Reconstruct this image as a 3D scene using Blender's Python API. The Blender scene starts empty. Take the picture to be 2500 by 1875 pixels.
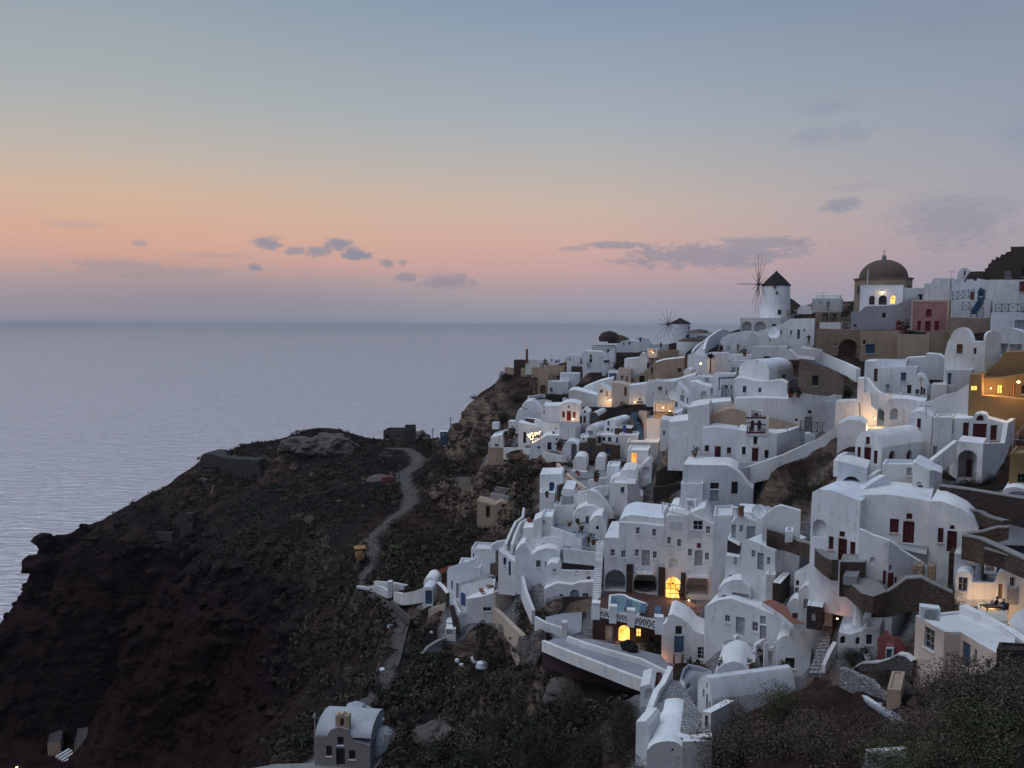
import bpy, bmesh, math, random
import numpy as np
from mathutils import Vector, Matrix, noise
from mathutils.geometry import tessellate_polygon
random.seed(7)
SC = bpy.context.scene
COL = SC.collection
R = math.radians
# ---------------------------------------------------------------- camera
FPX, PITCH, ROLL = 1963.0, R(4.21), R(0.25)
SEA = -135.0
cd = bpy.data.cameras.new('camera'); cam = bpy.data.objects.new('camera', cd); COL.objects.link(cam)
cd.sensor_width = 36.0; cd.lens = 36.0 * FPX / 2500.0; cd.clip_start = 0.5; cd.clip_end = 200000
_r0, _u0 = Vector((1, 0, 0)), Vector((0, math.sin(PITCH), math.cos(PITCH)))
_f0 = Vector((0, math.cos(PITCH), -math.sin(PITCH)))
CR = _r0 * math.cos(ROLL) + _u0 * math.sin(ROLL); CU = _u0 * math.cos(ROLL) - _r0 * math.sin(ROLL)
cam.matrix_world = Matrix(((CR.x, CU.x, -_f0.x, 0), (CR.y, CU.y, -_f0.y, 0), (CR.z, CU.z, -_f0.z, 0), (0, 0, 0, 1)))
SC.camera = cam
# ---------------------------------------------------------------- world sky (dusk)
SC.view_settings.view_transform = 'Standard'; SC.view_settings.look = 'None'
SC.view_settings.exposure = 0.0; SC.view_settings.gamma = 1.0
SC.cycles.use_denoising = True
SC.cycles.max_bounces = 6; SC.cycles.diffuse_bounces = 3; SC.cycles.glossy_bounces = 2
SC.cycles.volume_bounces = 0; SC.cycles.transmission_bounces = 2; SC.cycles.sample_clamp_indirect = 4
def lin(c):
    return tuple(((x / 255) / 12.92 if x / 255 <= .04045 else ((x / 255 + .055) / 1.055) ** 2.4) for x in c)
W = bpy.data.worlds.new('World'); SC.world = W; W.use_nodes = True
wn, wl = W.node_tree.nodes, W.node_tree.links
wn.clear()
class G:
    """tiny node-graph helper"""
    def __init__(s, nodes, links): s.n, s.l = nodes, links
    def node(s, t, **kw):
        x = s.n.new(t)
        for k, v in kw.items(): setattr(x, k, v)
        return x
    def put(s, sock, v):
        if hasattr(v, 'is_linked'): s.l.new(v, sock)
        else: sock.default_value = v
    def m(s, op, a, b=None, c=None, clamp=False):
        x = s.n.new('ShaderNodeMath'); x.operation = op; x.use_clamp = clamp
        for i, v in enumerate((a, b, c)):
            if v is not None: s.put(x.inputs[i], v)
        return x.outputs[0]
    def mix(s, f, a, b):
        x = s.n.new('ShaderNodeMix'); x.data_type = 'RGBA'
        s.put(x.inputs[0], f); s.put(x.inputs[6], a); s.put(x.inputs[7], b)
        return x.outputs[2]
    def ramp(s, f, stops, ease='LINEAR'):
        x = s.n.new('ShaderNodeValToRGB'); x.color_ramp.interpolation = ease
        e = x.color_ramp.elements
        while len(e) < len(stops): e.new(0.5)
        for i, (p, c) in enumerate(stops):
            e[i].position = p; e[i].color = (*c[:3], 1)
        s.put(x.inputs[0], f)
        return x.outputs[0]
    def noise(s, vec, scale, detail=4, rough=.55, dist=0):
        x = s.n.new('ShaderNodeTexNoise'); x.inputs['Scale'].default_value = scale
        x.inputs['Detail'].default_value = detail; x.inputs['Roughness'].default_value = rough
        x.inputs['Distortion'].default_value = dist
        if vec is not None: s.l.new(vec, x.inputs['Vector'])
        return x.outputs['Fac']
    def mrange(s, v, a, b, c=0., d=1.):
        x = s.n.new('ShaderNodeMapRange'); x.clamp = True
        s.put(x.inputs[0], v)
        for i, q in enumerate((a, b, c, d)): x.inputs[i + 1].default_value = q
        return x.outputs[0]
g = G(wn, wl)
tc = g.node('ShaderNodeTexCoord'); sep = g.node('ShaderNodeSeparateXYZ'); wl.new(tc.outputs['Generated'], sep.inputs[0])
el = g.m('ARCSINE', sep.outputs[2]); az = g.m('ARCTAN2', sep.outputs[0], sep.outputs[1])
elp = g.mrange(el, -0.03, 1.57)            # 0.01875 = horizon
def eramp(stops):
    return g.ramp(elp, [((e + .03) / 1.6, lin(c)) for e, c in stops])
skyL = eramp([(-.03, (142, 146, 160)), (.0, (144, 147, 160)), (.025, (150, 148, 158)), (.045, (168, 152, 154)), (.070, (197, 157, 148)), (.098, (210, 165, 146)), (.143, (206, 176, 153)), (.19, (187, 177, 168)), (.245, (168, 173, 173)), (.384, (138, 155, 170)), (.7, (112, 136, 164)), (1.57, (104, 128, 160))])
skyM = eramp([(-.03, (138, 144, 162)), (.0, (142, 147, 164)), (.025, (152, 150, 165)), (.045, (168, 153, 163)), (.070, (193, 158, 160)), (.098, (204, 167, 160)), (.143, (197, 177, 165)), (.19, (180, 175, 172)), (.245, (162, 171, 180)), (.384, (128, 147, 172)), (.7, (108, 134, 164)), (1.57, (104, 128, 160))])
skyR = eramp([(-.03, (136, 142, 162)), (.0, (140, 146, 166)), (.025, (147, 149, 168)), (.045, (152, 150, 167)), (.070, (157, 152, 167)), (.098, (160, 156, 168)), (.143, (157, 158, 171)), (.19, (150, 157, 172)), (.245, (142, 152, 168)), (.384, (122, 136, 158)), (.7, (106, 128, 158)), (1.57, (104, 128, 160))])
fL = g.mrange(az, -.62, -.05, 1, 0)
# azimuth factors: the glow sits left of the view and fades round the horizon
absd = g.m('ABSOLUTE', g.m('SUBTRACT', az, -.45))
f1 = g.mrange(absd, 0.02, .55); f2 = g.mrange(absd, .55, 1.05)
for_ = g.mix(f1, skyL, skyM); skyc = g.mix(f2, for_, skyR)
# small dusk clouds, each an ellipse in direction space with a noisy rim
cv = g.node('ShaderNodeCombineXYZ'); wl.new(az, cv.inputs[0]); wl.new(g.m('MULTIPLY', el, 2.2), cv.inputs[1])
n1 = g.noise(cv.outputs[0], 110, 6, .68); n2 = g.noise(cv.outputs[0], 34, 5, .6)
nn = g.m('SUBTRACT', g.m('ADD', g.m('MULTIPLY', n1, 1.5), g.m('MULTIPLY', n2, 1.3)), 1.4)
def azel(u, v):
    d = (_f0 + CR * ((u - 1250) / FPX) - CU * ((v - 937.5) / FPX)).normalized()
    return math.atan2(d.x, d.y), math.asin(d.z)
CL = [  # u, v, half-width, half-height, rim softness, opacity
    (650, 594, 34, 14, .6, .9), (718, 612, 20, 9, .7, .75), (782, 614, 28, 11, .6, .85), (822, 597, 32, 13, .6, .95), (868, 624, 33, 14, .5, 1.),
    (624, 653, 16, 10, .5, .9), (943, 644, 17, 9, .7, .8), (984, 641, 10, 6, .7, .7), (990, 678, 28, 11, .7, .75), (1085, 687, 64, 17, .8, .7), (1125, 678, 16, 10, .7, .6),
    (342, 594, 14, 7, .8, .5), (400, 668, 190, 18, .8, .5), (300, 648, 100, 13, .8, .5), (520, 624, 70, 6, 1.2, .3), (520, 735, 400, 62, 1.4, .55), (190, 548, 50, 8, 1.2, .25),
    (1510, 599, 75, 8, .5, .85), (1405, 607, 42, 5, .6, .6), (1730, 624, 190, 27, .6, .85), (1870, 594, 110, 15, .6, .8), (1560, 637, 90, 5, .7, .6),
    (2055, 501, 34, 15, .7, .8), (2010, 511, 18, 7, .8, .5), (2325, 535, 100, 48, .9, .65), (2235, 520, 50, 16, 1.2, .35),
    (2020, 262, 58, 15, 1.1, .45), (1995, 335, 52, 16, 1., .5), (2075, 325, 42, 18, 1.1, .42), (2100, 455, 60, 8, 1.3, .3), (2500, 320, 40, 30, 1.2, .45), (2330, 30, 80, 40, 1.3, .35)]
tot = None
for (u, v, hw, hh, soft, op) in CL:
    a0, e0 = azel(u, v)
    dx = g.m('DIVIDE', g.m('SUBTRACT', az, a0), hw / FPX * .95); dy = g.m('DIVIDE', g.m('SUBTRACT', el, e0), hh / FPX)
    d2 = g.m('ADD', g.m('MULTIPLY', dx, dx), g.m('MULTIPLY', dy, dy))
    d2 = g.m('ADD', g.m('SQRT', d2), g.m('MULTIPLY', nn, -.45 if soft > 1.35 else -1.5))
    mk = g.mrange(d2, 1. - soft * .55, 1. + soft * .5, op * (.78 if u > 1300 else .9), 0)
    tot = mk if tot is None else g.m('MAXIMUM', tot, mk)
cloudc = g.mix(g.mrange(el, .0, .2), (*lin((122, 128, 148)), 1), (*lin((132, 140, 162)), 1))
skyc = g.mix(tot, skyc, cloudc)
# faint twilight Nishita component (sun just under the horizon, left of view)
nish = g.node('ShaderNodeTexSky', sky_type='NISHITA'); nish.sun_disc = False
nish.sun_elevation = R(-2.0); nish.sun_rotation = R(-28)
bg = g.node('ShaderNodeBackground'); wl.new(skyc, bg.inputs[0]); bg.inputs[1].default_value = 1.0
bg2 = g.node('ShaderNodeBackground'); wl.new(nish.outputs[0], bg2.inputs[0]); bg2.inputs[1].default_value = 0.05
ad = g.node('ShaderNodeAddShader'); wl.new(bg.outputs[0], ad.inputs[0]); wl.new(bg2.outputs[0], ad.inputs[1])
wo = g.node('ShaderNodeOutputWorld'); wl.new(ad.outputs[0], wo.inputs[0])
# one very soft sun lamp from high left, added to brighten the white village
sl = bpy.data.lights.new('sun', 'SUN'); so = bpy.data.objects.new('sun', sl); COL.objects.link(so)
sl.energy = 1.45; sl.angle = R(65); sl.color = (0.86, 0.92, 1.0)
so.rotation_euler = Vector((-.5, -.10, 1.0)).to_track_quat('Z', 'Y').to_euler()

# ---------------------------------------------------------------- pixel <-> place
def ray(u, v):
    d = _f0 + CR * ((u - 1250) / FPX) - CU * ((v - 937.5) / FPX)
    return d / d.y
def at(u, v, Y): return ray(u, v) * Y
class RBF:
    def __init__(s, X, F):
        s.X = np.array(X, float); F = np.array(F, float); n = len(F)
        d = np.linalg.norm(s.X[:, None] - s.X[None], axis=2)
        A = np.zeros((n + 3, n + 3)); A[:n, :n] = d + np.eye(n) * -1e-6
        A[:n, n] = 1; A[:n, n + 1:] = s.X; A[n, :n] = 1; A[n + 1:, :n] = s.X.T
        s.w = np.linalg.solve(A, np.concatenate([F, [0, 0, 0]]))
    def __call__(s, Q):
        Q = np.atleast_2d(np.array(Q, float)); out = np.empty(len(Q)); n = len(s.X)
        for i in range(0, len(Q), 20000):
            q = Q[i:i + 20000]
            out[i:i + 20000] = np.linalg.norm(q[:, None] - s.X[None], axis=2) @ s.w[:n] + s.w[n] + q @ s.w[n + 1:]
        return out
VD = """1280,1090,185 1400,1030,175 1300,960,195 1450,880,215 1350,880,225 1500,840,230 1540,830,235 1580,900,190 1560,960,170 1500,1050,165 1450,1110,158 1250,1100,190
1660,835,250 1700,860,215 1800,850,190 1900,790,200 1960,830,165 1750,900,165 1650,900,180 1900,890,145 2000,900,140
2200,760,180 2270,810,172 2400,790,150 2150,810,168 2150,880,135 2300,910,112 2400,900,112 2480,820,135 2300,600,190
1650,960,150 1700,1000,128 1740,1125,115 1870,1130,113 1950,980,118 2040,1000,112 1700,1200,108 1800,1220,105 1620,1030,135
2120,970,105 2250,975,100 2390,990,98 2110,1140,92 2200,1140,92 2400,1130,88 2240,1200,84 2480,1180,82 2480,1000,94
1530,1120,140 1500,1250,128 1330,1210,132 1420,1300,122 1300,1400,120 1250,1410,123 1400,1400,110
1500,1440,102 1740,1470,99 1850,1400,93 1950,1380,88 1800,1400,95 1900,1280,95
2100,1370,80 2250,1340,76 2330,1345,74 2180,1440,80 2400,1450,68 2450,1500,64 2480,1350,66
1050,1470,128 1150,1520,120 1060,1560,118 1450,1590,95 1300,1560,100 1550,1650,90 1630,1600,91
1640,1590,91 1750,1600,88 1900,1590,84 1720,1730,78 1650,1740,80 1600,1850,76
2080,1600,80 2180,1600,76 2260,1650,70 2350,1640,67 2430,1630,65 2000,1620,79"""
_vd = [tuple(map(float, q.split(','))) for q in VD.split()]
_vf = RBF([(a, b) for a, b, c in _vd], [math.log(c) for a, b, c in _vd])
def dep(u, v): return float(math.exp(_vf((u, v))[0]))
WIN = dict(A=(1600, 580, 4.88), B=(2050, 580, 4.88), C=(1150, 780, 4.88), D=(1600, 880, 4.88), E=(2050, 880, 4.88), F=(1150, 1100, 4.88), G=(1400, 1180, 4.88),
           H=(1600, 1180, 4.88), I=(2050, 1180, 4.88), J=(850, 1380, 4.88), K=(1200, 1480, 4.2), L=(1500, 1480, 4.2), M=(2000, 1480, 4.2),
           N=(0, 1000, 3.16), O=(600, 950, 3.16), P=(0, 1400, 3.16), Q=(600, 1400, 3.16), S=(0, 0, 1.0))
def px(w, x, y):
    a, b, s = WIN[w]; return a + x / s, b + y / s
# ---------------------------------------------------------------- materials
MATS = {}
def newmat(name):
    m = bpy.data.materials.new(name); m.use_nodes = True; n = m.node_tree.nodes; n.clear()
    q = G(n, m.node_tree.links); out = q.node('ShaderNodeOutputMaterial'); b = q.node('ShaderNodeBsdfPrincipled')
    q.l.new(b.outputs[0], out.inputs[0]); b.inputs['Roughness'].default_value = .85
    b.inputs['Specular IOR Level'].default_value = .3
    q.pos = q.node('ShaderNodeNewGeometry').outputs['Position']; q.b = b; MATS[name] = m
    return q
def scaled(q, sx, sy, sz):
    x = q.node('ShaderNodeMapping'); x.inputs['Scale'].default_value = (sx, sy, sz); q.l.new(q.pos, x.inputs[0]); return x.outputs[0]
def bump(q, h, strength=.4, dist=.05):
    x = q.node('ShaderNodeBump'); x.inputs['Strength'].default_value = strength; x.inputs['Distance'].default_value = dist
    q.l.new(h, x.inputs['Height']); q.l.new(x.outputs[0], q.b.inputs['Normal'])
def plaster(name, c, dirt=(.30, .27, .25), amt=.45, rough=.9):
    q = newmat(name)
    n1 = q.noise(q.pos, .22, 3, .6); n2 = q.noise(q.pos, 1.7, 6, .62); n3 = q.noise(scaled(q, 1.6, 1.6, .22), 1.0, 5, .6)
    col = q.mix(q.mrange(n1, .32, .68), (*[x * .82 for x in c], 1), (*[min(1, x * 1.05) for x in c], 1))
    col = q.mix(q.mrange(q.noise(q.pos, .55, 5, .7), .5, .72, 0, .5), col, (c[0] * .74, c[1] * .71, c[2] * .70, 1))
    msk = q.m('MULTIPLY', q.mrange(n3, .5, .72), q.mrange(n2, .38, .66))
    col = q.mix(q.m('MULTIPLY', msk, amt), col, (*dirt, 1))
    pit = q.mrange(q.noise(q.pos, .7, 6, .7), .66, .74)
    col = q.mix(q.m('MULTIPLY', pit, amt * .8), col, (*[x * .62 for x in c], 1))
    rnd = q.node('ShaderNodeObjectInfo').outputs['Random']     # every wall its own coat of limewash
    tint = q.ramp(rnd, [(0, (.80, .80, .83)), (.3, (.95, .93, .90)), (.55, (1., 1., 1.)), (.8, (.90, .92, .97)), (1, (1., .97, .93))])
    mu = q.node('ShaderNodeMix'); mu.data_type = 'RGBA'; mu.blend_type = 'MULTIPLY'; mu.inputs[0].default_value = 1.; q.l.new(col, mu.inputs[6]); q.l.new(tint, mu.inputs[7])
    q.l.new(mu.outputs[2], q.b.inputs['Base Color']); q.b.inputs['Roughness'].default_value = rough
    bump(q, q.m('ADD', n2, q.m('MULTIPLY', q.noise(q.pos, 9, 3), .35)), .35, .06)
plaster('white', (.81, .81, .82), (.40, .36, .33), .85); plaster('roofwhite', (.82, .83, .85), (.38, .37, .37), .6)
plaster('worn', (.66, .66, .67), (.26, .23, .20), .95); plaster('grey', (.42, .42, .46), amt=.3)
plaster('cream', (.60, .50, .40), (.3, .24, .18), .5); plaster('tan', (.43, .32, .235), (.16, .13, .11), .8)
plaster('sand', (.54, .40, .29), (.2, .16, .13), .7); plaster('pink', (.50, .25, .25), (.3, .15, .15), .5)
plaster('rosecream', (.66, .52, .43), (.4, .3, .25), .35); plaster('yellow', (.30, .19, .085), (.25, .15, .06), .5)
plaster('paving', (.30, .31, .35), (.16, .16, .18), .5); plaster('terracotta', (.26, .11, .08), (.12, .06, .05), .5)
plaster('redplaster', (.22, .06, .062), (.5, .3, .3), .8); plaster('concrete', (.27, .26, .26), (.12, .11, .11), .7)
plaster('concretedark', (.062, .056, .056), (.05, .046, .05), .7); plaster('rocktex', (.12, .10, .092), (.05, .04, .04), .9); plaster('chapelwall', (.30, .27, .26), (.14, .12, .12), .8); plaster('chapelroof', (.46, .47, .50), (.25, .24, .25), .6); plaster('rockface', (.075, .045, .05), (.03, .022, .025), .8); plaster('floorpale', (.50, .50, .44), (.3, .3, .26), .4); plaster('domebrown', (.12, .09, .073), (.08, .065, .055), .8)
def stone(name, c1, c2, mortar, sc=2.4, rnd=1.0):
    q = newmat(name)
    v = q.node('ShaderNodeTexVoronoi'); v.inputs['Scale'].default_value = sc; q.l.new(scaled(q, 1, 1, 1.6), v.inputs['Vector'])
    ve = q.node('ShaderNodeTexVoronoi'); ve.feature = 'DISTANCE_TO_EDGE'; ve.inputs['Scale'].default_value = sc; q.l.new(scaled(q, 1, 1, 1.6), ve.inputs['Vector'])
    s = q.node('ShaderNodeSeparateColor'); q.l.new(v.outputs['Color'], s.inputs[0])
    col = q.mix(s.outputs[0], (*c1, 1), (*c2, 1))
    col = q.mix(q.mrange(q.noise(q.pos, 6, 4), .4, .75), col, (*[x * .6 for x in c1], 1))
    e = q.mrange(ve.outputs['Distance'], .02, .09)
    col = q.mix(e, (*mortar, 1), col); q.l.new(col, q.b.inputs['Base Color'])
    bump(q, q.m('ADD', q.m('MULTIPLY', e, .7), q.noise(q.pos, 5, 4)), .9, .12)
stone('stonedark', (.045, .030, .030), (.10, .064, .056), (.03, .022, .022), 4.2); stone('stonebrown', (.085, .060, .048), (.17, .12, .092), (.06, .045, .04), 4.0)
stone('stonetan', (.34, .26, .185), (.48, .37, .275), (.22, .165, .13), 3.0); stone('stonegrey', (.10, .09, .088), (.2, .18, .17), (.06, .05, .05), 3.6)
stone('crazywhite', (.10, .10, .105), (.24, .235, .24), (.62, .62, .64), 3.4); stone('drywall', (.15, .13, .12), (.40, .37, .35), (.05, .04, .04), 1.8)
def simple(name, c, rough=.6, metal=0, spec=.4, var=.25):
    q = newmat(name); n = q.noise(q.pos, 3, 5)
    q.l.new(q.mix(q.mrange(n, .35, .7), (*[x * (1 - var) for x in c], 1), (*[x * (1 + var * .5) for x in c], 1)), q.b.inputs['Base Color'])
    q.b.inputs['Roughness'].default_value = rough; q.b.inputs['Metallic'].default_value = metal; q.b.inputs['Specular IOR Level'].default_value = spec
simple('red', (.085, .013, .018)); simple('brightred', (.22, .018, .026)); simple('brown', (.16, .07, .04)); simple('dark', (.018, .016, .018))
simple('blue', (.035, .08, .22)); simple('bluegrey', (.07, .12, .19)); simple('teal', (.022, .07, .13)); simple('green', (.10, .16, .15))
simple('greydoor', (.34, .35, .38)); simple('whitewood', (.66, .66, .68)); simple('timber', (.09, .06, .045)); simple('ochre', (.3, .2, .1))
simple('thatch', (.018, .016, .017), .95); simple('iron', (.02, .02, .022), .5); simple('clay', (.20, .065, .035), .8); simple('metal', (.4, .41, .43), .4, .6)
simple('cloth', (.62, .60, .60), .9); simple('blackcloth', (.012, .012, .014), .9); simple('skin', (.32, .19, .13), .6); simple('jeans', (.03, .04, .07), .9)
simple('orange', (.34, .17, .05), .6); simple('plastic', (.72, .74, .78), .5); simple('pavered', (.10, .05, .045), .8); simple('tile', (.085, .07, .075), .75)
q = newmat('glass'); q.b.inputs['Base Color'].default_value = (.012, .014, .018, 1); q.b.inputs['Roughness'].default_value = .12; q.b.inputs['Specular IOR Level'].default_value = .6
q = newmat('pool'); q.b.inputs['Base Color'].default_value = (.17, .27, .30, 1); q.b.inputs['Roughness'].default_value = .06
bump(q, q.noise(q.pos, 2.2, 3), .15, .03)
def emit(name, c, s):
    q = newmat(name); q.b.inputs['Base Color'].default_value = (*c, 1); q.b.inputs['Emission Color'].default_value = (*c, 1); q.b.inputs['Emission Strength'].default_value = s
def emitvar(name, c, c2, s):
    q = newmat(name); n = q.noise(scaled(q, 1.1, 1.1, .8), 1.0, 3, .6); col = q.mix(q.mrange(n, .35, .65), (*c2, 1), (*c, 1)); q.l.new(col, q.b.inputs['Emission Color']); q.l.new(col, q.b.inputs['Base Color'])
    q.l.new(q.mrange(n, .3, .7, s * .45, s * 1.35), q.b.inputs['Emission Strength'])
emit('bulb', (1., .62, .25), 14); emitvar('litpane', (1., .64, .17), (1., .47, .07), 1.6); emitvar('litpane2', (1., .42, .08), (.9, .28, .05), 1.0); emit('ember', (1., .22, .05), 2.5)
# ---------------------------------------------------------------- object helpers
def link(name, mesh, mats, parent=None):
    o = bpy.data.objects.new(name, mesh); COL.objects.link(o)
    for m in (mats if isinstance(mats, (list, tuple)) else [mats]): mesh.materials.append(MATS[m] if isinstance(m, str) else m)
    if parent is not None:
        o.parent = parent; mesh.transform(Matrix.Translation(-root_loc(parent)))
    return o
def root_loc(o):
    p = Vector((0, 0, 0))
    while o is not None: p += o.location; o = o.parent
    return p
def tag(o, label, cat, group=None, kind=None):
    if label: o['label'] = label
    if cat: o['category'] = cat
    if group: o['group'] = group
    o['kind'] = kind or 'thing'
    return o
def thing(name, label, cat, loc, group=None):
    o = bpy.data.objects.new(name, None); COL.objects.link(o); o.location = loc; o.empty_display_size = .2
    return tag(o, label, cat, group)
class MB:
    """collects polygons, then builds one mesh object"""
    def __init__(s): s.v, s.f, s.mi = [], [], []
    def face(s, pts, mi=0):
        b = len(s.v); s.v += [tuple(p) for p in pts]; s.f.append(tuple(range(b, b + len(pts)))); s.mi.append(mi)
    def tess(s, loops, mi=0):
        """polygon with holes"""
        flat = [Vector(p) for l in loops for p in l]
        try: tr = tessellate_polygon([[Vector(p) for p in l] for l in loops])
        except Exception: tr = []
        b = len(s.v); s.v += [tuple(p) for p in flat]
        for t in tr: s.f.append((b + t[0], b + t[1], b + t[2])); s.mi.append(mi)
    def hexa(s, a, b, mi=0):
        """solid between two quads a (bottom loop) and b (top loop)"""
        n = len(a); s.face(list(reversed(a)), mi); s.face(b, mi)
        for i in range(n): s.face([a[i], a[(i + 1) % n], b[(i + 1) % n], b[i]], mi)
    def box(s, c, sx, sy, sz, rz=0, mi=0):
        """c = centre of the bottom"""
        c = Vector(c); ca, sa = math.cos(rz), math.sin(rz); q = []
        for x, y in ((-1, -1), (1, -1), (1, 1), (-1, 1)):
            x *= sx / 2; y *= sy / 2; q.append(c + Vector((x * ca - y * sa, x * sa + y * ca, 0)))
        s.hexa(q, [p + Vector((0, 0, sz)) for p in q], mi)
    def tube(s, a, b, r0, r1=None, n=6, mi=0, cap=True):
        a, b = Vector(a), Vector(b); r1 = r0 if r1 is None else r1; d = (b - a)
        if d.length < 1e-6: return
        x = d.orthogonal().normalized(); y = d.normalized().cross(x)
        A = [a + (x * math.cos(2 * math.pi * i / n) + y * math.sin(2 * math.pi * i / n)) * r0 for i in range(n)]
        B = [b + (x * math.cos(2 * math.pi * i / n) + y * math.sin(2 * math.pi * i / n)) * r1 for i in range(n)]
        for i in range(n): s.face([A[i], A[(i + 1) % n], B[(i + 1) % n], B[i]], mi)
        if cap: s.face(list(reversed(A)), mi); s.face(B, mi)
    def lathe(s, c, prof, n=16, mi=0, a0=0, a1=2 * math.pi, sx=1, sy=1):
        c = Vector(c)
        rows = [[c + Vector((r * sx * math.cos(a0 + (a1 - a0) * i / n), r * sy * math.sin(a0 + (a1 - a0) * i / n), z)) for i in range(n + 1)] for r, z in prof]
        for k in range(len(rows) - 1):
            for i in range(n): s.face([rows[k][i], rows[k][i + 1], rows[k + 1][i + 1], rows[k + 1][i]], mi)
    def build(s, name, mats, parent=None, smooth=False, merge=True, flat=False):
        me = bpy.data.meshes.new(name); me.from_pydata(s.v, [], s.f)
        me.polygons.foreach_set('material_index', s.mi)
        if merge:
            bm = bmesh.new(); bm.from_mesh(me); bmesh.ops.remove_doubles(bm, verts=bm.verts, dist=.002)
            bmesh.ops.recalc_face_normals(bm, faces=bm.faces); bm.to_mesh(me); bm.free()
        if (smooth or merge) and not flat:
            me.polygons.foreach_set('use_smooth', [True] * len(me.polygons))
            me.set_sharp_from_angle(angle=R(60 if smooth else 38))
        me.update()
        return link(name, me, mats, parent)
YF = {}     # per-window distance correction for explicit distances
def yf(w, Y): return Y * YF.get(w, 1.) if Y else Y
FOOT = []      # footprints of what is built: (list of xy, z) used to level the terrain beneath
SIGHT = []     # foot lines that are in plain view: the ground in front stays below these sight lines
GCTL = []      # ground control points (x, y, z)
Z = Vector((0, 0, 1))
class Face:
    """a vertical wall plane: origin, unit tangent t (left to right seen from outside), outward normal n"""
    def __init__(s, P0, P1):
        s.o = Vector(P0); d = Vector(P1) - s.o; d.z = 0; s.W = d.length; s.t = d.normalized(); s.n = Vector((s.t.y, -s.t.x, 0))
    def sh(s, w, x, y):
        r = ray(*px(w, x, y)); k = s.o.dot(s.n) / r.dot(s.n); p = r * k
        return (p - s.o).dot(s.t), p.z - s.o.z
    def p(s, a, h, d=0): return s.o + s.t * a + Z * h - s.n * d
    def rect(s, w, x0, y0, x1, y1):
        xc, yc = (x0 + x1) / 2, (y0 + y1) / 2
        a0 = s.sh(w, x0, yc)[0]; a1 = s.sh(w, x1, yc)[0]; h1 = s.sh(w, xc, y0)[1]; h0 = s.sh(w, xc, y1)[1]
        return min(a0, a1), max(a0, a1), min(h0, h1), max(h0, h1)
def archpoly(a0, a1, h0, h1, arch, n=8):
    if not arch: return [(a0, h0), (a1, h0), (a1, h1), (a0, h1)]
    r = (a1 - a0) / 2; rise = min(r, (h1 - h0) * .75); c = (a0 + a1) / 2; hs = h1 - rise
    return [(a0, h0), (a1, h0)] + [(c + r * math.cos(math.pi * i / n), hs + rise * math.sin(math.pi * i / n)) for i in range(n + 1)]
def inside(poly, x, y):
    r = False; n = len(poly)
    for i in range(n):
        (x0, y0), (x1, y1) = poly[i], poly[(i + 1) % n]
        if (y0 > y) != (y1 > y) and x < (x1 - x0) * (y - y0) / (y1 - y0) + x0: r = not r
    return r
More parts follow.
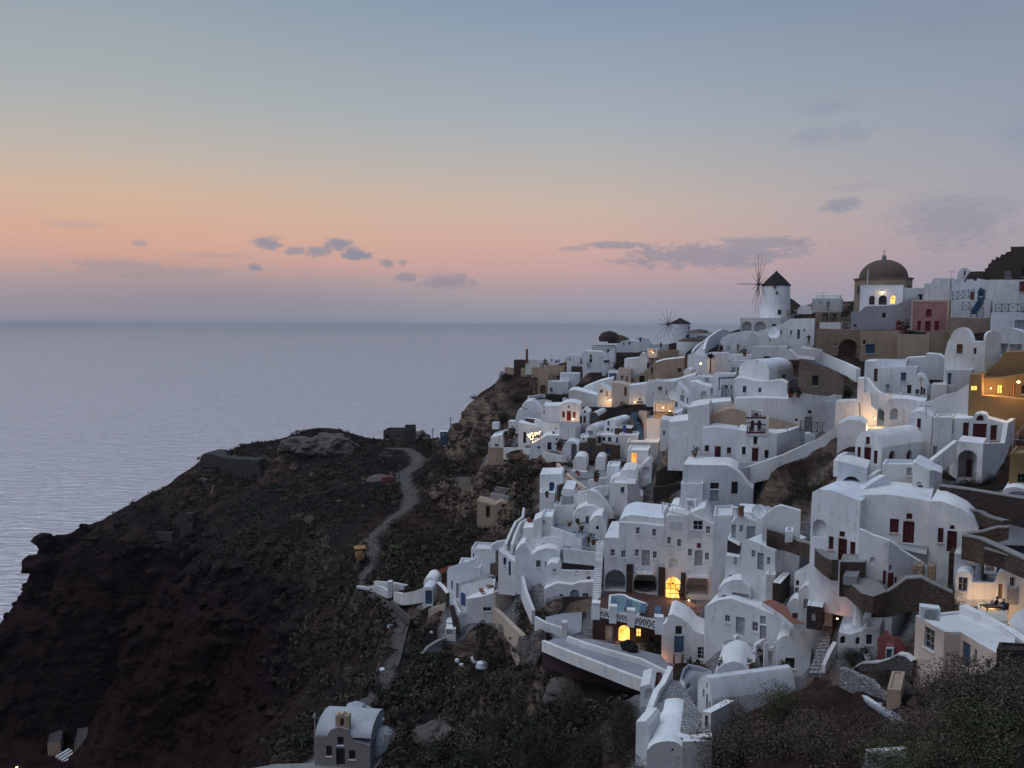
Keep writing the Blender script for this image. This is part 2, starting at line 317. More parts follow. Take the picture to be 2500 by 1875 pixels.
def infill(F, kind, c, a0, a1, h0, h1, d, parent):
    """the door or window that fills an opening, set back d from the wall"""
    arch = kind.isupper(); k = kind.lower(); w, h = a1 - a0, h1 - h0
    poly = archpoly(a0, a1, h0, h1, arch)
    if k == 'd':
        m = MB(); m.face([F.p(a, b, d) for a, b in poly])
        fr = min(.09, w * .1)
        for (x0, x1) in ((a0, a0 + fr), (a1 - fr, a1)): m.hexa([F.p(x0, h0, d), F.p(x1, h0, d), F.p(x1, h0, d - .06), F.p(x0, h0, d - .06)], [F.p(x0, h1 - (w / 2 if arch else 0), d), F.p(x1, h1 - (w / 2 if arch else 0), d), F.p(x1, h1 - (w / 2 if arch else 0), d - .06), F.p(x0, h1 - (w / 2 if arch else 0), d - .06)])
        nl = 2 if w > .7 else 1
        for i in range(nl):
            x0 = a0 + fr + (w - 2 * fr) * i / nl + .03; x1 = a0 + fr + (w - 2 * fr) * (i + 1) / nl - .03
            for y0, y1 in ((h0 + .08, h0 + h * .38), (h0 + h * .42, h0 + h * (.72 if arch else .94))):
                m.hexa([F.p(x0, y0, d), F.p(x1, y0, d), F.p(x1, y0, d - .035), F.p(x0, y0, d - .035)], [F.p(x0, y1, d), F.p(x1, y1, d), F.p(x1, y1, d - .035), F.p(x0, y1, d - .035)])
        return m.build('door', c, parent)
    if k in 'wg' and not arch and w > .45:
        sm = MB(); q_ = [F.p(a0 - .07, h0 - .09, .02), F.p(a1 + .07, h0 - .09, .02), F.p(a1 + .07, h0 - .09, -.13), F.p(a0 - .07, h0 - .09, -.13)]; sm.hexa(q_, [p + Z * .09 for p in q_])
    else: sm = None
    if k == 'w':      # closed shutters / boarded window
        m = MB(); m.face([F.p(a, b, d) for a, b in poly])
        if not arch:
            for i in range(2):
                x0 = a0 + w * i / 2 + .02; x1 = a0 + w * (i + 1) / 2 - .02
                m.hexa([F.p(x0, h0 + .03, d), F.p(x1, h0 + .03, d), F.p(x1, h0 + .03, d - .05), F.p(x0, h0 + .03, d - .05)], [F.p(x0, h1 - .03, d), F.p(x1, h1 - .03, d), F.p(x1, h1 - .03, d - .05), F.p(x0, h1 - .03, d - .05)])
        o = m.build('window', c, parent)
        if sm: sm.build('sill', 'rosecream' if c == 'red' else 'roofwhite', o)
        return o
    if k in 'gl':     # glazed, with frame and glazing bars
        m = MB(); t = .07; d2 = d - .05
        def bar(x0, x1, y0, y1): m.hexa([F.p(x0, y0, d), F.p(x1, y0, d), F.p(x1, y0, d2), F.p(x0, y0, d2)], [F.p(x0, y1, d), F.p(x1, y1, d), F.p(x1, y1, d2), F.p(x0, y1, d2)])
        hs = h1 - (min(w / 2, h * .75) if arch else 0)
        bar(a0, a0 + t, h0, hs); bar(a1 - t, a1, h0, hs); bar(a0 + t, a1 - t, h0, h0 + t); bar(a0 + t, a1 - t, hs - t, hs)
        nv = max(1, round(w / .55)); nh = max(1, round((hs - h0) / .55))
        for i in range(1, nv + (nv == 1)): x = a0 + w * i / max(nv, 2); bar(x - t / 2.4, x + t / 2.4, h0 + t, hs - t)
        for i in range(1, nh): y = h0 + (hs - h0) * i / nh; bar(a0 + t, a1 - t, y - t / 3, y + t / 3)
        if arch:
            cx = (a0 + a1) / 2
            for i in range(1, 5):
                an = math.pi * i / 5; e = F.p(cx + (w / 2) * .97 * math.cos(an), hs + (h1 - hs) * .97 * math.sin(an), d - .02)
                m.tube(F.p(cx, hs, d - .02), e, .03, n=4)
        o = m.build('window', c if k == 'g' else 'timber', parent)
        mm = MB(); mm.face([F.p(a, b, d + .004) for a, b in poly]); mm.build('pane', 'glass' if k == 'g' else c, o)
        if sm: sm.build('sill', 'roofwhite', o)
        return o
def clip_holes(outer, ops):
    ok = []
    for op in ops:
        pl = op['poly']
        good = all(inside(outer, a, b) for a, b in pl)
        op['cut'] = good and not any((o2['box'][0] < op['box'][1] and o2['box'][1] > op['box'][0] and o2['box'][2] < op['box'][3] and o2['box'][3] > op['box'][2]) for o2 in ok)
        if op['cut']: ok.append(op)
    return ok
def wallface(mb, F, outer, ops, w, parent, reveal=.2, mi=0, off=0.):
    """wall polygon on plane F with openings cut and filled"""
    L = []
    for op in ops:
        kind, c, x0, y0, x1, y1 = op[:6]
        a0, a1, h0, h1 = F.rect(op[6] if len(op) > 6 and op[6] in WIN else w, x0, y0, x1, y1)
        if a1 - a0 < .12 or h1 - h0 < .12: continue
        L.append(dict(kind=kind, c=c, box=(a0, a1, h0, h1), poly=archpoly(a0, a1, h0, h1, kind.isupper())))
    ok = clip_holes(outer, L)
    mb.tess([[F.p(a, b, off) for a, b in outer]] + [[F.p(a, b, off) for a, b in o['poly']] for o in ok], mi)
    for o in L:
        a0, a1, h0, h1 = o['box']; pl = o['poly']; k = o['kind'].lower(); n = len(pl)
        if o['cut']:
            d = reveal if k in 'dwgl' else (1.6 if k == 'v' else .55)
            if isinstance(o['c'], (int, float)): d = o['c']
            for i in range(n): mb.face([F.p(*pl[i], off), F.p(*pl[(i + 1) % n], off), F.p(*pl[(i + 1) % n], d), F.p(*pl[i], d)], mi)
            if k in 'nv': mb.face([F.p(a, b, d) for a, b in pl], mi)
            else: infill(F, o['kind'], o['c'], a0, a1, h0, h1, d, parent)
        else:
            if k in 'nv': continue
            infill(F, o['kind'], o['c'], a0, a1, h0, h1, -.05 + off, parent)
def level2(w, x0, y0, x1, y1, Y, yaw):
    u0, v0 = px(w, x0, y0); u1, v1 = px(w, x1, y1)
    Y0 = yf(w, Y) or dep(u0, v0); P0 = at(u0, v0, Y0)
    r = ray(u1, v1)
    if yaw is None:
        k = P0.z / r.z; P1 = r * k
    else:
        a = R(yaw); t = Vector((math.cos(a), math.sin(a)))
        # P0 + s t = k r (xy)
        det = t.x * -r.y + r.x * t.y; s_ = (-P0.x * -r.y + r.x * -P0.y) / det
        P1 = Vector((P0.x + s_ * t.x, P0.y + s_ * t.y, P0.z))
    return P0, P1
def house(name, label, w, base, top, dp, ops=(), sops=(), lops=(), roof='flat', mat='white', rmat=None, Y=None, yaw=None, out=None, par=.35, found=2.5,
          cat='house', group=None, sk=0., foot=True, reveal=.28, right=None, back=True):
    """base=(x0,y0,x1,y1) foot of the front wall (level line) in window w; top = y of the eave above x0;
    out = traced outline of the front (window px, from left foot over the top to right foot), roof 'flat'|'vault'|'out'"""
    P0, P1 = level2(w, *base, Y, yaw); F = Face(P0, P1)
    if found == 2.5 and cat in ('bench', 'box', 'pillar', 'table', 'hut', 'plinth', 'pier', 'planter', 'wall', 'shrine'): found = .6
    if found == 2.5 and P0.y < 106: found = 5.
    pm_ = (P0 + P1) / 2; az_ = math.degrees(math.atan2(pm_.x, pm_.y)); yw_ = math.degrees(math.atan2(F.t.y, F.t.x))
    sk = max(sk, min(44 if yw_ <= 8 else 58, az_ + (4 if yw_ <= 8 else 1) + yw_))
    sgn = math.radians(sk); dv = (-F.n * math.cos(sgn) + F.t * math.sin(sgn)) * dp
    root = thing(name, label, cat, (P0 + P1) / 2, group)
    Wd = F.W; rm = rmat or ('roofwhite' if mat in ('white', 'worn') else mat)
    arc = None
    if out is not None:
        prof = [F.sh(w, *q) for q in out]; prof[0] = (prof[0][0], 0.); prof[-1] = (prof[-1][0], 0.)
        for i_, j_ in ((0, 1), (-1, -2)):
            if abs(prof[i_][0] - prof[j_][0]) < .45: prof[j_] = (prof[i_][0], prof[j_][1])
        roofkind = 'out'
    else:
        Hh = F.sh(w, base[0], top[0] if isinstance(top, tuple) else top)[1]
        if isinstance(top, tuple):      # (spring y, apex y): barrel vault with its gable on the front
            hp = F.sh(w, (base[0] + base[2]) / 2, top[1])[1]; n = 12
            prof = [(0, 0)] + [(Wd / 2 - Wd / 2 * math.cos(math.pi * i / n), Hh + (hp - Hh) * math.sin(math.pi * i / n) ** .9) for i in range(n + 1)] + [(Wd, 0)]
            roofkind = 'out'
        else:
            prof = [(0, 0), (0, Hh), (Wd, Hh), (Wd, 0)]; roofkind = roof
    outer = [(prof[0][0], -found)] + prof[0 + 0:] + [(prof[-1][0], -found)]
    mw, mr = MB(), MB()
    wallface(mw, F, outer, ops, w, root, reveal)
    bk = [F.p(a, h) + dv for a, h in outer]
    if back: mw.face(bk)
    # sides
    for side, sop in ((1, sops), (-1, lops)):
        i0, i1 = (len(prof) - 1, len(prof) - 2) if side > 0 else (0, 1)
        a_, ht = prof[i0][0], prof[i1][1]
        A = F.p(a_, 0); B = A + dv
        SF = Face(A, B) if side > 0 else Face(B, A)
        if roofkind == 'vw' : ht = prof[1][1]
        o2 = [(0, -found), (SF.W, -found), (SF.W, ht), (0, ht)]
        if side > 0 and abs(prof[-1][0] - prof[-2][0]) > .05 or side < 0 and abs(prof[0][0] - prof[1][0]) > .05:
            q0, q1 = prof[i0], prof[i1]   # battered side: plain sloping quad
            mw.face([F.p(q0[0], -found), F.p(*q0), F.p(*q0) + dv, F.p(q0[0], -found) + dv]); mw.face([F.p(*q0), F.p(*q1), F.p(*q1) + dv, F.p(*q0) + dv])
        else:
            wallface(mw, SF, o2, sop, w, root, reveal)
    if roofkind == 'flat':
        H2 = prof[1][1]; c = [F.p(0, H2), F.p(Wd, H2), F.p(Wd, H2) + dv, F.p(0, H2) + dv]; cen = sum(c, Vector()) / 4
        e = .22; inn = []
        du = dv.normalized()
        for (sa, sb) in ((1, 1), (-1, 1), (-1, -1), (1, -1)):
            i = len(inn); inn.append(c[i] + F.t * e * sa + du * e * sb)
        rng = [.04 * random.uniform(-1, 1) for _ in range(4)]
        c = [p + Z * r for p, r in zip(c, rng)]
        for i in range(4):
            j = (i + 1) % 4
            mr.face([c[i], c[j], inn[j] + Z * .02, inn[i] + Z * .02]); mr.face([inn[i] + Z * .02, inn[j] + Z * .02, inn[j] - Z * par, inn[i] - Z * par])
            b_ = [F.p(0, H2), F.p(Wd, H2), F.p(Wd, H2) + dv, F.p(0, H2) + dv]
            mr.face([b_[i], b_[j], c[j], c[i]])
        mr.face([p - Z * par for p in inn])
    elif roofkind == 'out':
        for i in range(len(prof) - 1):
            if i in (0, len(prof) - 2): continue
            mr.face([F.p(*prof[i]), F.p(*prof[i + 1]), F.p(*prof[i + 1]) + dv, F.p(*prof[i]) + dv])
    elif roofkind.startswith('vw'):     # barrel vault running along the front (rise in metres after vw)
        rise = float(roofkind[2:] or 1.5); H2 = prof[1][1]; n = 10; L_, R_ = [], []
        for i in range(n + 1):
            th = math.pi * i / n; q = dv * (.5 - .5 * math.cos(th)) + Z * (H2 + rise * math.sin(th))
            L_.append(F.p(0, 0) + q); R_.append(F.p(Wd, 0) + q)
        for i in range(n): mr.face([L_[i], R_[i], R_[i + 1], L_[i + 1]])
        mw.face(L_); mw.face(R_)
    elif roofkind == 'dome':
        H2 = prof[1][1]; cc = F.p(Wd / 2, H2) + dv / 2; mr.face([F.p(0, H2), F.p(Wd, H2), F.p(Wd, H2) + dv, F.p(0, H2) + dv])
        mr.lathe(cc, [(min(Wd, dp) / 2 * .96 * math.cos(t), min(Wd, dp) / 2 * .8 * math.sin(t)) for t in [i * math.pi / 16 for i in range(9)]], 20)
    mw.build('wall', mat, root, flat=True); mr.build('roof', rm, root, smooth=(roofkind.startswith('vw')))
    if foot:
        q = [F.p(prof[0][0], 0), F.p(prof[-1][0], 0), F.p(prof[-1][0], 0) + dv, F.p(prof[0][0], 0) + dv]
        FOOT.append(([(p.x, p.y) for p in q], P0.z)); SIGHT.append((q[0], q[1])); GCTL.extend([(q[0] + F.n * .6), (q[1] + F.n * .6)])
    root['F'] = 0; del root['F']
    return root, F
def pixY(w, x, y, Y=None):
    u, v = px(w, x, y); return at(u, v, yf(w, Y) or dep(u, v))
def wall(name, label, w, pts, th=.4, mat='white', Y=None, found=.8, cat='wall', cap=None, group=None, kind=None, ctl=True, parent=None, Ys=None, zl=None):
    """free-standing or retaining wall: pts = (x, ytop, ybottom) along its foot"""
    B, T = [], []
    for i, (x, yt, yb) in enumerate(pts):
        u, v = px(w, x, yb); Yy = yf(w, Ys[i]) if Ys else (yf(w, Y) or dep(u, v))
        if zl is not None: r_ = ray(u, v); Yy = zl / r_.z
        b = at(u, v, Yy); u2, v2 = px(w, x, yt); t = at(u2, v2, Yy); t.x, t.y = b.x, b.y
        B.append(b); T.append(t)
    n = len(pts); offs = []
    for i in range(n):
        d = (B[min(i + 1, n - 1)] - B[max(i - 1, 0)]); d.z = 0; d.normalize(); nn = Vector((d.y, -d.x, 0))
        if nn.dot(B[i]) > 0: nn = -nn
        offs.append(-nn * th)
    m = MB(); c = MB()
    ce = .06 if cap else 0
    for i in range(n - 1):
        f = Z * -found; tz = Z * (-.12 if cap else 0)
        a, b, at_, bt = B[i] + f, B[i + 1] + f, T[i] + tz, T[i + 1] + tz; oa, ob = offs[i], offs[i + 1]
        m.face([a, b, bt, at_]); m.face([b + ob, a + oa, at_ + oa, bt + ob])
        if cap:
            ea, eb = -oa.normalized() * ce, -ob.normalized() * ce
            q = [T[i] + ea, T[i + 1] + eb, T[i + 1] + ob - eb, T[i] + oa - ea]; c.hexa([p - Z * .13 for p in q], q)
        else: m.face([at_, bt, bt + ob, at_ + oa])
    for i, k in ((0, 1), (n - 1, -1)): m.face([B[i] - Z * found, B[i] - Z * found + offs[i], T[i] + offs[i], T[i]])
    if parent is not None: return m.build('parapet', mat, parent)
    if cap:
        r = thing(name, label, cat, B[0], group); m.build('wall', mat, r); c.build('coping', cap, r)
    else: r = tag(m.build(name, mat), label, cat, group, kind)
    if ctl: GCTL.extend([b - o * .8 for b, o in zip(B, offs)])
    for i in range(n - 1): SIGHT.append((B[i], B[i + 1]))
    return r
def slab(name, label, w, pts, Y=None, th=2.5, mat='paving', ref=0, cat='terrace', parent=None, dz=0, ctl=True, kind=None, side='worn'):
    """level platform whose outline is traced; height fixed by the point ref at distance Y"""
    u, v = px(w, *pts[ref]); P = at(u, v, yf(w, Y) or dep(u, v)); q = []
    for x, y in pts:
        r = ray(*px(w, x, y)); q.append(r * (P.z / r.z) + Z * dz)
    m = MB(); n_ = len(q)
    m.tess([q], 0); m.tess([[p - Z * th for p in q]], 1)
    for i in range(n_): m.face([q[i] - Z * th, q[(i + 1) % n_] - Z * th, q[(i + 1) % n_], q[i]], 1)
    o = m.build('floor' if parent is not None else name, [mat, side], parent)
    if parent is None: tag(o, label, cat, None, kind)
    if ctl:
        FOOT.append(([(p.x, p.y) for p in q], P.z - .1))
        for i in range(len(q)): SIGHT.append((q[i], q[(i + 1) % len(q)]))
    return o, q
def stairs(name, label, w, bl, br, tl, tr, n, Yb, Yt, mat='white', th=.35, cat='stairs', rmat=None):
    """flight between two level edges: bottom left/right, top left/right in px"""
    P = [pixY(w, *bl, Yb), pixY(w, *br, Yb), pixY(w, *tl, Yt), pixY(w, *tr, Yt)]
    root = thing(name, label, cat, P[0])
    zb = (P[0].z + P[1].z) / 2; zt = (P[2].z + P[3].z) / 2
    for i in range(n):
        a, b = i / n, (i + 1) / n
        q = [P[0].lerp(P[2], a), P[1].lerp(P[3], a), P[1].lerp(P[3], b + .3 / n), P[0].lerp(P[2], b + .3 / n)]; z = zb + (zt - zb) * b
        for p in q: p.z = z
        m = MB(); m.hexa([p - Z * (th + (zt - zb) / n) for p in q], q); m.build('step', mat, root)
    return root

def block(label, w, roof, Y, H, ops={}, mat='white', rmat='roofwhite', ref=0, name='house', cat='house', lip=.18, found=3.):
    """house traced by its level roof outline (px, counter-clockwise seen from above starting front left); ops: edge index -> openings"""
    u, v = px(w, *roof[ref]); P = at(u, v, yf(w, Y)); q = []
    for x, y in roof:
        r = ray(*px(w, x, y)); q.append(r * (P.z / r.z))
    n = len(q); c = sum(q, Vector()) / n; root = thing(name, label, cat, Vector((c.x, c.y, P.z - H))); mw, mr = MB(), MB()
    inn = [p + (c - p).normalized() * min(.35, (c - p).length * .2) for p in q]
    for i in range(n):
        a, b = q[i], q[(i + 1) % n]; F = Face(a, b); wallface(mw, F, [(0, -H - found), (F.W, -H - found), (F.W, 0), (0, 0)], ops.get(i, ()), w, root)
        j = (i + 1) % n; mr.face([a, b, inn[j], inn[i]]); mr.face([inn[i], inn[j], inn[j] - Z * lip, inn[i] - Z * lip])
    mr.tess([[p - Z * lip for p in inn]]); mw.build('wall', mat, root); mr.build('roof', rmat, root)
    FOOT.append(([(p.x, p.y) for p in q], P.z - H)); return root, q
# ---------------------------------------------------------------- sea
q = newmat('seawater')
d1 = q.noise(scaled(q, .045, .17, 1), 1.0, 3, .55, .5); d2 = q.noise(scaled(q, .006, .02, 1), 1.0, 4, .55); d3 = q.noise(scaled(q, .12, .5, 1), 1.0, 4, .6, .3)
q.b.inputs['Base Color'].default_value = (*(.51, .505, .54), 1); q.b.inputs['Roughness'].default_value = 0.06; q.b.inputs['IOR'].default_value = 1.5; q.b.inputs['Metallic'].default_value = 0.6
bump(q, q.m('ADD', q.m('ADD', q.m('MULTIPLY', d1, 2.0), q.m('MULTIPLY', d2, 1.0)), q.m('MULTIPLY', d3, 0.5)), 1.0, 3.4)
def grid_obj(name, x0, x1, y0, y1, z, mat):
    m = MB(); m.face([(x0, y0, z), (x1, y0, z), (x1, y1, z), (x0, y1, z)]); return m.build(name, mat)
sea = grid_obj('sea', -60000, 60000, -2000, 90000, SEA, 'seawater'); sea['kind'] = 'structure'
# ---------------------------------------------------------------- skyline: mills, dome church, upper village
def cyl_panel(root, c, r, ang, z0, z1, wid, mat, name='window', arch=False):
    """a door or window let into a round tower; ang measured from -Y (towards the viewpoint), positive to +X"""
    n = Vector((math.sin(ang), -math.cos(ang), 0)); t = Vector((math.cos(ang), math.sin(ang), 0)); p = Vector(c) + n * (r + .03)
    m = MB(); q = [p - t * wid / 2, p + t * wid / 2, p + t * wid / 2 - n * .6, p - t * wid / 2 - n * .6]
    m.hexa([a + Z * z0 for a in q], [a + Z * z1 for a in q]); return m.build(name, mat, root)
def windmill(label, w, cx, yb, wb, wt, yt, ya, over, hub, Rv, tilt, tip, Y, panels=()):
    P = pixY(w, cx, yb, Y); s = Y / FPX / WIN[w][2]; H = (yb - yt) * s; r0, r1 = wb * s / 2, wt * s / 2
    root = thing('windmill', label, 'windmill', P)
    m = MB(); m.lathe(P - Z * 2, [(r0 * 1.03, 0), (r0, 2), ((r0 + r1) / 2 * .99, 2 + H * .5), (r1, 2 + H), (r1 * .6, 2 + H + .1)], 32); m.build('tower', 'white', root, smooth=True)
    hr = (yt - ya) * s; ro = r1 * over; m = MB(); rows = [(ro, H - .15), (ro * 1.0, H + .1), (ro * .68, H + hr * .36), (ro * .4, H + hr * .64), (ro * .16, H + hr * .86), (.12, H + hr), (.02, H + hr + .25)]
    m.lathe(P, rows, 28); m.face([P + Vector((ro * math.cos(i * math.pi / 14), ro * math.sin(i * math.pi / 14), H - .15)) for i in range(28)]); ob = m.build('roof', 'thatch', root)
    hb = pixY(w, *hub, Y) ; vd = Vector((hb.x, hb.y, 0)).normalized(); ax = (Vector((-vd.y, vd.x, 0)) * math.cos(tilt) - vd * math.sin(tilt) + Z * .02).normalized()   # axle, pointing left and a little towards the viewer
    tipL = (hub[0] - tip) * s / math.cos(tilt); Rb = Rv * s
    m = MB(); m.tube(P + Z * (hb.z - P.z) , hb + ax * .4, .2, .16, 8); m.build('axle', 'timber', root)
    m = MB(); m.tube(hb + ax * .4, hb + ax * tipL, .11, .05, 6); m.build('bowsprit', 'timber', root)
    m = MB(); m.tube(hb - ax * .35, hb + ax * .35, .42, .36, 10); m.build('hub', 'timber', root)
    e1 = Z.cross(ax).normalized(); e2 = ax.cross(e1)
    for i in range(12):
        a = 2 * math.pi * (i + .28) / 12; d = e1 * math.cos(a) + e2 * math.sin(a)
        m = MB(); m.tube(hb + d * .2, hb + d * Rb * .42, .09, .07, 5); m.tube(hb + d * Rb * .3 + ax * .06, hb + d * Rb, .06, .04, 5); m.build('sail_arm', 'timber', root)
    for (x, y0, y1, wd, mt, nm) in panels:
        X = (x - cx) * s / r0; an = math.asin(max(-.98, min(.98, X))) ; cyl_panel(root, P, r0 * .985, an + math.atan2(P.x, P.y) * -1 * 0, (yb - y1) * s, (yb - y0) * s, wd * s, mt, nm)
    FOOT.append(([(P.x + r0 * math.cos(i), P.y + r0 * math.sin(i)) for i in range(6)], P.z)); return root
house('mill_basement', 'white arched base building under the tall windmill', 'A', (1010, 1112, 1500, 1112), 955, 9, [('V', 1.5, 1030, 1000, 1150, 1112), ('V', 1.5, 1180, 1000, 1320, 1112), ('w', 'dark', 1390, 1030, 1440, 1055)], Y=193, yaw=-6)
windmill('tall white windmill with dark conical roof and bare sail arms on the skyline', 'A', 1428, 958, 345, 316, 575, 405, 1.06, (1228, 556), 362, R(13), 980, 199,
         [(1360, 585, 615, 28, 'brown', 'window'), (1384, 650, 680, 26, 'brown', 'window'), (1420, 862, 922, 42, 'glass', 'window'), (1533, 858, 952, 46, 'rosecream', 'door')])
windmill('small white windmill with low grey cone roof, left of the tall one', 'A', 290, 1252, 250, 236, 1022, 958, 1.04, (150, 1030), 178, R(42), 15, 250, [(376, 1065, 1085, 20, 'brown', 'window'), (362, 1160, 1218, 38, 'dark', 'door')])
P = pixY('A', 1600, 935, 225); s = 225 / FPX / 4.88
rt = thing('round_house', 'round white house with black cone roof just behind the tall windmill', 'house', P)
m = MB(); m.lathe(P - Z * 3, [(4.0, 0), (4.0, 3 + 70 * s)], 24); m.build('wall', 'white', rt, True)
m = MB(); m.lathe(P, [(4.35, 68 * s), (2.4, 140 * s), (.9, 190 * s), (.05, 214 * s)], 24); m.build('roof', 'thatch', rt)
house('house', 'pale flat topped house on the skyline between mill and dome', 'A', (1865, 880, 2215, 880), 725, 8, [('w', 'grey', 2040, 768, 2085, 850), ('w', 'cream', 1850, 780, 1872, 850), ('w', 'dark', 1955, 762, 1975, 778)], Y=196, yaw=4)
house('house', 'low grey white vaulted house right beside the tall windmill', 'A', (1690, 905, 1875, 905), (880, 806), 7, Y=198, yaw=-8)
house('house', 'upper white roof block with skylight beside the dome church', 'A', (1910, 735, 2200, 735), 682, 5, Y=202, yaw=4, par=.2)
house('house', 'white stepped house with green door below the tall windmill', 'A', (1230, 1290, 1885, 1285), 0, 9, [('w', 'brown', 1488, 1105, 1508, 1152), ('g', 'whitewood', 1603, 1105, 1632, 1160), ('d', 'green', 1690, 1095, 1726, 1207), ('w', 'dark', 1765, 1090, 1785, 1118), ('w', 'rosecream', 1355, 1210, 1375, 1245)],
      Y=166, yaw=-8, out=[(1230, 1290), (1230, 1112), (1500, 1032), (1612, 965), (1885, 962), (1885, 1285)])
house('house', 'wide low vaulted white house under the mill steps', 'A', (745, 1372, 1240, 1330), 0, 7, [('g', 'whitewood', 768, 1290, 806, 1347), ('w', 'cream', 858, 1292, 888, 1312), ('w', 'tan', 970, 1272, 1002, 1355)], Y=178, yaw=-4,
      out=[(745, 1372), (750, 1290), (800, 1190), (900, 1136), (1040, 1116), (1180, 1128), (1236, 1180), (1240, 1330)])
house('house', 'long white flat house with a dark skylight above the big vault', 'A', (1150, 1445, 1560, 1440), 1300, 7, [('w', 'dark', 1290, 1415, 1372, 1442)], Y=152, yaw=-5)
house('house', 'small white house with chimneys right of the street lamp tree', 'A', (855, 1550, 1140, 1550), 1395, 6, [('w', 'dark', 870, 1470, 890, 1480), ('w', 'greydoor', 915, 1545, 930, 1575)], Y=157, yaw=-15)
house('house', 'white cube house with wooden door under the long flat house', 'A', (930, 1640, 1080, 1640), 1470, 5, [('d', 'brown', 975, 1548, 1003, 1635), ('d', 'greydoor', 930, 1545, 950, 1640)], Y=148, yaw=-18)
house('house', 'small tan house with flat roof left of the mill steps', 'A', (22, 1480, 282, 1475), 1345, 6, [('d', 'dark', 118, 1425, 136, 1475)], Y=196, yaw=8, mat='tan')
house('house', 'long sand coloured house with sloping wall top and one lit window', 'A', (-10, 1720, 345, 1640), 0, 8, [('w', 'dark', 265, 1555, 310, 1606)], Y=170, yaw=22, mat='sand', rmat='roofwhite', out=[(-10, 1720), (-5, 1490), (110, 1455), (345, 1430), (345, 1640)])
house('house', 'white gable end shed with brown door by the sand coloured house', 'A', (335, 1660, 420, 1660), (1600, 1560), 6, [('D', 'brown', 345, 1440, 378, 1545)], Y=166, yaw=-20)
house('house', 'white roof house behind the lamp and the palm', 'A', (380, 1640, 640, 1600), 1400, 9, Y=172, yaw=-12)
house('house', 'white house under the palm with a curved parapet', 'A', (620, 1650, 860, 1640), 1375, 7, Y=165, yaw=-10)
# mill steps and curved parapet
stairs('stairs', 'flight of steps between white parapets climbing to the windmill', 'A', (455, 1392), (580, 1392), (600, 1232), (650, 1225), 11, 186, 198, 'white')
wall('parapet_wall', 'curved white parapet sweeping up beside the mill steps', 'A', [(590, 1330, 1400), (605, 1260, 1370), (640, 1190, 1330), (720, 1130, 1290), (800, 1090, 1200), (880, 1110, 1180)], .5, Ys=[182, 184, 187, 190, 192, 193])
wall('parapet_wall', 'thin white parapet left of the mill steps', 'A', [(450, 1350, 1395), (510, 1280, 1330), (600, 1220, 1260), (690, 1150, 1190)], .4, Ys=[188, 192, 197, 200])
P = pixY('A', 420, 1300, 205); s = 205 / FPX / 4.88
m = MB(); m.lathe(P - Z * 3, [(165 * s, 0), (165 * s, 3 + 60 * s)], 32, sy=.8); rt = thing('threshing_floor', 'round walled threshing floor with brown stone slope near the small windmill', 'terrace', P); m.build('wall', 'white', rt)
m = MB(); m.lathe(P, [(160 * s, 58 * s), (140 * s, 75 * s), (1, 110 * s)], 32, sy=.8); m.build('stone_fill', 'stonebrown', rt)
house('house', 'turquoise edged white terrace house behind the small windmill', 'A', (410, 1200, 640, 1195), 1140, 6, [('w', 'dark', 490, 1178, 620, 1192)], Y=242, yaw=0)
m = MB(); P = pixY('A', 525, 1140, 246); m.lathe(P, [(3.2, 0), (2.4, .9), (.1, 1.3)], 16); tag(m.build('straw_parasol', 'timber'), 'low dark conical straw roof behind the small windmill', 'roof')
house('shrine', 'tiny white pointed shrine at the top of the mill steps', 'A', (630, 1165, 690, 1160), 0, 1.6, [('n', .3, 645, 1140, 672, 1160)], Y=208, yaw=-10, out=[(630, 1165), (632, 1135), (660, 1115), (688, 1135), (690, 1160)], cat='shrine', found=1)
house('house', 'white block with pale terrace left of the small windmill', 'A', (-60, 1330, 150, 1330), 1270, 5, [('w', 'dark', 55, 1250, 75, 1300)], Y=228, yaw=5)
# ---------------- dome church
P = pixY('B', 505, 880, 184); s = 184 / FPX / 4.88
rt = thing('dome_church', 'church with large brown dome on a tan octagonal drum', 'church', P)
r8 = 312 * s; m = MB(); Hd = 372 * s
c8 = [P + Vector((r8 * math.cos(R(22.5 + 45 * i)), r8 * math.sin(R(22.5 + 45 * i)), 0)) for i in range(8)]
m.hexa([p - Z * 4 for p in c8], [p + Z * Hd for p in c8]); m.build('drum', 'stonetan', rt)
m = MB(); c9 = [P + (p - P) * 1.04 for p in c8]; m.hexa([p + Z * (Hd - .02) for p in c9], [p + Z * (Hd + .35) for p in c9]); m.build('cornice', 'domebrown', rt)
m = MB(); m.lathe(P + Z * (Hd + .3), [(268 * s * math.cos(t), 222 * s * math.sin(t)) for t in [i * math.pi / 24 for i in range(13)]], 36); m.build('dome', 'domebrown', rt, True)
m = MB(); ap = P + Z * (Hd + .3 + 220 * s); m.lathe(ap, [(.5, -.1), (.45, .5), (.55, .6), (.3, 1.0), (.06, 1.3), (.05, 2.4)], 12); m.box(ap + Z * 1.75, .7, .08, .1); m.build('finial', 'concrete', rt)
for i in range(8):
    a = R(-90 + 45 * i); pn = P + Vector((math.cos(a), math.sin(a), 0)) * (r8 * .925); m = MB(); m.box(pn + Z * (Hd - 3.2), .3, .7, 1.8, a); m.build('window', 'dark', rt)
_, F = house('house', 'white house with arched windows and lit lamp below the brown dome', 'B', (236, 880, 745, 815), 0, 6, [('G', 'timber', 350, 690, 420, 800), ('D', 'glass', 465, 685, 566, 802), ('L', 'litpane', 605, 690, 672, 790)], Y=174, yaw=-4,
      out=[(236, 880), (270, 566), (742, 566), (745, 880)])
house('house', 'white side wing with long flat canopy right of the dome house', 'B', (745, 830, 1000, 815), 600, 5, [('w', 'dark', 930, 675, 990, 745)], Y=176, yaw=0)
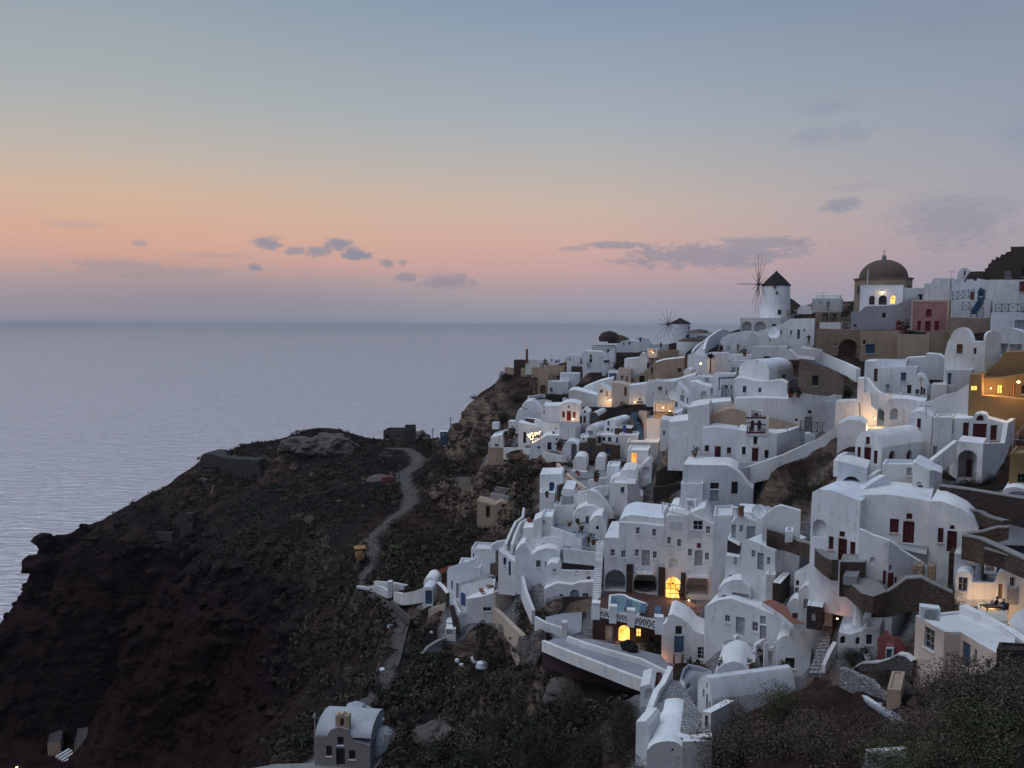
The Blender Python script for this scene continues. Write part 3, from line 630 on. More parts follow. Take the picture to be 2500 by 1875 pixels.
house('house', 'lavender grey house wall with stepped top under the dome', 'B', (130, 1090, 925, 1085), 0, 7, [('W', 'dark', 505, 895, 553, 955), ('w', 'dark', 165, 1035, 207, 1060)], Y=168, yaw=-3, mat='grey', rmat='roofwhite',
      out=[(130, 1090), (130, 882), (245, 878), (300, 818), (545, 810), (680, 800), (760, 762), (922, 692), (925, 1085)])
_, F = house('house', 'pink house with red doors and cream quoins', 'B', (850, 1118, 1300, 1118), 742, 8, [('W', 'brightred', 1025, 850, 1099, 945), ('d', 'brightred', 1018, 995, 1086, 1116), ('w', 'brightred', 925, 995, 970, 1112), ('w', 'brightred', 1130, 995, 1186, 1114)], Y=164, yaw=-6, mat='pink', rmat='cream', par=.2)
for x0, x1, y0, y1 in ((850, 868, 742, 1118), (1275, 1300, 742, 1118), (868, 1275, 742, 768)):
    a0, a1, h0, h1 = F.rect('B', x0, y0, x1, y1); m = MB(); m.hexa([F.p(a0, h0, -.02), F.p(a1, h0, -.02), F.p(a1, h0, -.08), F.p(a0, h0, -.08)], [F.p(a0, h1, -.02), F.p(a1, h1, -.02), F.p(a1, h1, -.08), F.p(a0, h1, -.08)]); m.build('quoin', 'rosecream', _)
house('house', 'tall tan plaster side wall right of the pink house', 'B', (1300, 1180, 1485, 1100), 742, 9, Y=163.2, yaw=30, mat='tan')
house('shrine', 'small dark red shrine box on a pink plinth', 'B', (668, 1075, 742, 1075), 0, 1.5, [('g', 'brightred', 690, 1010, 722, 1050)], Y=158, yaw=0, mat='redplaster', out=[(668, 1075), (668, 1005), (705, 978), (742, 1005), (742, 1075)], cat='shrine', found=.1, foot=False)
house('plinth', 'pink plinth under the red shrine box', 'B', (640, 1155, 780, 1155), 1076, 1.8, Y=158.2, yaw=0, mat='pink', cat='plinth', par=.02)
house('house', 'ruined tan stone house with a tall dark arch', 'A', (1900, 1400, 2310, 1380), 0, 8, [('V', 2.5, 2180, 1210, 2415, 1440), ('w', 'dark', 2130, 1265, 2160, 1290)], Y=150, yaw=-6, mat='stonetan', rmat='tan', out=[(1900, 1400), (1905, 1090), (1960, 1085), (2440, 1098), (2440, 1470)])
house('house', 'long brown stone wall with one blue shuttered window under the pink house', 'B', (240, 1462, 690, 1462), 1108, 7, [('w', 'teal', 310, 1270, 422, 1382), ('w', 'dark', 278, 1220, 310, 1270)], Y=142, yaw=-3, mat='tan', rmat='concrete')
house('house', 'pale tan retaining house wall left of the dark gap', 'B', (680, 1440, 1060, 1400), 0, 6, Y=140, yaw=-2, mat='sand', rmat='concrete', out=[(680, 1440), (690, 1150), (1030, 1160), (1040, 1130), (1060, 1130), (1060, 1430)])
house('house', 'grey brown stucco wall below the tan side wall', 'B', (1062, 1420, 1300, 1390), 1112, 6, Y=140, yaw=4, mat='tan', rmat='concrete')
house('belfry_house', 'tan stone belfry house with two small bells left of the lavender wall', 'A', (1900, 1100, 2190, 1090), 885, 5, [('n', .6, 1990, 905, 2060, 1000), ('n', .6, 2090, 905, 2165, 1000)], Y=170, yaw=-4, mat='stonetan', rmat='concrete', cat='belfry')
for x in (2112, 2030): 
    P = pixY('A', x, 950, 169); m = MB(); m.lathe(P, [(.55, -.5), (.42, -.2), (.3, .3), (.08, .55), (.02, .8)], 12); tag(m.build('bell', 'iron'), 'dark bronze bell hanging in the tan belfry, ' + ('right one' if x > 2100 else 'left one'), 'bell')
house('house', 'white arched porch wall under the tan belfry', 'A', (1950, 1240, 2200, 1240), 1010, 5, [('N', .5, 2100, 1030, 2230, 1090), ('w', 'dark', 1965, 1190, 2030, 1225)], Y=160, yaw=-4)
house('house', 'stepped white house with stacked terraces left of the crenellated wall', 'B', (1000, 800, 1330, 760), 0, 6, Y=166, yaw=-2, out=[(1000, 800), (1005, 548), (1085, 545), (1120, 482), (1310, 482), (1330, 760)])
house('house', 'white crenellated terrace wall with a round red lamp', 'B', (1325, 800, 1765, 790), 0, 6, Y=158, yaw=0, out=[(1325, 800), (1312, 480), (1375, 490), (1380, 548), (1415, 548), (1420, 505), (1455, 505), (1462, 530), (1505, 530), (1510, 500), (1580, 495), (1590, 515), (1630, 515), (1640, 488), (1765, 510), (1765, 790)])
house('house', 'small white vault with pointed gable and slit window on the skyline', 'B', (1400, 500, 1560, 498), (460, 358), 9, [('w', 'dark', 1480, 395, 1502, 445)], Y=170, yaw=-25)
house('ruin', 'roofless brown stone ruin on the highest rock', 'B', (1690, 510, 2230, 510), 0, 7, [('w', 'concrete', 1960, 380, 2052, 480), ('w', 'dark', 2170, 350, 2220, 470)], Y=168, yaw=-4, mat='stonebrown', rmat='stonedark', cat='ruin',
      out=[(1690, 510), (1700, 440), (1722, 425), (1730, 370), (1762, 362), (1775, 310), (1800, 305), (1815, 258), (1850, 268), (1868, 225), (1905, 240), (1930, 195), (1965, 205), (1990, 170), (2040, 165), (2036, 110), (2230, 104), (2230, 510)])
house('house', 'low brown stone shed roof beside the white skyline vault', 'B', (1500, 510, 1700, 505), 0, 5, Y=166, yaw=-4, mat='stonebrown', rmat='timber', out=[(1490, 510), (1520, 450), (1560, 405), (1700, 400), (1705, 505)])
house('house', 'big white wall house with sloping buttress under the ruin', 'B', (1760, 860, 2230, 850), 502, 8, [('w', 'redplaster', 2140, 520, 2230, 645)], Y=152, yaw=-3)
house('house', 'white dome backed house with a pale buttress beside the blue stairs', 'B', (1820, 895, 2140, 880), 0, 5, Y=146, yaw=-3, out=[(1820, 895), (1820, 700), (1900, 640), (2010, 590), (2110, 580), (2150, 800), (2150, 880)])
house('house', 'white house with wide grey window under the blue railing', 'B', (1790, 1120, 2230, 1110), 895, 7, [('w', 'greydoor', 2085, 985, 2215, 1092)], Y=130, yaw=-2)
house('house', 'white house wall with blue stairway landing', 'B', (1455, 960, 1790, 950), 745, 6, Y=146, yaw=2)
house('house', 'tan plaster wall below the blue fence', 'B', (1300, 1110, 1790, 1085), 955, 5, Y=139, yaw=0, mat='tan')
house('house', 'tall white vaulted house with brown shuttered window', 'B', (1240, 1605, 1720, 1605), 0, 8, [('w', 'brown', 1393, 1270, 1472, 1382), ('w', 'red', 1597, 1315, 1636, 1387)], Y=112, yaw=-6,
      out=[(1240, 1605), (1270, 1400), (1290, 1230), (1310, 1215), (1330, 1160), (1370, 1100), (1430, 1072), (1490, 1080), (1535, 1130), (1562, 1200), (1568, 1240), (1700, 1242), (1722, 1190), (1725, 1605)])
house('house', 'white gabled side house right of the tall vaulted house', 'B', (1722, 1600, 1910, 1500), (1190, 1110), 6, Y=111.2, yaw=30)
house('house', 'broad white vault over a dark recessed porch', 'B', (1740, 1400, 2230, 1400), (1240, 1075), 8, [('n', 1.5, 1910, 1262, 2010, 1392), ('n', 1.2, 2020, 1270, 2180, 1385)], Y=120, yaw=-4)
house('house', 'white house with narrow brown door below the tan walls', 'B', (300, 1790, 780, 1770), 1465, 7, [('d', 'timber', 410, 1565, 452, 1750), ('w', 'bluegrey', 730, 1607, 796, 1705), ('w', 'grey', 545, 1750, 597, 1812)], Y=121, yaw=-6)
house('house', 'low white vaulted roof house between tan wall and tall vault', 'B', (700, 1680, 1235, 1660), 0, 6, Y=124, yaw=-4, out=[(700, 1680), (765, 1465), (790, 1432), (1020, 1420), (1030, 1380), (1180, 1392), (1235, 1440), (1235, 1660)])
house('house', 'yellow ochre upper house block at the right edge', 'E', (1700, 190, 2230, 200), 0, 8, Y=106, yaw=0, mat='yellow', out=[(1700, 190), (1700, 150), (1890, 15), (1960, -95), (2230, -105), (2230, 200)])
# ---------------------------------------------------------------- far houses on the cape (left of the mills)
house('house', 'white flat roofed hut beside a brick chimney at the cape tip', 'C', (650, 560, 862, 560), 478, 5, Y=240, yaw=0)
m = MB(); P = pixY('C', 665, 480, 240); m.box(P - Z * 1, .7, .7, 4.2); tag(m.build('chimney', 'clay'), 'square red brick chimney at the cape tip', 'chimney')
house('house', 'tan stone stub building at the end of the cape', 'C', (510, 585, 652, 585), 485, 5, Y=243, yaw=0, mat='stonebrown')
wall('retaining_wall', 'long tan stone retaining wall along the cape cliff', 'C', [(400, 565, 640), (550, 585, 660), (720, 570, 690), (860, 570, 690), (920, 545, 690), (1120, 550, 650), (1335, 560, 640)], .8, 'tan', Ys=[247, 244, 240, 238, 237, 235, 232], ctl=False, found=2)
wall('retaining_wall', 'dark stone stretch of wall right of the cape wall', 'C', [(1115, 556, 636), (1335, 562, 640)], .6, 'stonedark', Ys=[234, 231], ctl=False)
house('cave_house', 'tan arched cave front cut into the cape cliff', 'C', (800, 890, 922, 890), 640, 5, [('V', 2.0, 822, 778, 892, 890)], Y=229, yaw=0, mat='tan')
house('house', 'white house with flat terrace roof and blue window below the cape wall', 'C', (915, 885, 1160, 880), 740, 6, [('w', 'bluegrey', 940, 815, 972, 862)], Y=221, yaw=-6)
house('house', 'pale upper storey with long flat roof on the cape', 'C', (1060, 745, 1290, 740), 640, 5, Y=226, yaw=-4)
house('bell_gable', 'little white bell gable on the cape wall', 'C', (935, 540, 1000, 540), (500, 460), 1.2, [('N', .5, 948, 470, 968, 510)], Y=238, yaw=0, cat='belfry')
house('house', 'white house with two dark doors at the left of the cape row', 'C', (1140, 548, 1332, 548), 428, 6, [('w', 'dark', 1168, 465, 1184, 490), ('d', 'dark', 1303, 465, 1322, 532)], Y=233, yaw=-4)
house('house', 'white two storey cape house with dark upper window', 'C', (1330, 622, 1575, 615), 0, 7, [('w', 'brown', 1415, 420, 1441, 457), ('d', 'dark', 1410, 470, 1444, 512), ('w', 'blue', 1555, 440, 1578, 470), ('w', 'greydoor', 1380, 510, 1420, 570)], Y=226, yaw=-6,
      out=[(1330, 622), (1312, 410), (1370, 375), (1560, 380), (1600, 420), (1575, 615)])
house('house', 'white house with brown roof terrace near the top of the cape', 'C', (1440, 392, 1705, 390), 312, 6, [('w', 'dark', 1475, 372, 1500, 385), ('w', 'dark', 1620, 355, 1645, 385)], Y=238, yaw=0, rmat='timber')
house('house', 'white gabled house with two small windows high on the cape', 'C', (1720, 385, 2000, 380), 0, 6, [('w', 'dark', 1810, 278, 1826, 300), ('w', 'bluegrey', 1875, 268, 1903, 300)], Y=236, yaw=-3, out=[(1720, 385), (1720, 320), (1800, 255), (1880, 240), (1990, 265), (2000, 380)])
house('house', 'white hut with tall dark doorway highest on the cape', 'C', (1960, 300, 2110, 300), (240, 208), 5, [('w', 'dark', 2003, 215, 2030, 268)], Y=243, yaw=0)
house('house', 'pale grey wall house under the highest hut', 'C', (1990, 370, 2130, 366), 270, 5, Y=235, yaw=0)
m = MB(); P = pixY('C', 1645, 262, 240); m.lathe(P, [(3.0, 0), (3.2, 1.2), (2.2, 2.6), (.2, 3.2)], 14); tag(m.build('boulder', 'stonedark', smooth=True), 'rounded dark rock on the cape ridge', 'rock')
m = MB(); P = pixY('C', 1760, 282, 240); m.lathe(P, [(2.5, 0), (2.5, 1.2), (1.2, 2.2), (.2, 2.5)], 12, sx=1.3); tag(m.build('boulder', 'stonebrown', smooth=True), 'brown rock beside the dark rock on the ridge', 'rock')
house('house', 'white house with columned pergola and lit upper terrace', 'C', (2095, 450, 2230, 450), 350, 5, [('w', 'litpane2', 2135, 355, 2160, 385), ('w', 'dark', 2175, 360, 2196, 380)], Y=215, yaw=0)
house('house', 'white slanted wall house right of the two storey cape house', 'C', (1560, 680, 1710, 640), 0, 6, [('w', 'dark', 1580, 485, 1650, 515)], Y=215, yaw=-8, out=[(1560, 680), (1560, 440), (1640, 390), (1700, 330), (1710, 640)])
house('house', 'pale vaulted house with tall buttress among dark shrubs', 'C', (1825, 590, 2100, 600), 0, 7, [('w', 'dark', 2095, 515, 2122, 580)], Y=200, yaw=-8, out=[(1825, 590), (1840, 470), (1990, 455), (2035, 395), (2065, 400), (2100, 470), (2120, 600)])
house('house', 'pinkish tan house with two white windows', 'C', (1750, 785, 1900, 785), 590, 7, [('g', 'whitewood', 1783, 665, 1818, 722), ('g', 'whitewood', 1842, 675, 1872, 745)], Y=193, yaw=-8, mat='rosecream')
house('house', 'tan house with black doorway and outside stair wall', 'C', (1900, 790, 2230, 770), 0, 8, [('d', 'dark', 2005, 670, 2068, 778), ('w', 'dark', 2145, 572, 2170, 642), ('w', 'dark', 2095, 725, 2120, 760)], Y=189, yaw=6, mat='sand', out=[(1900, 790), (1900, 770), (2010, 650), (2060, 620), (2196, 520), (2230, 510), (2230, 770)])
house('house', 'blue white balcony house left of the pinkish tan house', 'C', (1635, 720, 1760, 720), 618, 5, [('w', 'bluegrey', 1645, 640, 1735, 705)], Y=198, yaw=-6)
house('house', 'cream house with narrow arched window below the tan house', 'C', (1672, 1005, 1880, 985), 0, 7, [('W', 'brown', 1825, 800, 1855, 912)], Y=180, yaw=-15, mat='rosecream', out=[(1672, 1005), (1680, 750), (1780, 760), (1870, 785), (1880, 985)])
house('house', 'white house with round vent and street lamp right of the cream house', 'C', (1880, 1000, 2090, 985), 0, 7, [('w', 'bluegrey', 1970, 975, 2050, 1000), ('w', 'dark', 1998, 940, 2025, 965)], Y=176, yaw=-8, out=[(1880, 1000), (1885, 790), (2050, 770), (2090, 760), (2090, 985)])
house('house', 'white stepped parapet house at the edge of the lit awning', 'C', (2090, 1030, 2300, 990), 740, 7, [('w', 'cream', 2170, 860, 2190, 910)], Y=168, yaw=-10)
house('house', 'broad white barn like house with plain wall on the cape slope', 'C', (1160, 1030, 1510, 1030), 0, 9, Y=184, yaw=-3, out=[(1160, 1030), (1185, 845), (1230, 835), (1500, 905), (1510, 1030)])
house('house', 'white triangular gable house with round window and lit lamp', 'C', (1505, 1035, 1745, 1000), 0, 9, [('W', 'dark', 1538, 835, 1568, 872), ('d', 'red', 1612, 855, 1626, 920)], Y=182, yaw=-6, out=[(1505, 1035), (1520, 860), (1535, 770), (1640, 830), (1745, 885), (1748, 1000)])
house('house', 'long sloping white roof house behind the triangular gable', 'C', (1330, 850, 1680, 850), 0, 9, Y=192, yaw=-5, out=[(1330, 850), (1330, 815), (1520, 740), (1690, 695), (1690, 850)])
house('house', 'white house with bright red door and red shutters', 'C', (1050, 1215, 1300, 1210), 0, 8, [('w', 'brightred', 1085, 1095, 1118, 1167), ('d', 'brightred', 1140, 1090, 1191, 1207), ('w', 'brightred', 1212, 1100, 1246, 1172), ('w', 'brightred', 1155, 1025, 1176, 1054)], Y=168, yaw=-3,
      out=[(1050, 1215), (1052, 1020), (1100, 995), (1165, 982), (1230, 990), (1290, 1015), (1300, 1210)])
house('house', 'white wing with two slit windows left of the bright red door', 'C', (828, 1210, 1052, 1215), 0, 8, [('w', 'dark', 865, 1045, 876, 1062), ('w', 'dark', 864, 1085, 877, 1120)], Y=169, yaw=-3, out=[(828, 1210), (830, 1060), (865, 1015), (905, 1030), (1052, 1025), (1052, 1215)])
house('house', 'white house with two dark red doors under the terrace lamp', 'C', (1292, 1245, 1410, 1240), 0, 7, [('d', 'red', 1298, 1150, 1321, 1232), ('d', 'red', 1340, 1150, 1367, 1232), ('w', 'dark', 1348, 1085, 1367, 1116)], Y=165, yaw=-4, out=[(1292, 1245), (1292, 1120), (1350, 1068), (1405, 1110), (1410, 1240)])
house('dovecote', 'rounded white pigeon house pierced with dark holes', 'C', (530, 1225, 832, 1215), 0, 7, [('w', 'dark', 606, 1045, 620, 1060), ('w', 'dark', 634, 1060, 648, 1075), ('w', 'dark', 660, 1058, 674, 1070), ('w', 'dark', 700, 1095, 714, 1108), ('w', 'dark', 815, 1115, 829, 1130), ('W', 'dark', 605, 1195, 622, 1225)], Y=172, yaw=-6, cat='dovecote',
      out=[(530, 1225), (535, 1170), (555, 1090), (595, 1065), (610, 1010), (650, 975), (720, 968), (770, 1000), (825, 1070), (832, 1215)])
wall('parapet_wall', 'white curved garden wall above the pigeon house', 'C', [(690, 910, 945), (760, 905, 930), (850, 890, 925), (885, 900, 935)], .5, Ys=[185, 186, 188, 188])
wall('parapet_wall', 'low white garden kerb left of the barn like house', 'C', [(780, 960, 1010), (880, 955, 1005), (960, 970, 1010), (975, 1000, 1020)], .5, Y=180)
house('pillar', 'white square gatepost by the barn like house', 'C', (1088, 1005, 1148, 1005), 945, 1.2, Y=178, yaw=0, cat='pillar', par=.05)
wall('retaining_wall', 'dark red stone terrace wall below the bright red door', 'C', [(645, 1168, 1215), (760, 1180, 1240), (830, 1215, 1262), (1050, 1245, 1305), (1052, 1280, 1365), (1240, 1290, 1360), (1305, 1262, 1350)], .6, 'stonedark', Ys=[170, 168, 166, 163, 160, 159, 160], cap='white')
slab('terrace', 'pale lit terrace in front of the bright red door', 'C', [(660, 1168), (830, 1212), (1050, 1215), (1290, 1210), (1310, 1262), (1240, 1285), (1052, 1275), (1050, 1243), (830, 1214)], Y=166, mat='paving', ref=3)
house('house', 'white terrace house with tall dark door and twinkling tree', 'C', (562, 1480, 1045, 1470), 0, 5, [('d', 'dark', 622, 1340, 656, 1472)], Y=166, yaw=-4, out=[(562, 1480), (560, 1228), (800, 1265), (1040, 1325), (1045, 1470)])
house('house', 'small white store with one dark window beside the twinkling tree', 'C', (965, 1420, 1050, 1415), 1320, 3, [('w', 'dark', 973, 1330, 997, 1372)], Y=160, yaw=-5)
house('house', 'white terrace bastion with a slit window above tan cliff', 'C', (208, 1560, 385, 1545), 0, 9, [('w', 'bluegrey', 282, 1483, 332, 1511)], Y=172, yaw=-6, out=[(208, 1560), (210, 1470), (232, 1450), (232, 1405), (380, 1370), (385, 1545)])
house('buttress', 'tan buttress under the white terrace bastion', 'C', (205, 1720, 390, 1680), 1525, 5, Y=170.5, yaw=-6, mat='tan', cat='wall')
wall('parapet_wall', 'white parapet at the back of the planted terrace', 'C', [(232, 1400, 1440), (400, 1365, 1400), (540, 1340, 1390)], .4, Ys=[178, 178, 177])
wall('retaining_wall', 'long worn white wall along the foot of the cape houses', 'C', [(385, 1525, 1620), (600, 1530, 1625), (760, 1550, 1640), (900, 1590, 1670), (1090, 1630, 1690)], .6, 'worn', Ys=[168, 164, 160, 156, 153])
house('house', 'white house with dark doorways and blue hatch above the worn wall', 'C', (695, 1540, 1120, 1560), 0, 8, [('w', 'blue', 789, 1510, 823, 1541), ('d', 'dark', 910, 1462, 958, 1556), ('d', 'dark', 1018, 1475, 1048, 1556)], Y=158, yaw=-4, out=[(695, 1540), (730, 1480), (860, 1402), (900, 1380), (1180, 1380), (1190, 1560)])
house('cave_house', 'grey white domed cave front with deep dark arch', 'C', (1085, 1690, 1290, 1690), (1560, 1448), 6, [('V', 3, 1192, 1480, 1258, 1690)], Y=152, yaw=-12)
house('house', 'blue doored cave with brown stone arch', 'C', (1420, 1215, 1510, 1215), (1150, 1103), 9, [('D', 'bluegrey', 1450, 1130, 1490, 1205)], Y=160, yaw=-18, mat='stonebrown', rmat='roofwhite')
house('house', 'white barrel vault with blue window behind the stone terrace', 'C', (1580, 1345, 1715, 1340), (1240, 1186), 9, [('w', 'blue', 1625, 1208, 1647, 1262), ('d', 'dark', 1615, 1292, 1650, 1342), ('w', 'blue', 1668, 1308, 1690, 1345)], Y=156, yaw=-28)
house('house', 'white barrel vault with large dark opening', 'C', (1370, 1420, 1492, 1425), (1320, 1255), 8, [('w', 'grey', 1390, 1322, 1456, 1408)], Y=155, yaw=-22)
house('house', 'stone terraced block with blue shutter right of the vaults', 'C', (1710, 1350, 1915, 1350), 1292, 5, [('w', 'blue', 1805, 1260, 1850, 1350)], Y=153, yaw=-6, mat='stonebrown', rmat='roofwhite')
house('house', 'white low house with blue doors on a brown stone base', 'C', (1495, 1490, 1775, 1500), 1372, 6, [('d', 'dark', 1510, 1390, 1552, 1475), ('d', 'dark', 1560, 1400, 1600, 1472), ('d', 'blue', 1630, 1400, 1672, 1484), ('w', 'blue', 1728, 1405, 1752, 1487)], Y=150, yaw=-8)
house('house', 'white cubic house right of the blue doors', 'C', (1775, 1570, 1990, 1530), 1378, 6, Y=148, yaw=4)
house('house', 'narrow white house with blue hatch left of the blue doors', 'C', (1300, 1480, 1390, 1485), 1400, 5, [('d', 'blue', 1330, 1408, 1352, 1472)], Y=151, yaw=-8)
house('basement_wall', 'brown stone basement wall with blue hatches below the blue doors', 'C', (1285, 1650, 1760, 1640), 0, 4, [('w', 'blue', 1415, 1520, 1437, 1590), ('w', 'blue', 1615, 1535, 1650, 1610)], Y=147, yaw=-4, mat='stonebrown', rmat='concrete', cat='wall', out=[(1285, 1650), (1290, 1470), (1385, 1460), (1385, 1410), (1480, 1412), (1485, 1500), (1545, 1500), (1560, 1470), (1755, 1500), (1760, 1640)])
stairs('stairs', 'blue grey steps climbing beside the vaults of the cape', 'C', (1990, 1330), (2035, 1330), (1910, 1112), (1985, 1112), 12, 154, 163, 'bluegrey')
stairs('stairs', 'lower run of blue grey steps in front of the cubic house', 'C', (1988, 1430), (2060, 1425), (1990, 1332), (2062, 1330), 7, 148, 153, 'bluegrey')
wall('parapet_wall', 'tan edged white wall along the blue grey steps', 'C', [(2090, 1110, 1370), (2100, 1090, 1300), (2000, 1085, 1140)], .5, 'rosecream', Ys=[150, 155, 160])
house('house', 'large white roof house with dark pots and round tables', 'C', (1850, 1690, 2230, 1650), 1460, 8, [('d', 'litpane2', 1912, 1592, 1972, 1740), ('w', 'greydoor', 1868, 1600, 1895, 1720)], Y=143, yaw=-4)
house('house', 'white house wall behind the round tables', 'C', (2090, 1440, 2300, 1430), 1180, 6, Y=150, yaw=-8)
house('kerb', 'white fallen garden wall left of the pigeon house', 'C', (250, 1275, 325, 1270), 1228, 2, Y=178, yaw=-10, cat='wall', par=.05)
house('kerb', 'low white double step by the pigeon house', 'C', (445, 1260, 560, 1275), 1215, 3, Y=176, yaw=-6, cat='wall', par=.05)
# ---------------------------------------------------------------- middle village (church with belfry, red door mansion)
house('house', 'great white barrel vault with a blank rounded end', 'D', (990, 240, 1350, 255), (120, -12), 11, [], [('w', 'timber', 1512, 170, 1560, 270), ('d', 'timber', 1580, 260, 1635, 365)], Y=128, yaw=-38)
house('house', 'white terrace house with blue window under the great vault', 'D', (930, 600, 1560, 590), 0, 6, [('w', 'teal', 1041, 305, 1086, 381), ('w', 'bluegrey', 1227, 324, 1266, 378)], Y=123, yaw=-5, out=[(930, 600), (940, 215), (1030, 205), (1130, 232), (1240, 250), (1500, 240), (1560, 275), (1560, 590)])
house('house', 'tan ruined wall house with blocked doorway behind potted plants', 'D', (1700, 425, 2110, 420), 0, 7, [('w', 'dark', 1868, 180, 1946, 302)], Y=125, yaw=-4, mat='stonetan', rmat='white', out=[(1700, 425), (1715, -20), (1750, -10), (2080, 90), (2240, 180), (2240, 420)])
wall('parapet_wall', 'sloping white ramp parapet above the tan ruin', 'A', [(1740, 1290, 1345), (1900, 1330, 1400), (2100, 1420, 1500), (2250, 1490, 1570), (2390, 1560, 1660)], .9, Ys=[127, 126, 125, 124, 122], ctl=False)
house('house', 'pale terraced house with wooden bench left of the ramp', 'A', (1560, 1440, 1745, 1400), 1330, 5, Y=150, yaw=-5)
slab('terrace', 'stone terrace where the dark figure stands', 'A', [(1600, 1310), (1760, 1285), (1990, 1330), (1900, 1420), (1700, 1400)], Y=150, ref=1, mat='concrete', th=.4)
house('house', 'small white house with slatted grey shutters left of the great vault', 'D', (240, 570, 400, 590), 0, 6, [('w', 'greydoor', 298, 413, 345, 512), ('d', 'greydoor', 375, 440, 392, 510), ('w', 'brown', 320, 355, 333, 395)], Y=140, yaw=-14, out=[(240, 570), (245, 340), (262, 262), (330, 330), (400, 400), (400, 590)])
house('house', 'white vault house with blind arch below the blue pergola', 'D', (400, 480, 640, 470), 0, 6, [('N', .5, 540, 362, 612, 442)], Y=138, yaw=-8, out=[(400, 480), (375, 262), (470, 250), (560, 290), (640, 305), (640, 470)])
house('house', 'low white house with green hatch at the left of the slope', 'D', (-20, 450, 240, 440), 250, 7, [('w', 'green', 33, 312, 82, 358), ('w', 'bluegrey', 124, 358, 137, 408)], Y=149, yaw=-6)
house('house', 'pale roof house with warm glow beside the sand coloured house', 'D', (105, 300, 480, 290), 0, 7, Y=152, yaw=-10, out=[(105, 300), (120, 250), (240, 235), (470, 160), (480, 290)])
house('house', 'white house with striped shutters under the pergola', 'D', (640, 460, 785, 450), 305, 5, [('w', 'greydoor', 655, 330, 690, 400)], Y=134, yaw=-4)
house('house', 'white flat house with green window behind the blue pergola', 'D', (690, 400, 940, 390), 165, 7, [('g', 'greydoor', 822, 292, 868, 342), ('w', 'greydoor', 895, 303, 918, 335)], Y=136, yaw=-5)
house('house', 'small white stepped roof house above the pergola', 'D', (480, 335, 700, 325), 195, 6, [('w', 'greydoor', 590, 200, 640, 240)], Y=145, yaw=-8)
house('house', 'white balcony tower at the left edge of the tall white wall', 'D', (55, 900, 310, 880), 0, 6, [('w', 'greydoor', 90, 838, 118, 892), ('N', .4, 218, 632, 268, 690)], Y=131, yaw=-8, out=[(55, 900), (68, 700), (215, 720), (215, 640), (300, 600), (310, 880)])
house('house', 'white stair tower with small upper hatch beside the tall wall', 'D', (215, 700, 400, 690), 0, 5, [('w', 'bluegrey', 236, 490, 262, 556), ('w', 'rosecream', 356, 580, 376, 636)], Y=136, yaw=-8, out=[(215, 700), (220, 520), (262, 480), (330, 545), (400, 560), (400, 690)])
house('house', 'tall blank white house wall left of the belfry church', 'D', (150, 1110, 548, 1170), 0, 9, [('w', 'dark', 260, 845, 272, 860)], Y=118, yaw=-14, out=[(150, 1110), (155, 735), (390, 710), (392, 560), (640, 515), (642, 770), (548, 815), (548, 1170)])
house('house', 'white roofed long house with curved parapet behind the belfry church', 'D', (400, 800, 930, 740), 0, 8, Y=124, yaw=14, out=[(400, 800), (400, 555), (500, 520), (640, 510), (900, 480), (930, 575), (930, 740)])
house('rock_vault', 'bare tan rubble vault behind the white belfry', 'D', (640, 830, 1070, 820), 0, 7, Y=119, yaw=-4, mat='tan', rmat='tan', cat='ruin', out=[(640, 830), (640, 660), (760, 610), (900, 570), (1000, 590), (1060, 620), (1070, 820)])
_, F = house('church', 'white church annex with dark door left of the belfry', 'D', (550, 1168, 962, 1216), 0, 8, [('w', 'dark', 588, 1010, 641, 1086), ('d', 'red', 706, 1024, 782, 1196), ('w', 'dark', 852, 1036, 905, 1112)], Y=114.5, yaw=-3, cat='church', out=[(550, 1168), (545, 808), (700, 790), (985, 822), (962, 1216)])
ch, F = house('church', 'white church front with belfry above its dark red door', 'D', (962, 1216, 1440, 1190), 0, 9, [('w', 'dark', 1032, 1028, 1080, 1120), ('d', 'red', 1150, 1045, 1230, 1203), ('w', 'dark', 1300, 1068, 1353, 1166), ('w', 'dark', 1168, 905, 1219, 1002)], Y=112.5, yaw=-3, cat='church', out=[(962, 1216), (985, 822), (1090, 845), (1320, 865), (1440, 870), (1440, 1190)])
for x0, x1, y0, y1 in ((580, 648, 1086, 1096), (845, 912, 1112, 1122), (1026, 1086, 1120, 1130), (1294, 1358, 1166, 1176), (1140, 1240, 1030, 1044), (700, 788, 1010, 1023)):
    a0, a1, h0, h1 = F.rect('D', x0, y0, x1, y1); m = MB(); m.hexa([F.p(a0, h0, .1), F.p(a1, h0, .1), F.p(a1, h0, -.1), F.p(a0, h0, -.1)], [F.p(a0, h1, .1), F.p(a1, h1, .1), F.p(a1, h1, -.1), F.p(a0, h1, -.1)]); m.build('sill', 'rosecream', ch)
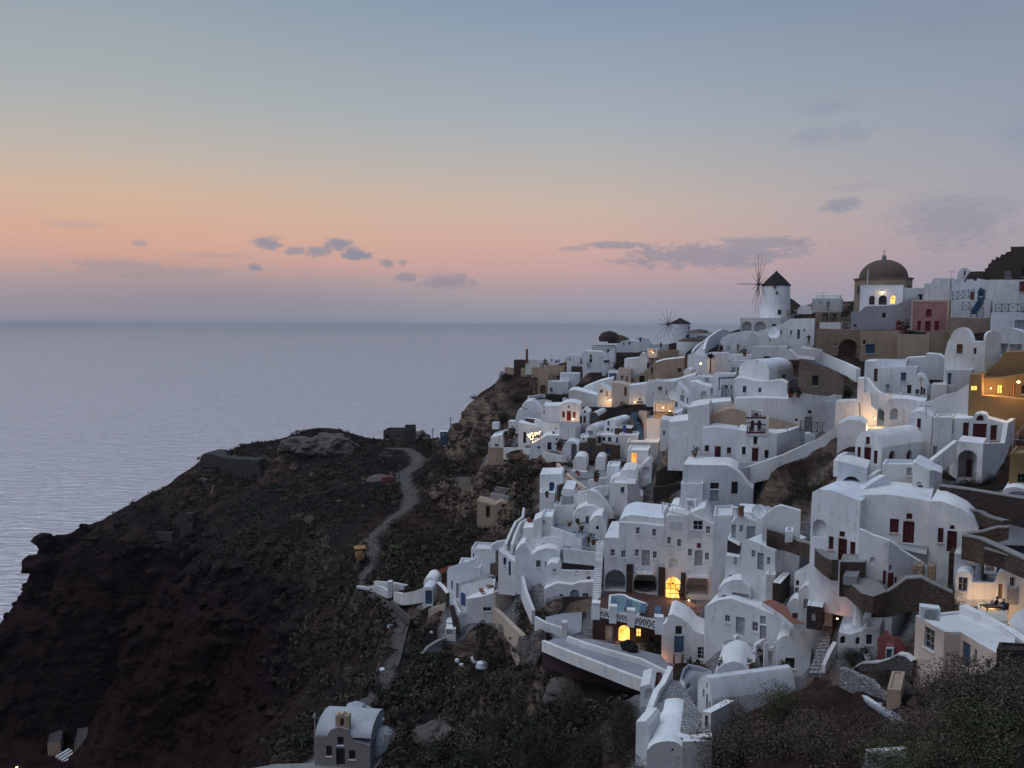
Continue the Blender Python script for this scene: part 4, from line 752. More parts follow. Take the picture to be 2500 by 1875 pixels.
# belfry: two tiers with arches, dark trim
bf, F = house('belfry', 'white two tier belfry with dark trim lines and arched bell openings', 'D', (1086, 870, 1345, 872), 0, 1.0, [('N', .9, 1135, 712, 1180, 845), ('N', .9, 1215, 712, 1262, 845), ('N', .9, 1185, 618, 1225, 672)], Y=112.3, yaw=-3, cat='belfry', found=.3, foot=False,
      out=[(1086, 870), (1088, 680), (1138, 672), (1140, 600), (1190, 600), (1200, 570), (1215, 600), (1280, 608), (1285, 680), (1345, 690), (1345, 872)])
for x0, x1, y0, y1 in ((1085, 1320, 672, 690), (1086, 1132, 738, 748), (1250, 1320, 760, 770), (1085, 1310, 848, 866), (1088, 1096, 785, 850), (1120, 1132, 785, 850), (1265, 1276, 800, 860), (1298, 1308, 800, 860), (1148, 1156, 628, 676), (1172, 1182, 630, 678), (1224, 1232, 636, 680), (1250, 1258, 640, 682), (1140, 1188, 596, 604), (1222, 1262, 605, 613), (1160, 1270, 745, 768)):
    a0, a1, h0, h1 = F.rect('D', x0, y0, x1, y1); m = MB(); m.hexa([F.p(a0, h0, .05), F.p(a1, h0, .05), F.p(a1, h0, -.07), F.p(a0, h0, -.07)], [F.p(a0, h1, .05), F.p(a1, h1, .05), F.p(a1, h1, -.07), F.p(a0, h1, -.07)]); m.build('trim', 'red', bf)
for k, x in enumerate((1158, 1238)):
    P = F.p(*F.sh('D', x, 775), .4); m = MB(); m.lathe(P, [(.42, -.4), (.32, -.1), (.2, .25), (.03, .45)], 10); tag(m.build('bell', 'iron'), 'small dark bell in the ' + ('left' if k == 0 else 'right') + ' arch of the white belfry', 'bell')
house('house', 'white side aisle of the belfry church with pinkish plaster', 'D', (1440, 1190, 1735, 1000), 0, 5, Y=112.1, yaw=38, mat='white', out=[(1440, 1190), (1440, 870), (1560, 850), (1715, 790), (1735, 1000)])
wall('retaining_wall', 'tan sloping strip of old wall behind the belfry', 'D', [(1290, 660, 800), (1450, 700, 820), (1600, 735, 830), (1720, 770, 830)], .6, 'tan', Ys=[117, 117, 117, 117])
house('house', 'long white terrace wall with framed door and iron balcony', 'D', (930, 830, 2200, 820), 0, 5, [('w', 'dark', 1816, 594, 1866, 633), ('W', 'dark', 1662, 688, 1700, 722), ('d', 'greydoor', 1778, 668, 1872, 850)], Y=119.5, yaw=-2, out=[(930, 830), (930, 452), (1140, 445), (1560, 455), (1800, 470), (2200, 490), (2200, 820)])
wall('parapet_wall', 'wavy white parapet on top of the long terrace wall', 'D', [(1580, 400, 455), (1700, 385, 460), (1820, 400, 470), (2000, 425, 480), (2080, 430, 485), (2140, 410, 490), (2220, 415, 492)], .5, Y=119.3, ctl=False)
wall('ramp_wall', 'long curving white ramp wall below the belfry church', 'D', [(345, 1222, 1290), (600, 1240, 1300), (900, 1278, 1340), (1100, 1268, 1350), (1300, 1200, 1300), (1500, 1135, 1250), (1800, 1000, 1140), (1900, 950, 1080), (2000, 880, 1020), (2100, 820, 960), (2220, 755, 880)], .8, 'worn', Ys=[113, 112, 110.5, 109.5, 109, 108.5, 108, 107.5, 107, 106.5, 106], found=1.5)
slab('terrace', 'grey church forecourt behind the ramp wall', 'D', [(340, 1110), (560, 1165), (960, 1216), (1440, 1190), (1480, 1140), (1290, 1215), (1100, 1280), (900, 1290), (600, 1250), (345, 1230)], Y=113, ref=2, mat='paving')
house('house', 'white rounded gate post wall right of the church steps', 'D', (1780, 1030, 1900, 960), 0, 2, Y=110, yaw=10, out=[(1780, 1030), (1800, 875), (1840, 870), (1900, 920), (1900, 960)], cat='wall')
stairs('stairs', 'shadowed church steps rising to the framed door', 'D', (1490, 1130), (1720, 1030), (1620, 990), (1750, 960), 8, 110, 113, 'concrete')
house('house', 'patched white house with black transom door and ruined plaster', 'D', (270, 1760, 1160, 1700), 0, 7, [('w', 'dark', 652, 1458, 758, 1532), ('d', 'greydoor', 650, 1536, 752, 1680), ('d', 'dark', 905, 1445, 986, 1592), ('w', 'dark', 365, 1462, 378, 1475)], Y=106.5, yaw=-3, mat='worn', out=[(270, 1760), (320, 1500), (330, 1240), (860, 1250), (920, 1280), (1020, 1360), (1100, 1480), (1150, 1530), (1160, 1700)])
house('house', 'low white annex in front of the patched house', 'D', (300, 1720, 560, 1720), 1465, 2.5, Y=105, yaw=-3, mat='white')
wall('terrace_wall', 'curved brown dry stone wall in the gap left of the patched house, upper tier', 'D', [(10, 1330, 1500), (120, 1260, 1480), (300, 1270, 1480)], .6, 'stonedark', Ys=[119, 119, 118.5])
wall('terrace_wall', 'brown dry stone wall in the gap left of the patched house, lower tier', 'D', [(-20, 1510, 1620), (120, 1500, 1620), (310, 1470, 1600)], .6, 'stonedark', Ys=[116, 116, 115.5])
# ---------------- right: blue shadowed houses under the tan walls
house('house', 'white house with inner stair and two dark windows under the tan walls', 'E', (480, 410, 900, 400), 80, 6, [('w', 'bluegrey', 728, 143, 797, 242), ('w', 'grey', 548, 285, 598, 348), ('d', 'dark', 804, 290, 860, 395)], Y=117, yaw=-5)
house('house', 'narrow white house with tall brown door at the lane', 'E', (290, 300, 480, 330), 0, 6, [('d', 'timber', 408, 98, 452, 252)], Y=119, yaw=-22, out=[(290, 300), (325, 10), (420, 5), (500, 90), (485, 330)])
ch2, F = house('chapel', 'tiny white chapel gable with cross and pink door', 'E', (890, 440, 1035, 480), 0, 7, [('d', 'redplaster', 962, 312, 992, 410), ('w', 'bluegrey', 904, 345, 951, 402), ('w', 'bluegrey', 993, 333, 1022, 412)], Y=113, yaw=-12, cat='chapel', out=[(890, 440), (900, 240), (915, 165), (970, 185), (1010, 240), (1035, 330), (1035, 480)])
a, h = F.sh('E', 967, 262); m = MB(); m.box(F.p(a, h - .4, -.06), .12, .08, 1.5); m.box(F.p(a, h + .5, -.06), .7, .08, .12); m.build('cross', 'rosecream', ch2)
house('house', 'white block with blue door beside the tiny chapel', 'E', (1255, 400, 1565, 380), 110, 6, [('d', 'bluegrey', 1288, 150, 1336, 283)], Y=109, yaw=-4)
house('house', 'low white wall house with dark niche left of the yellow house', 'E', (1080, 480, 1270, 430), 290, 5, Y=108, yaw=-6)
wall('lane_wall', 'tall curving white wall along the lane above the red door mansion', 'E', [(300, 200, 420), (400, 330, 480), (480, 390, 500), (560, 400, 560), (700, 400, 560), (740, 385, 560)], .5, Ys=[115, 113, 112, 110, 109, 109], ctl=False)
wall('parapet_wall', 'sweeping white parapet rising to the yellow house', 'E', [(1000, 492, 640), (1100, 478, 640), (1250, 410, 640), (1380, 375, 640), (1470, 310, 640), (1525, 272, 640)], .5, Ys=[103, 102.5, 102, 101.5, 101, 100.5], ctl=False)
ye, F = house('house', 'yellow ochre house with lit windows and terrace lamp', 'E', (1530, 620, 2230, 640), 0, 10, [('l', 'litpane', 1568, 300, 1658, 362)], Y=98.5, yaw=-2, mat='yellow', out=[(1530, 620), (1530, 170), (1690, 170), (1692, 418), (2000, 440), (2230, 470), (2230, 640)])
house('house', 'yellow ochre back wall with lit window glowing under the lamp', 'E', (1690, 450, 2230, 470), 0, 4, [('l', 'litpane', 1883, 290, 1952, 398), ('l', 'litpane2', 2060, 290, 2098, 440), ('w', 'dark', 2165, 300, 2210, 400)], Y=101, yaw=-2, mat='yellow', foot=False, out=[(1690, 450), (1690, 205), (1850, 215), (2230, 160), (2230, 470)])
# red door mansion
mans, F = house('house', 'large white mansion with wide dark red door and fanlight', 'E', (1310, 1000, 1955, 992), 0, 11, [('w', 'red', 1324, 714, 1359, 876), ('w', 'red', 1468, 740, 1546, 915), ('d', 'red', 1584, 754, 1756, 988), ('w', 'red', 1795, 770, 1882, 952), ('W', 'red', 1630, 650, 1727, 720)], Y=96, yaw=-3, out=[(1310, 1000), (1312, 690), (1480, 690), (1580, 690), (1610, 640), (1680, 625), (1740, 645), (1760, 690), (1980, 745), (1955, 992)], found=.3)
house('house', 'white gabled wing with one red shuttered window left of the mansion', 'E', (820, 1000, 1090, 960), 0, 8, [('w', 'red', 922, 693, 972, 812)], Y=97.5, yaw=-14, out=[(820, 1000), (825, 640), (900, 605), (980, 600), (1040, 640), (1090, 680), (1090, 960)])
house('house', 'white recessed wall between gabled wing and mansion', 'E', (1088, 1240, 1320, 1160), 680, 6, [('w', 'greydoor', 1108, 1020, 1166, 1163)], Y=95, yaw=5)
lp, F = house('loggia', 'white terrace block with deep arch under the mansion', 'E', (1385, 1440, 1690, 1380), 0, 5.5, [('V', 3.5, 1402, 1068, 1640, 1425)], [], Y=90, yaw=-16, cat='house', out=[(1385, 1440), (1388, 958), (1692, 988), (1690, 1380)], par=.2)
wall('flank_wall', 'white flank wall of the mansion terrace with curved foot', 'E', [(1692, 988, 1370), (1820, 986, 1330), (1955, 985, 1260), (1985, 745, 1220), (2072, 690, 1120)], .5, Ys=[88, 90.5, 93, 94, 97], ctl=False)
m = MB(); P = pixY('E', 1512, 1425, 91.5); p2 = pixY('E', 1632, 1405, 91.5); m.hexa([P, p2, p2 + Vector((0, .15, 0)), P + Vector((0, .15, 0))], [P + Z * 2.4, p2 + Z * 2.2, p2 + Vector((0, .15, 2.2)), P + Vector((0, .15, 2.4))]); tag(m.build('door', 'red', lp), None, None)
wall('stair_parapet', 'diagonal white stair parapet climbing to the mansion terrace', 'E', [(1105, 1185, 1320), (1200, 1110, 1260), (1300, 1030, 1180), (1395, 955, 1110)], .5, Ys=[89, 89.5, 90, 90.5], ctl=False)
gh, F = house('house', 'white vaulted house with dark red door and two arched side windows', 'E', (180, 1190, 490, 1290), 0, 11, [('w', 'red', 310, 910, 360, 1000), ('d', 'red', 288, 1034, 371, 1262), ('w', 'red', 210, 1030, 250, 1160), ('w', 'red', 404, 1074, 449, 1232)], [('W', 'red', 585, 1074, 662, 1226), ('W', 'red', 795, 1068, 863, 1217)], Y=93, yaw=-42, sk=12,
      out=[(180, 1190), (185, 970), (215, 900), (265, 848), (330, 830), (400, 858), (450, 930), (490, 1040), (490, 1290)])
house('house', 'white arched porch building below the vaulted red door house', 'E', (-30, 1680, 312, 1660), 0, 6, [('V', 2.2, 22, 1380, 248, 1650)], Y=86, yaw=-8, out=[(-30, 1680), (-20, 1205), (100, 1225), (310, 1285), (312, 1660)])
house('house', 'white gabled stair house with little dark door and round niche', 'E', (858, 1640, 1060, 1625), 0, 6, [('d', 'dark', 928, 1488, 993, 1592), ('N', .25, 915, 1440, 980, 1484)], Y=84, yaw=-8, out=[(858, 1640), (862, 1225), (900, 1215), (980, 1255), (1060, 1310), (1060, 1625)])
house('house', 'white wall block between stair house and arched loggia', 'E', (1060, 1640, 1215, 1520), 0, 5, Y=84, yaw=30, out=[(1060, 1640), (1062, 1310), (1120, 1305), (1210, 1345), (1215, 1520)])
house('house', 'plain white wall below the arched side windows', 'E', (490, 1640, 870, 1600), 1240, 4, [('w', 'grey', 795, 1275, 862, 1375)], Y=86.5, yaw=2)
wall('stair_parapet', 'broad white curved stair parapet in front of the porch building', 'E', [(110, 1650, 1720), (200, 1590, 1720), (320, 1500, 1700), (440, 1420, 1640), (540, 1370, 1600), (590, 1395, 1600)], .7, Ys=[82.5, 83, 83.5, 84, 84.5, 85], ctl=False)
wall('stair_parapet', 'slim white stair rail wall behind the broad curved one', 'E', [(150, 1600, 1650), (240, 1490, 1600), (320, 1420, 1560), (440, 1330, 1460), (500, 1300, 1420)], .4, Ys=[85, 85.5, 86, 87, 88], ctl=False)
house('house', 'white room with green arched niche beside the lit steps', 'E', (525, 840, 1000, 820), 0, 6, [('N', .8, 600, 568, 704, 702)], Y=103.5, yaw=-6, out=[(525, 840), (530, 510), (600, 450), (780, 455), (1000, 490), (1000, 820)])
house('house', 'white lamp lit wall at the turn of the lane', 'E', (-60, 800, 290, 790), 0, 4, Y=108, yaw=-4, out=[(-60, 800), (-60, 490), (210, 482), (215, 215), (290, 212), (290, 380), (365, 385), (375, 540), (440, 600), (440, 790)])
house('house', 'white grotto wall with round hump left of the vaulted house', 'E', (-30, 1000, 300, 960), 0, 5, Y=100, yaw=-10, out=[(-30, 1000), (-20, 760), (100, 705), (240, 715), (290, 760), (300, 960)])
wall('parapet_wall', 'curved white balcony wall left of the dark red doors', 'E', [(-20, 1200, 1300), (30, 1130, 1290), (100, 1092, 1280), (180, 1100, 1270)], .5, Ys=[88, 90, 92, 93], ctl=False)
slab('terrace', 'pale lit terrace with folded loungers', 'E', [(300, 830), (440, 690), (730, 780), (780, 830)], Y=103, ref=0, mat='floorpale')
house('house', 'cream house corner with railing at the right edge', 'E', (2010, 1530, 2240, 1520), 1105, 6, [('g', 'green', 2120, 1350, 2230, 1460)], Y=79, yaw=-6, mat='yellow')
stairs('stairs', 'broad dark stone steps beside the stair house', 'E', (1030, 1660), (1180, 1680), (1210, 1490), (1480, 1500), 8, 82.5, 88, 'stonebrown')
YF.update(G=.9, H=.9, K=.9, L=.9, F=.97)
# ---------------------------------------------------------------- lower village: hotel and its neighbours
house('house', 'white corner house with warm lit doorway above the patio', 'F', (1860, 210, 2110, 195), -5, 6, [('d', 'litpane2', 1913, 30, 1971, 157)], Y=137, yaw=-6)
house('house', 'white stepped gable wall between lit doorway and brown terraces', 'F', (1990, 330, 2150, 320), 0, 5, [('N', .4, 2040, 190, 2130, 320)], Y=133, yaw=-8, out=[(1990, 330), (1995, 230), (2040, 170), (2120, 100), (2150, 140), (2150, 320)])
house('house', 'smooth white barrel vault below the lit doorway', 'F', (1655, 410, 2000, 400), 0, 7, Y=130, yaw=-10, out=[(1655, 410), (1660, 345), (1720, 312), (1765, 300), (1800, 240), (1870, 222), (1960, 230), (1995, 270), (1990, 400)])
house('house', 'white tower house with square window above the outside steps', 'F', (1645, 760, 1858, 745), 385, 6, [('w', 'bluegrey', 1783, 434, 1827, 507)], Y=126, yaw=-8)
house('house', 'white flank with curved stair wall right of the tower house', 'F', (1858, 745, 2045, 700), 0, 5, Y=125, yaw=20, out=[(1858, 745), (1858, 395), (1960, 395), (2010, 530), (2045, 545), (2045, 700)])
bd, F = house('house', 'small white house with blue arched door', 'F', (818, 540, 1030, 545), 0, 6, [('D', 'blue', 930, 372, 993, 532)], Y=131, yaw=-4, out=[(818, 540), (815, 285), (1080, 280), (1092, 395), (1020, 410), (1020, 545)])
house('house', 'white tower with blue shutters below the blue arched door', 'F', (815, 800, 990, 790), 500, 4, [('w', 'blue', 940, 700, 965, 772)], Y=128, yaw=-4)
house('house', 'white pergola roofed house with wide dark window', 'F', (1060, 690, 1225, 690), 0, 7, [('n', .8, 1085, 545, 1221, 648)], Y=127, yaw=-3, out=[(1060, 690), (1062, 530), (1100, 450), (1225, 465), (1225, 690)])
house('house', 'long white terrace house with curved parapet beside outside steps', 'F', (1222, 700, 1420, 690), 520, 6, Y=126.5, yaw=-3)
house('house', 'grey white plain wall below the wide dark window', 'F', (985, 830, 1225, 830), 655, 4, Y=126, yaw=-3)
house('house', 'white half dome house with dark door and clay pots', 'F', (1200, 900, 1560, 950), 0, 6, [('d', 'bluegrey', 1366, 783, 1402, 878)], Y=123.5, yaw=-8, out=[(1200, 900), (1210, 780), (1260, 700), (1360, 655), (1470, 665), (1550, 730), (1560, 950)])
house('house', 'white hut with small square window beside the slatted pergola', 'F', (1410, 1060, 1612, 1060), 0, 5, [('w', 'dark', 1488, 900, 1522, 943)], Y=119, yaw=-10, out=[(1410, 1060), (1415, 840), (1480, 775), (1560, 775), (1610, 890), (1612, 1060)])
house('house', 'tall white curved stair wall above the half dome house', 'F', (1385, 760, 1720, 790), 0, 2, Y=124.5, yaw=-4, cat='wall', out=[(1385, 760), (1400, 560), (1420, 475), (1500, 500), (1580, 590), (1720, 780), (1720, 790)])
stairs('stairs', 'narrow dark steps beside the tower house', 'F', (1700, 770), (1750, 760), (1585, 570), (1650, 560), 14, 124, 128, 'grey')
wall('parapet_wall', 'long tan topped white wall slanting down past the patio', 'F', [(1015, 150, 280), (1100, 250, 330), (1200, 340, 420), (1300, 410, 450), (1360, 445, 475)], .5, 'rosecream', Ys=[146, 140, 135, 131, 129], ctl=False)
slab('terrace', 'grey patio with white tables and red chairs', 'F', [(1060, 190), (1300, 130), (1620, 250), (1620, 330), (1400, 350), (1400, 450), (1340, 440)], Y=136, ref=4, mat='concrete')
house('vault', 'small grey white cave vault at the back of the patio', 'F', (1215, 210, 1370, 190), (130, 68), 6, Y=145, yaw=-10, cat='house')
house('vault', 'second cave vault right of the patio plants', 'F', (1480, 170, 1600, 160), (120, 70), 6, Y=146, yaw=-10, cat='house')
house('house', 'pale wall with awning on the right of the patio', 'F', (1615, 330, 1760, 320), 185, 5, Y=134, yaw=-5)
wall('parapet_wall', 'low white planter wall at the front of the patio', 'F', [(1400, 355, 420), (1500, 335, 400), (1620, 318, 385)], .5, Y=131)
wall('parapet_wall', 'white curved parapet of the roof terrace left of the tower house', 'F', [(1255, 520, 545), (1420, 460, 545), (1520, 430, 500), (1640, 415, 470)], .4, Y=127, ctl=False)
slab('terrace', 'pale roof terrace with clay pots', 'F', [(1000, 800), (1200, 830), (1300, 880), (1410, 960), (1400, 1010), (1320, 1050), (960, 930)], Y=121.5, ref=3, mat='paving')
wall('parapet_wall', 'long white parapet in front of the pot terrace', 'F', [(945, 910, 1010), (1100, 960, 1060), (1320, 1045, 1120)], .4, Ys=[120.5, 119.5, 118.5], ctl=False)
house('house', 'slim white block with tiny window left of the pot terrace', 'F', (835, 1060, 970, 1040), 785, 5, [('w', 'brown', 862, 830, 876, 878)], Y=121, yaw=-6)
stairs('stairs', 'long blue white steps descending left of the tower', 'F', (450, 1110), (510, 1110), (575, 900), (620, 870), 14, 121, 126, 'bluegrey')
wall('parapet_wall', 'white parapet along the outer side of the long blue steps', 'F', [(425, 1110, 1140), (470, 1000, 1060), (540, 850, 920), (625, 790, 850), (640, 680, 800)], .35, Ys=[120.5, 122, 125, 127, 128], ctl=False)
wall('parapet_wall', 'white parapet along the inner side of the long blue steps', 'F', [(495, 1120, 1160), (535, 1000, 1060), (600, 860, 930), (700, 800, 850), (800, 780, 830)], .35, Ys=[120, 121.5, 124, 125, 125.5], ctl=False)
house('house', 'white stepped terrace blocks with slatted bench left of the slim block', 'F', (620, 1110, 840, 1090), 0, 4, Y=120.3, yaw=-6, out=[(620, 1110), (625, 920), (740, 915), (745, 830), (835, 790), (840, 1090)])
wall('parapet_wall', 'white zigzag parapet beside the blue barrel', 'F', [(250, 1125, 1150), (310, 1085, 1120), (430, 1065, 1110)], .4, Ys=[123, 123.5, 123.5], ctl=False)
house('house', 'large plain white house with green shutter', 'F', (522, 1510, 880, 1500), 0, 9, [('w', 'green', 773, 1308, 830, 1393), ('d', 'green', 880, 1330, 915, 1500)], Y=117.5, yaw=-5, out=[(522, 1510), (525, 1205), (600, 1110), (640, 1100), (720, 1240), (800, 1190), (900, 1160), (1010, 1180), (1060, 1230), (1080, 1330), (1060, 1500)])
house('house', 'white upper vault behind the green shutter house', 'F', (700, 1160, 1170, 1130), 0, 7, [('w', 'brown', 850, 1105, 878, 1160)], Y=120, yaw=-5, out=[(700, 1160), (740, 1080), (860, 1040), (1000, 1030), (1130, 1070), (1170, 1130)])
house('porch', 'little white vaulted porch beside the green shutter house', 'F', (865, 1600, 1060, 1590), 0, 3, [('w', 'rosecream', 975, 1408, 1018, 1450)], Y=114.5, yaw=-12, cat='house', out=[(865, 1600), (870, 1510), (890, 1370), (960, 1330), (1030, 1345), (1085, 1400), (1060, 1590)])
house('house', 'white house with blue window and blue door at the terrace', 'F', (325, 1510, 525, 1560), 0, 8, [('w', 'blue', 382, 1274, 421, 1366), ('d', 'blue', 446, 1318, 474, 1492)], Y=119, yaw=-16, out=[(325, 1510), (328, 1185), (525, 1330), (525, 1560)], roof='out')
house('balcony_wall', 'white balcony with crossed railing over dark stone', 'F', (1090, 1440, 1490, 1440), 1262, 4, Y=115.5, yaw=-3, mat='stonedark', rmat='concrete', cat='terrace')
wall('parapet_wall', 'white balcony parapet with crossed railing', 'F', [(1100, 1170, 1268), (1300, 1190, 1290), (1490, 1215, 1310)], .3, Ys=[115.3, 115.2, 115.1], ctl=False)
house('house', 'white wall with scattered dark stones under the balcony', 'F', (1050, 1590, 1480, 1590), 1425, 4, [('w', 'dark', 1250, 1428, 1266, 1442), ('w', 'dark', 1390, 1452, 1405, 1468), ('w', 'dark', 1240, 1480, 1255, 1495), ('w', 'dark', 1320, 1465, 1330, 1478), ('w', 'red', 1380, 1500, 1425, 1560)], Y=114, yaw=-3)
stairs('stairs', 'straight white outside stairway left of the hotel', 'G', (205, 1640), (305, 1640), (275, 690), (365, 690), 34, 107.5, 116, 'white')
# ---- hotel
hotel, F = house('hotel', 'four storey white hotel with arched ground floor, left half', 'G', (362, 1275, 1080, 1362), 0, 9, [('g', 'whitewood', 443, 785, 494, 872), ('g', 'whitewood', 569, 803, 621, 889), ('g', 'whitewood', 730, 785, 781, 872), ('d', 'greydoor', 814, 795, 911, 985), ('g', 'whitewood', 944, 810, 996, 897),
      ('g', 'whitewood', 744, 524, 791, 606), ('g', 'whitewood', 938, 544, 987, 631), ('V', 4.0, 376, 1028, 622, 1282), ('V', 5.0, 718, 1045, 1000, 1312)], Y=113, yaw=-6, cat='hotel', out=[(362, 1275), (365, 648), (540, 648), (545, 465), (800, 478), (1080, 512), (1080, 1362)])
hot2, F2 = house('hotel', 'four storey white hotel with arched ground floor, right half with lit door', 'G', (1080, 1362, 1650, 1440), 0, 11, [('g', 'whitewood', 1116, 640, 1163, 726), ('g', 'whitewood', 1236, 668, 1286, 758), ('g', 'whitewood', 1579, 510, 1632, 602), ('g', 'whitewood', 1428, 445, 1545, 560), ('w', 'redplaster', 1468, 712, 1521, 774), ('g', 'whitewood', 1364, 780, 1416, 872), ('d', 'greydoor', 1442, 800, 1537, 985), ('g', 'whitewood', 1567, 825, 1617, 917),
      ('N', .4, 1138, 888, 1240, 1008), ('L', 'litpane', 1096, 1116, 1276, 1378), ('V', 4, 1345, 1080, 1616, 1330)], [], Y=111.9, yaw=-6, cat='hotel', out=[(1080, 1362), (1085, 395), (1140, 380), (1365, 400), (1380, 350), (1660, 490), (1650, 1440)])
for H_, F_, lst in ((hotel, F, ((630, 706, 962, 1292),)), (hot2, F2, ((1012, 1090, 1003, 1345), (1278, 1331, 1065, 1404)))):
    for x0, x1, y0, y1 in lst:
        a0, a1, h0, h1 = F_.rect('G', x0, y0, x1, y1); m = MB(); m.hexa([F_.p(a0, h0, .2), F_.p(a1, h0, .2), F_.p(a1, h0, -.35), F_.p(a0, h0, -.35)], [F_.p(a0, h1, .2), F_.p(a1, h1, .2), F_.p(a1, h1, -.25), F_.p(a0, h1, -.25)]); m.build('stone_pier', 'stonedark', H_)
a0, a1, h0, h1 = F.rect('G', 650, 470, 1042, 742); m = MB(); m.hexa([F.p(a0, h0, .05), F.p(a1, h0, .05), F.p(a1, h0, -.03), F.p(a0, h0, -.03)], [F.p(a0, h1, .05), F.p(a1, h1, .05), F.p(a1, h1, -.03), F.p(a0, h1, -.03)])
house('house', 'rounded white penthouse roof over the left half of the hotel', 'G', (545, 480, 1080, 525), 0, 8, Y=113.6, yaw=-6, foot=False, found=.2, out=[(545, 480), (550, 440), (600, 400), (690, 375), (900, 400), (1078, 415), (1080, 525)])
house('house', 'pale hotel roof slab sloping behind the terrace pergola', 'G', (1380, 480, 1665, 500), 0, 9, Y=112.2, yaw=-6, foot=False, found=.1, out=[(1380, 480), (1375, 360), (1520, 300), (1560, 300), (1665, 490), (1665, 500)])
def balcony(label, H_, F_, w, x0, x1, yt, yb, d=1.1, rail='whitewood'):
    a0, a1, h0, h1 = F_.rect(w, x0, yt, x1, yb); fl = MB(); q = [F_.p(a0, h0, 0), F_.p(a1, h0, 0), F_.p(a1, h0, -d), F_.p(a0, h0, -d)]
    fl.hexa([p - Z * .15 for p in q], q); b = fl.build('balcony', 'white', H_); m = MB(); H2 = min(1.0, h1 - h0)
    for A, B in ((q[0], q[3]), (q[3], q[2]), (q[2], q[1])):
        m.tube(A + Z * H2, B + Z * H2, .04, n=4); m.tube(A + Z * .12, B + Z * .12, .03, n=4); L = (B - A).length; n = max(1, round(L / .8))
        for i in range(n):
            c0, c1 = A.lerp(B, i / n), A.lerp(B, (i + 1) / n); m.tube(c0, c0 + Z * H2, .035, n=4); m.tube(c0 + Z * .12, c1 + Z * H2, .025, n=3); m.tube(c1 + Z * .12, c0 + Z * H2, .025, n=3)
    m.build('railing', rail, b); return b
balcony('', hotel, F, 'G', 742, 946, 910, 1045); balcony('', hot2, F2, 'G', 1345, 1600, 940, 1085)
# terrace rails + pergola on the hotel roof
m = MB()
for x0, x1, y0 in ((1145, 1290, 450), (1358, 1526, 545)):
    for k in range(4):
        A = F2.p(*F2.sh('G', x0, y0 + 24 * k), -.05); B = F2.p(*F2.sh('G', x1, y0 + 24 * k + 22), -.05); m.tube(A, B, .06, n=4)
m.build('terrace_rail', 'whitewood', hot2)
pg = thing('pergola', 'white beam pergola on the hotel roof terrace', 'pergola', F2.p(*F2.sh('G', 1100, 380)))
A, B = F2.p(*F2.sh('G', 1085, 325), 0), F2.p(*F2.sh('G', 1365, 385), 0)
for k in range(6):
    m = MB(); p = A.lerp(B, k / 5); m.tube(p, p - F2.n * 3.4 + Z * .3, .09, n=4); m.build('rafter', 'whitewood', pg)
for d in (0, 3.3):
    m = MB(); m.tube(A - F2.n * d + Z * .09 * d, B - F2.n * d + Z * .09 * d, .1, n=4); m.build('beam', 'whitewood', pg)
for p in (A, B, A - F2.n * 3.3, B - F2.n * 3.3):
    m = MB(); m.tube(p - Z * 3.0, p + Z * .05, .09, n=6); m.build('post', 'whitewood', pg)
house('house', 'white side block of the hotel with grey panelled doors', 'G', (1655, 1000, 1880, 960), 390, 6, Y=108, yaw=10, sk=0)
house('house', 'grey recess house with panelled door right of the hotel', 'H', (895, 690, 1265, 690), 0, 6, [('g', 'whitewood', 1003, 498, 1048, 582), ('d', 'greydoor', 1088, 510, 1192, 685), ('n', .6, 905, 490, 960, 680)], Y=104.5, yaw=-4, out=[(895, 690), (900, 480), (975, 390), (1060, 400), (1270, 480), (1265, 690)])
house('house', 'white back roof with two satellite dishes behind the grey recess house', 'H', (960, 480, 1290, 470), 0, 5, Y=106.5, yaw=-4, out=[(960, 480), (965, 340), (1140, 350), (1280, 395), (1290, 470)])
house('house', 'dark stone fronted balcony box right of the hotel', 'H', (855, 820, 1000, 885), 0, 3, Y=103, yaw=-20, mat='stonedark', rmat='white', cat='terrace', out=[(855, 820), (858, 668), (1000, 745), (1000, 885)])
house('house', 'white flat house with grey doors and sloping flank below the balcony box', 'H', (1020, 1040, 1420, 1095), 0, 8, [('g', 'whitewood', 1144, 795, 1187, 886), ('d', 'greydoor', 1214, 830, 1291, 1035), ('g', 'whitewood', 1327, 880, 1367, 975)], [('d', 'greydoor', 1708, 850, 1797, 1047)], Y=99.5, yaw=-36, sk=8, out=[(1020, 1040), (1045, 695), (1110, 665), (1420, 800), (1420, 1095)])
house('house', 'long white retaining house wall under the grey doored house', 'H', (830, 1230, 1330, 1290), 0, 5, [('w', 'dark', 880, 1090, 925, 1150), ('w', 'greydoor', 935, 875, 972, 960)], Y=101.5, yaw=-10, out=[(830, 1230), (840, 860), (1000, 880), (1020, 930), (1330, 1085), (1330, 1290)])
house('house', 'white flank block with arched vent under the flat house', 'H', (1310, 1400, 1420, 1390), 1085, 4, Y=96, yaw=0)
wall('terrace_wall', 'curving dark stone terrace wall below the big white house', 'H', [(1325, 535, 690), (1545, 600, 720), (1700, 680, 770), (1830, 710, 830), (1920, 790, 920), (2000, 860, 990), (2100, 910, 1060)], .6, 'stonebrown', Ys=[98, 97, 95, 93, 90, 87, 84], cap='concrete')
house('wall_house', 'white swooping wall above the dark stone terrace', 'H', (1265, 700, 1720, 640), 0, .7, Y=99, yaw=-2, out=[(1265, 700), (1258, 470), (1330, 360), (1410, 290), (1490, 262), (1600, 290), (1700, 330), (1720, 640)])
house('house', 'white dark capped bench box on the swooping terrace', 'H', (1545, 640, 1640, 600), 575, 2, Y=95.5, yaw=10, cat='bench')
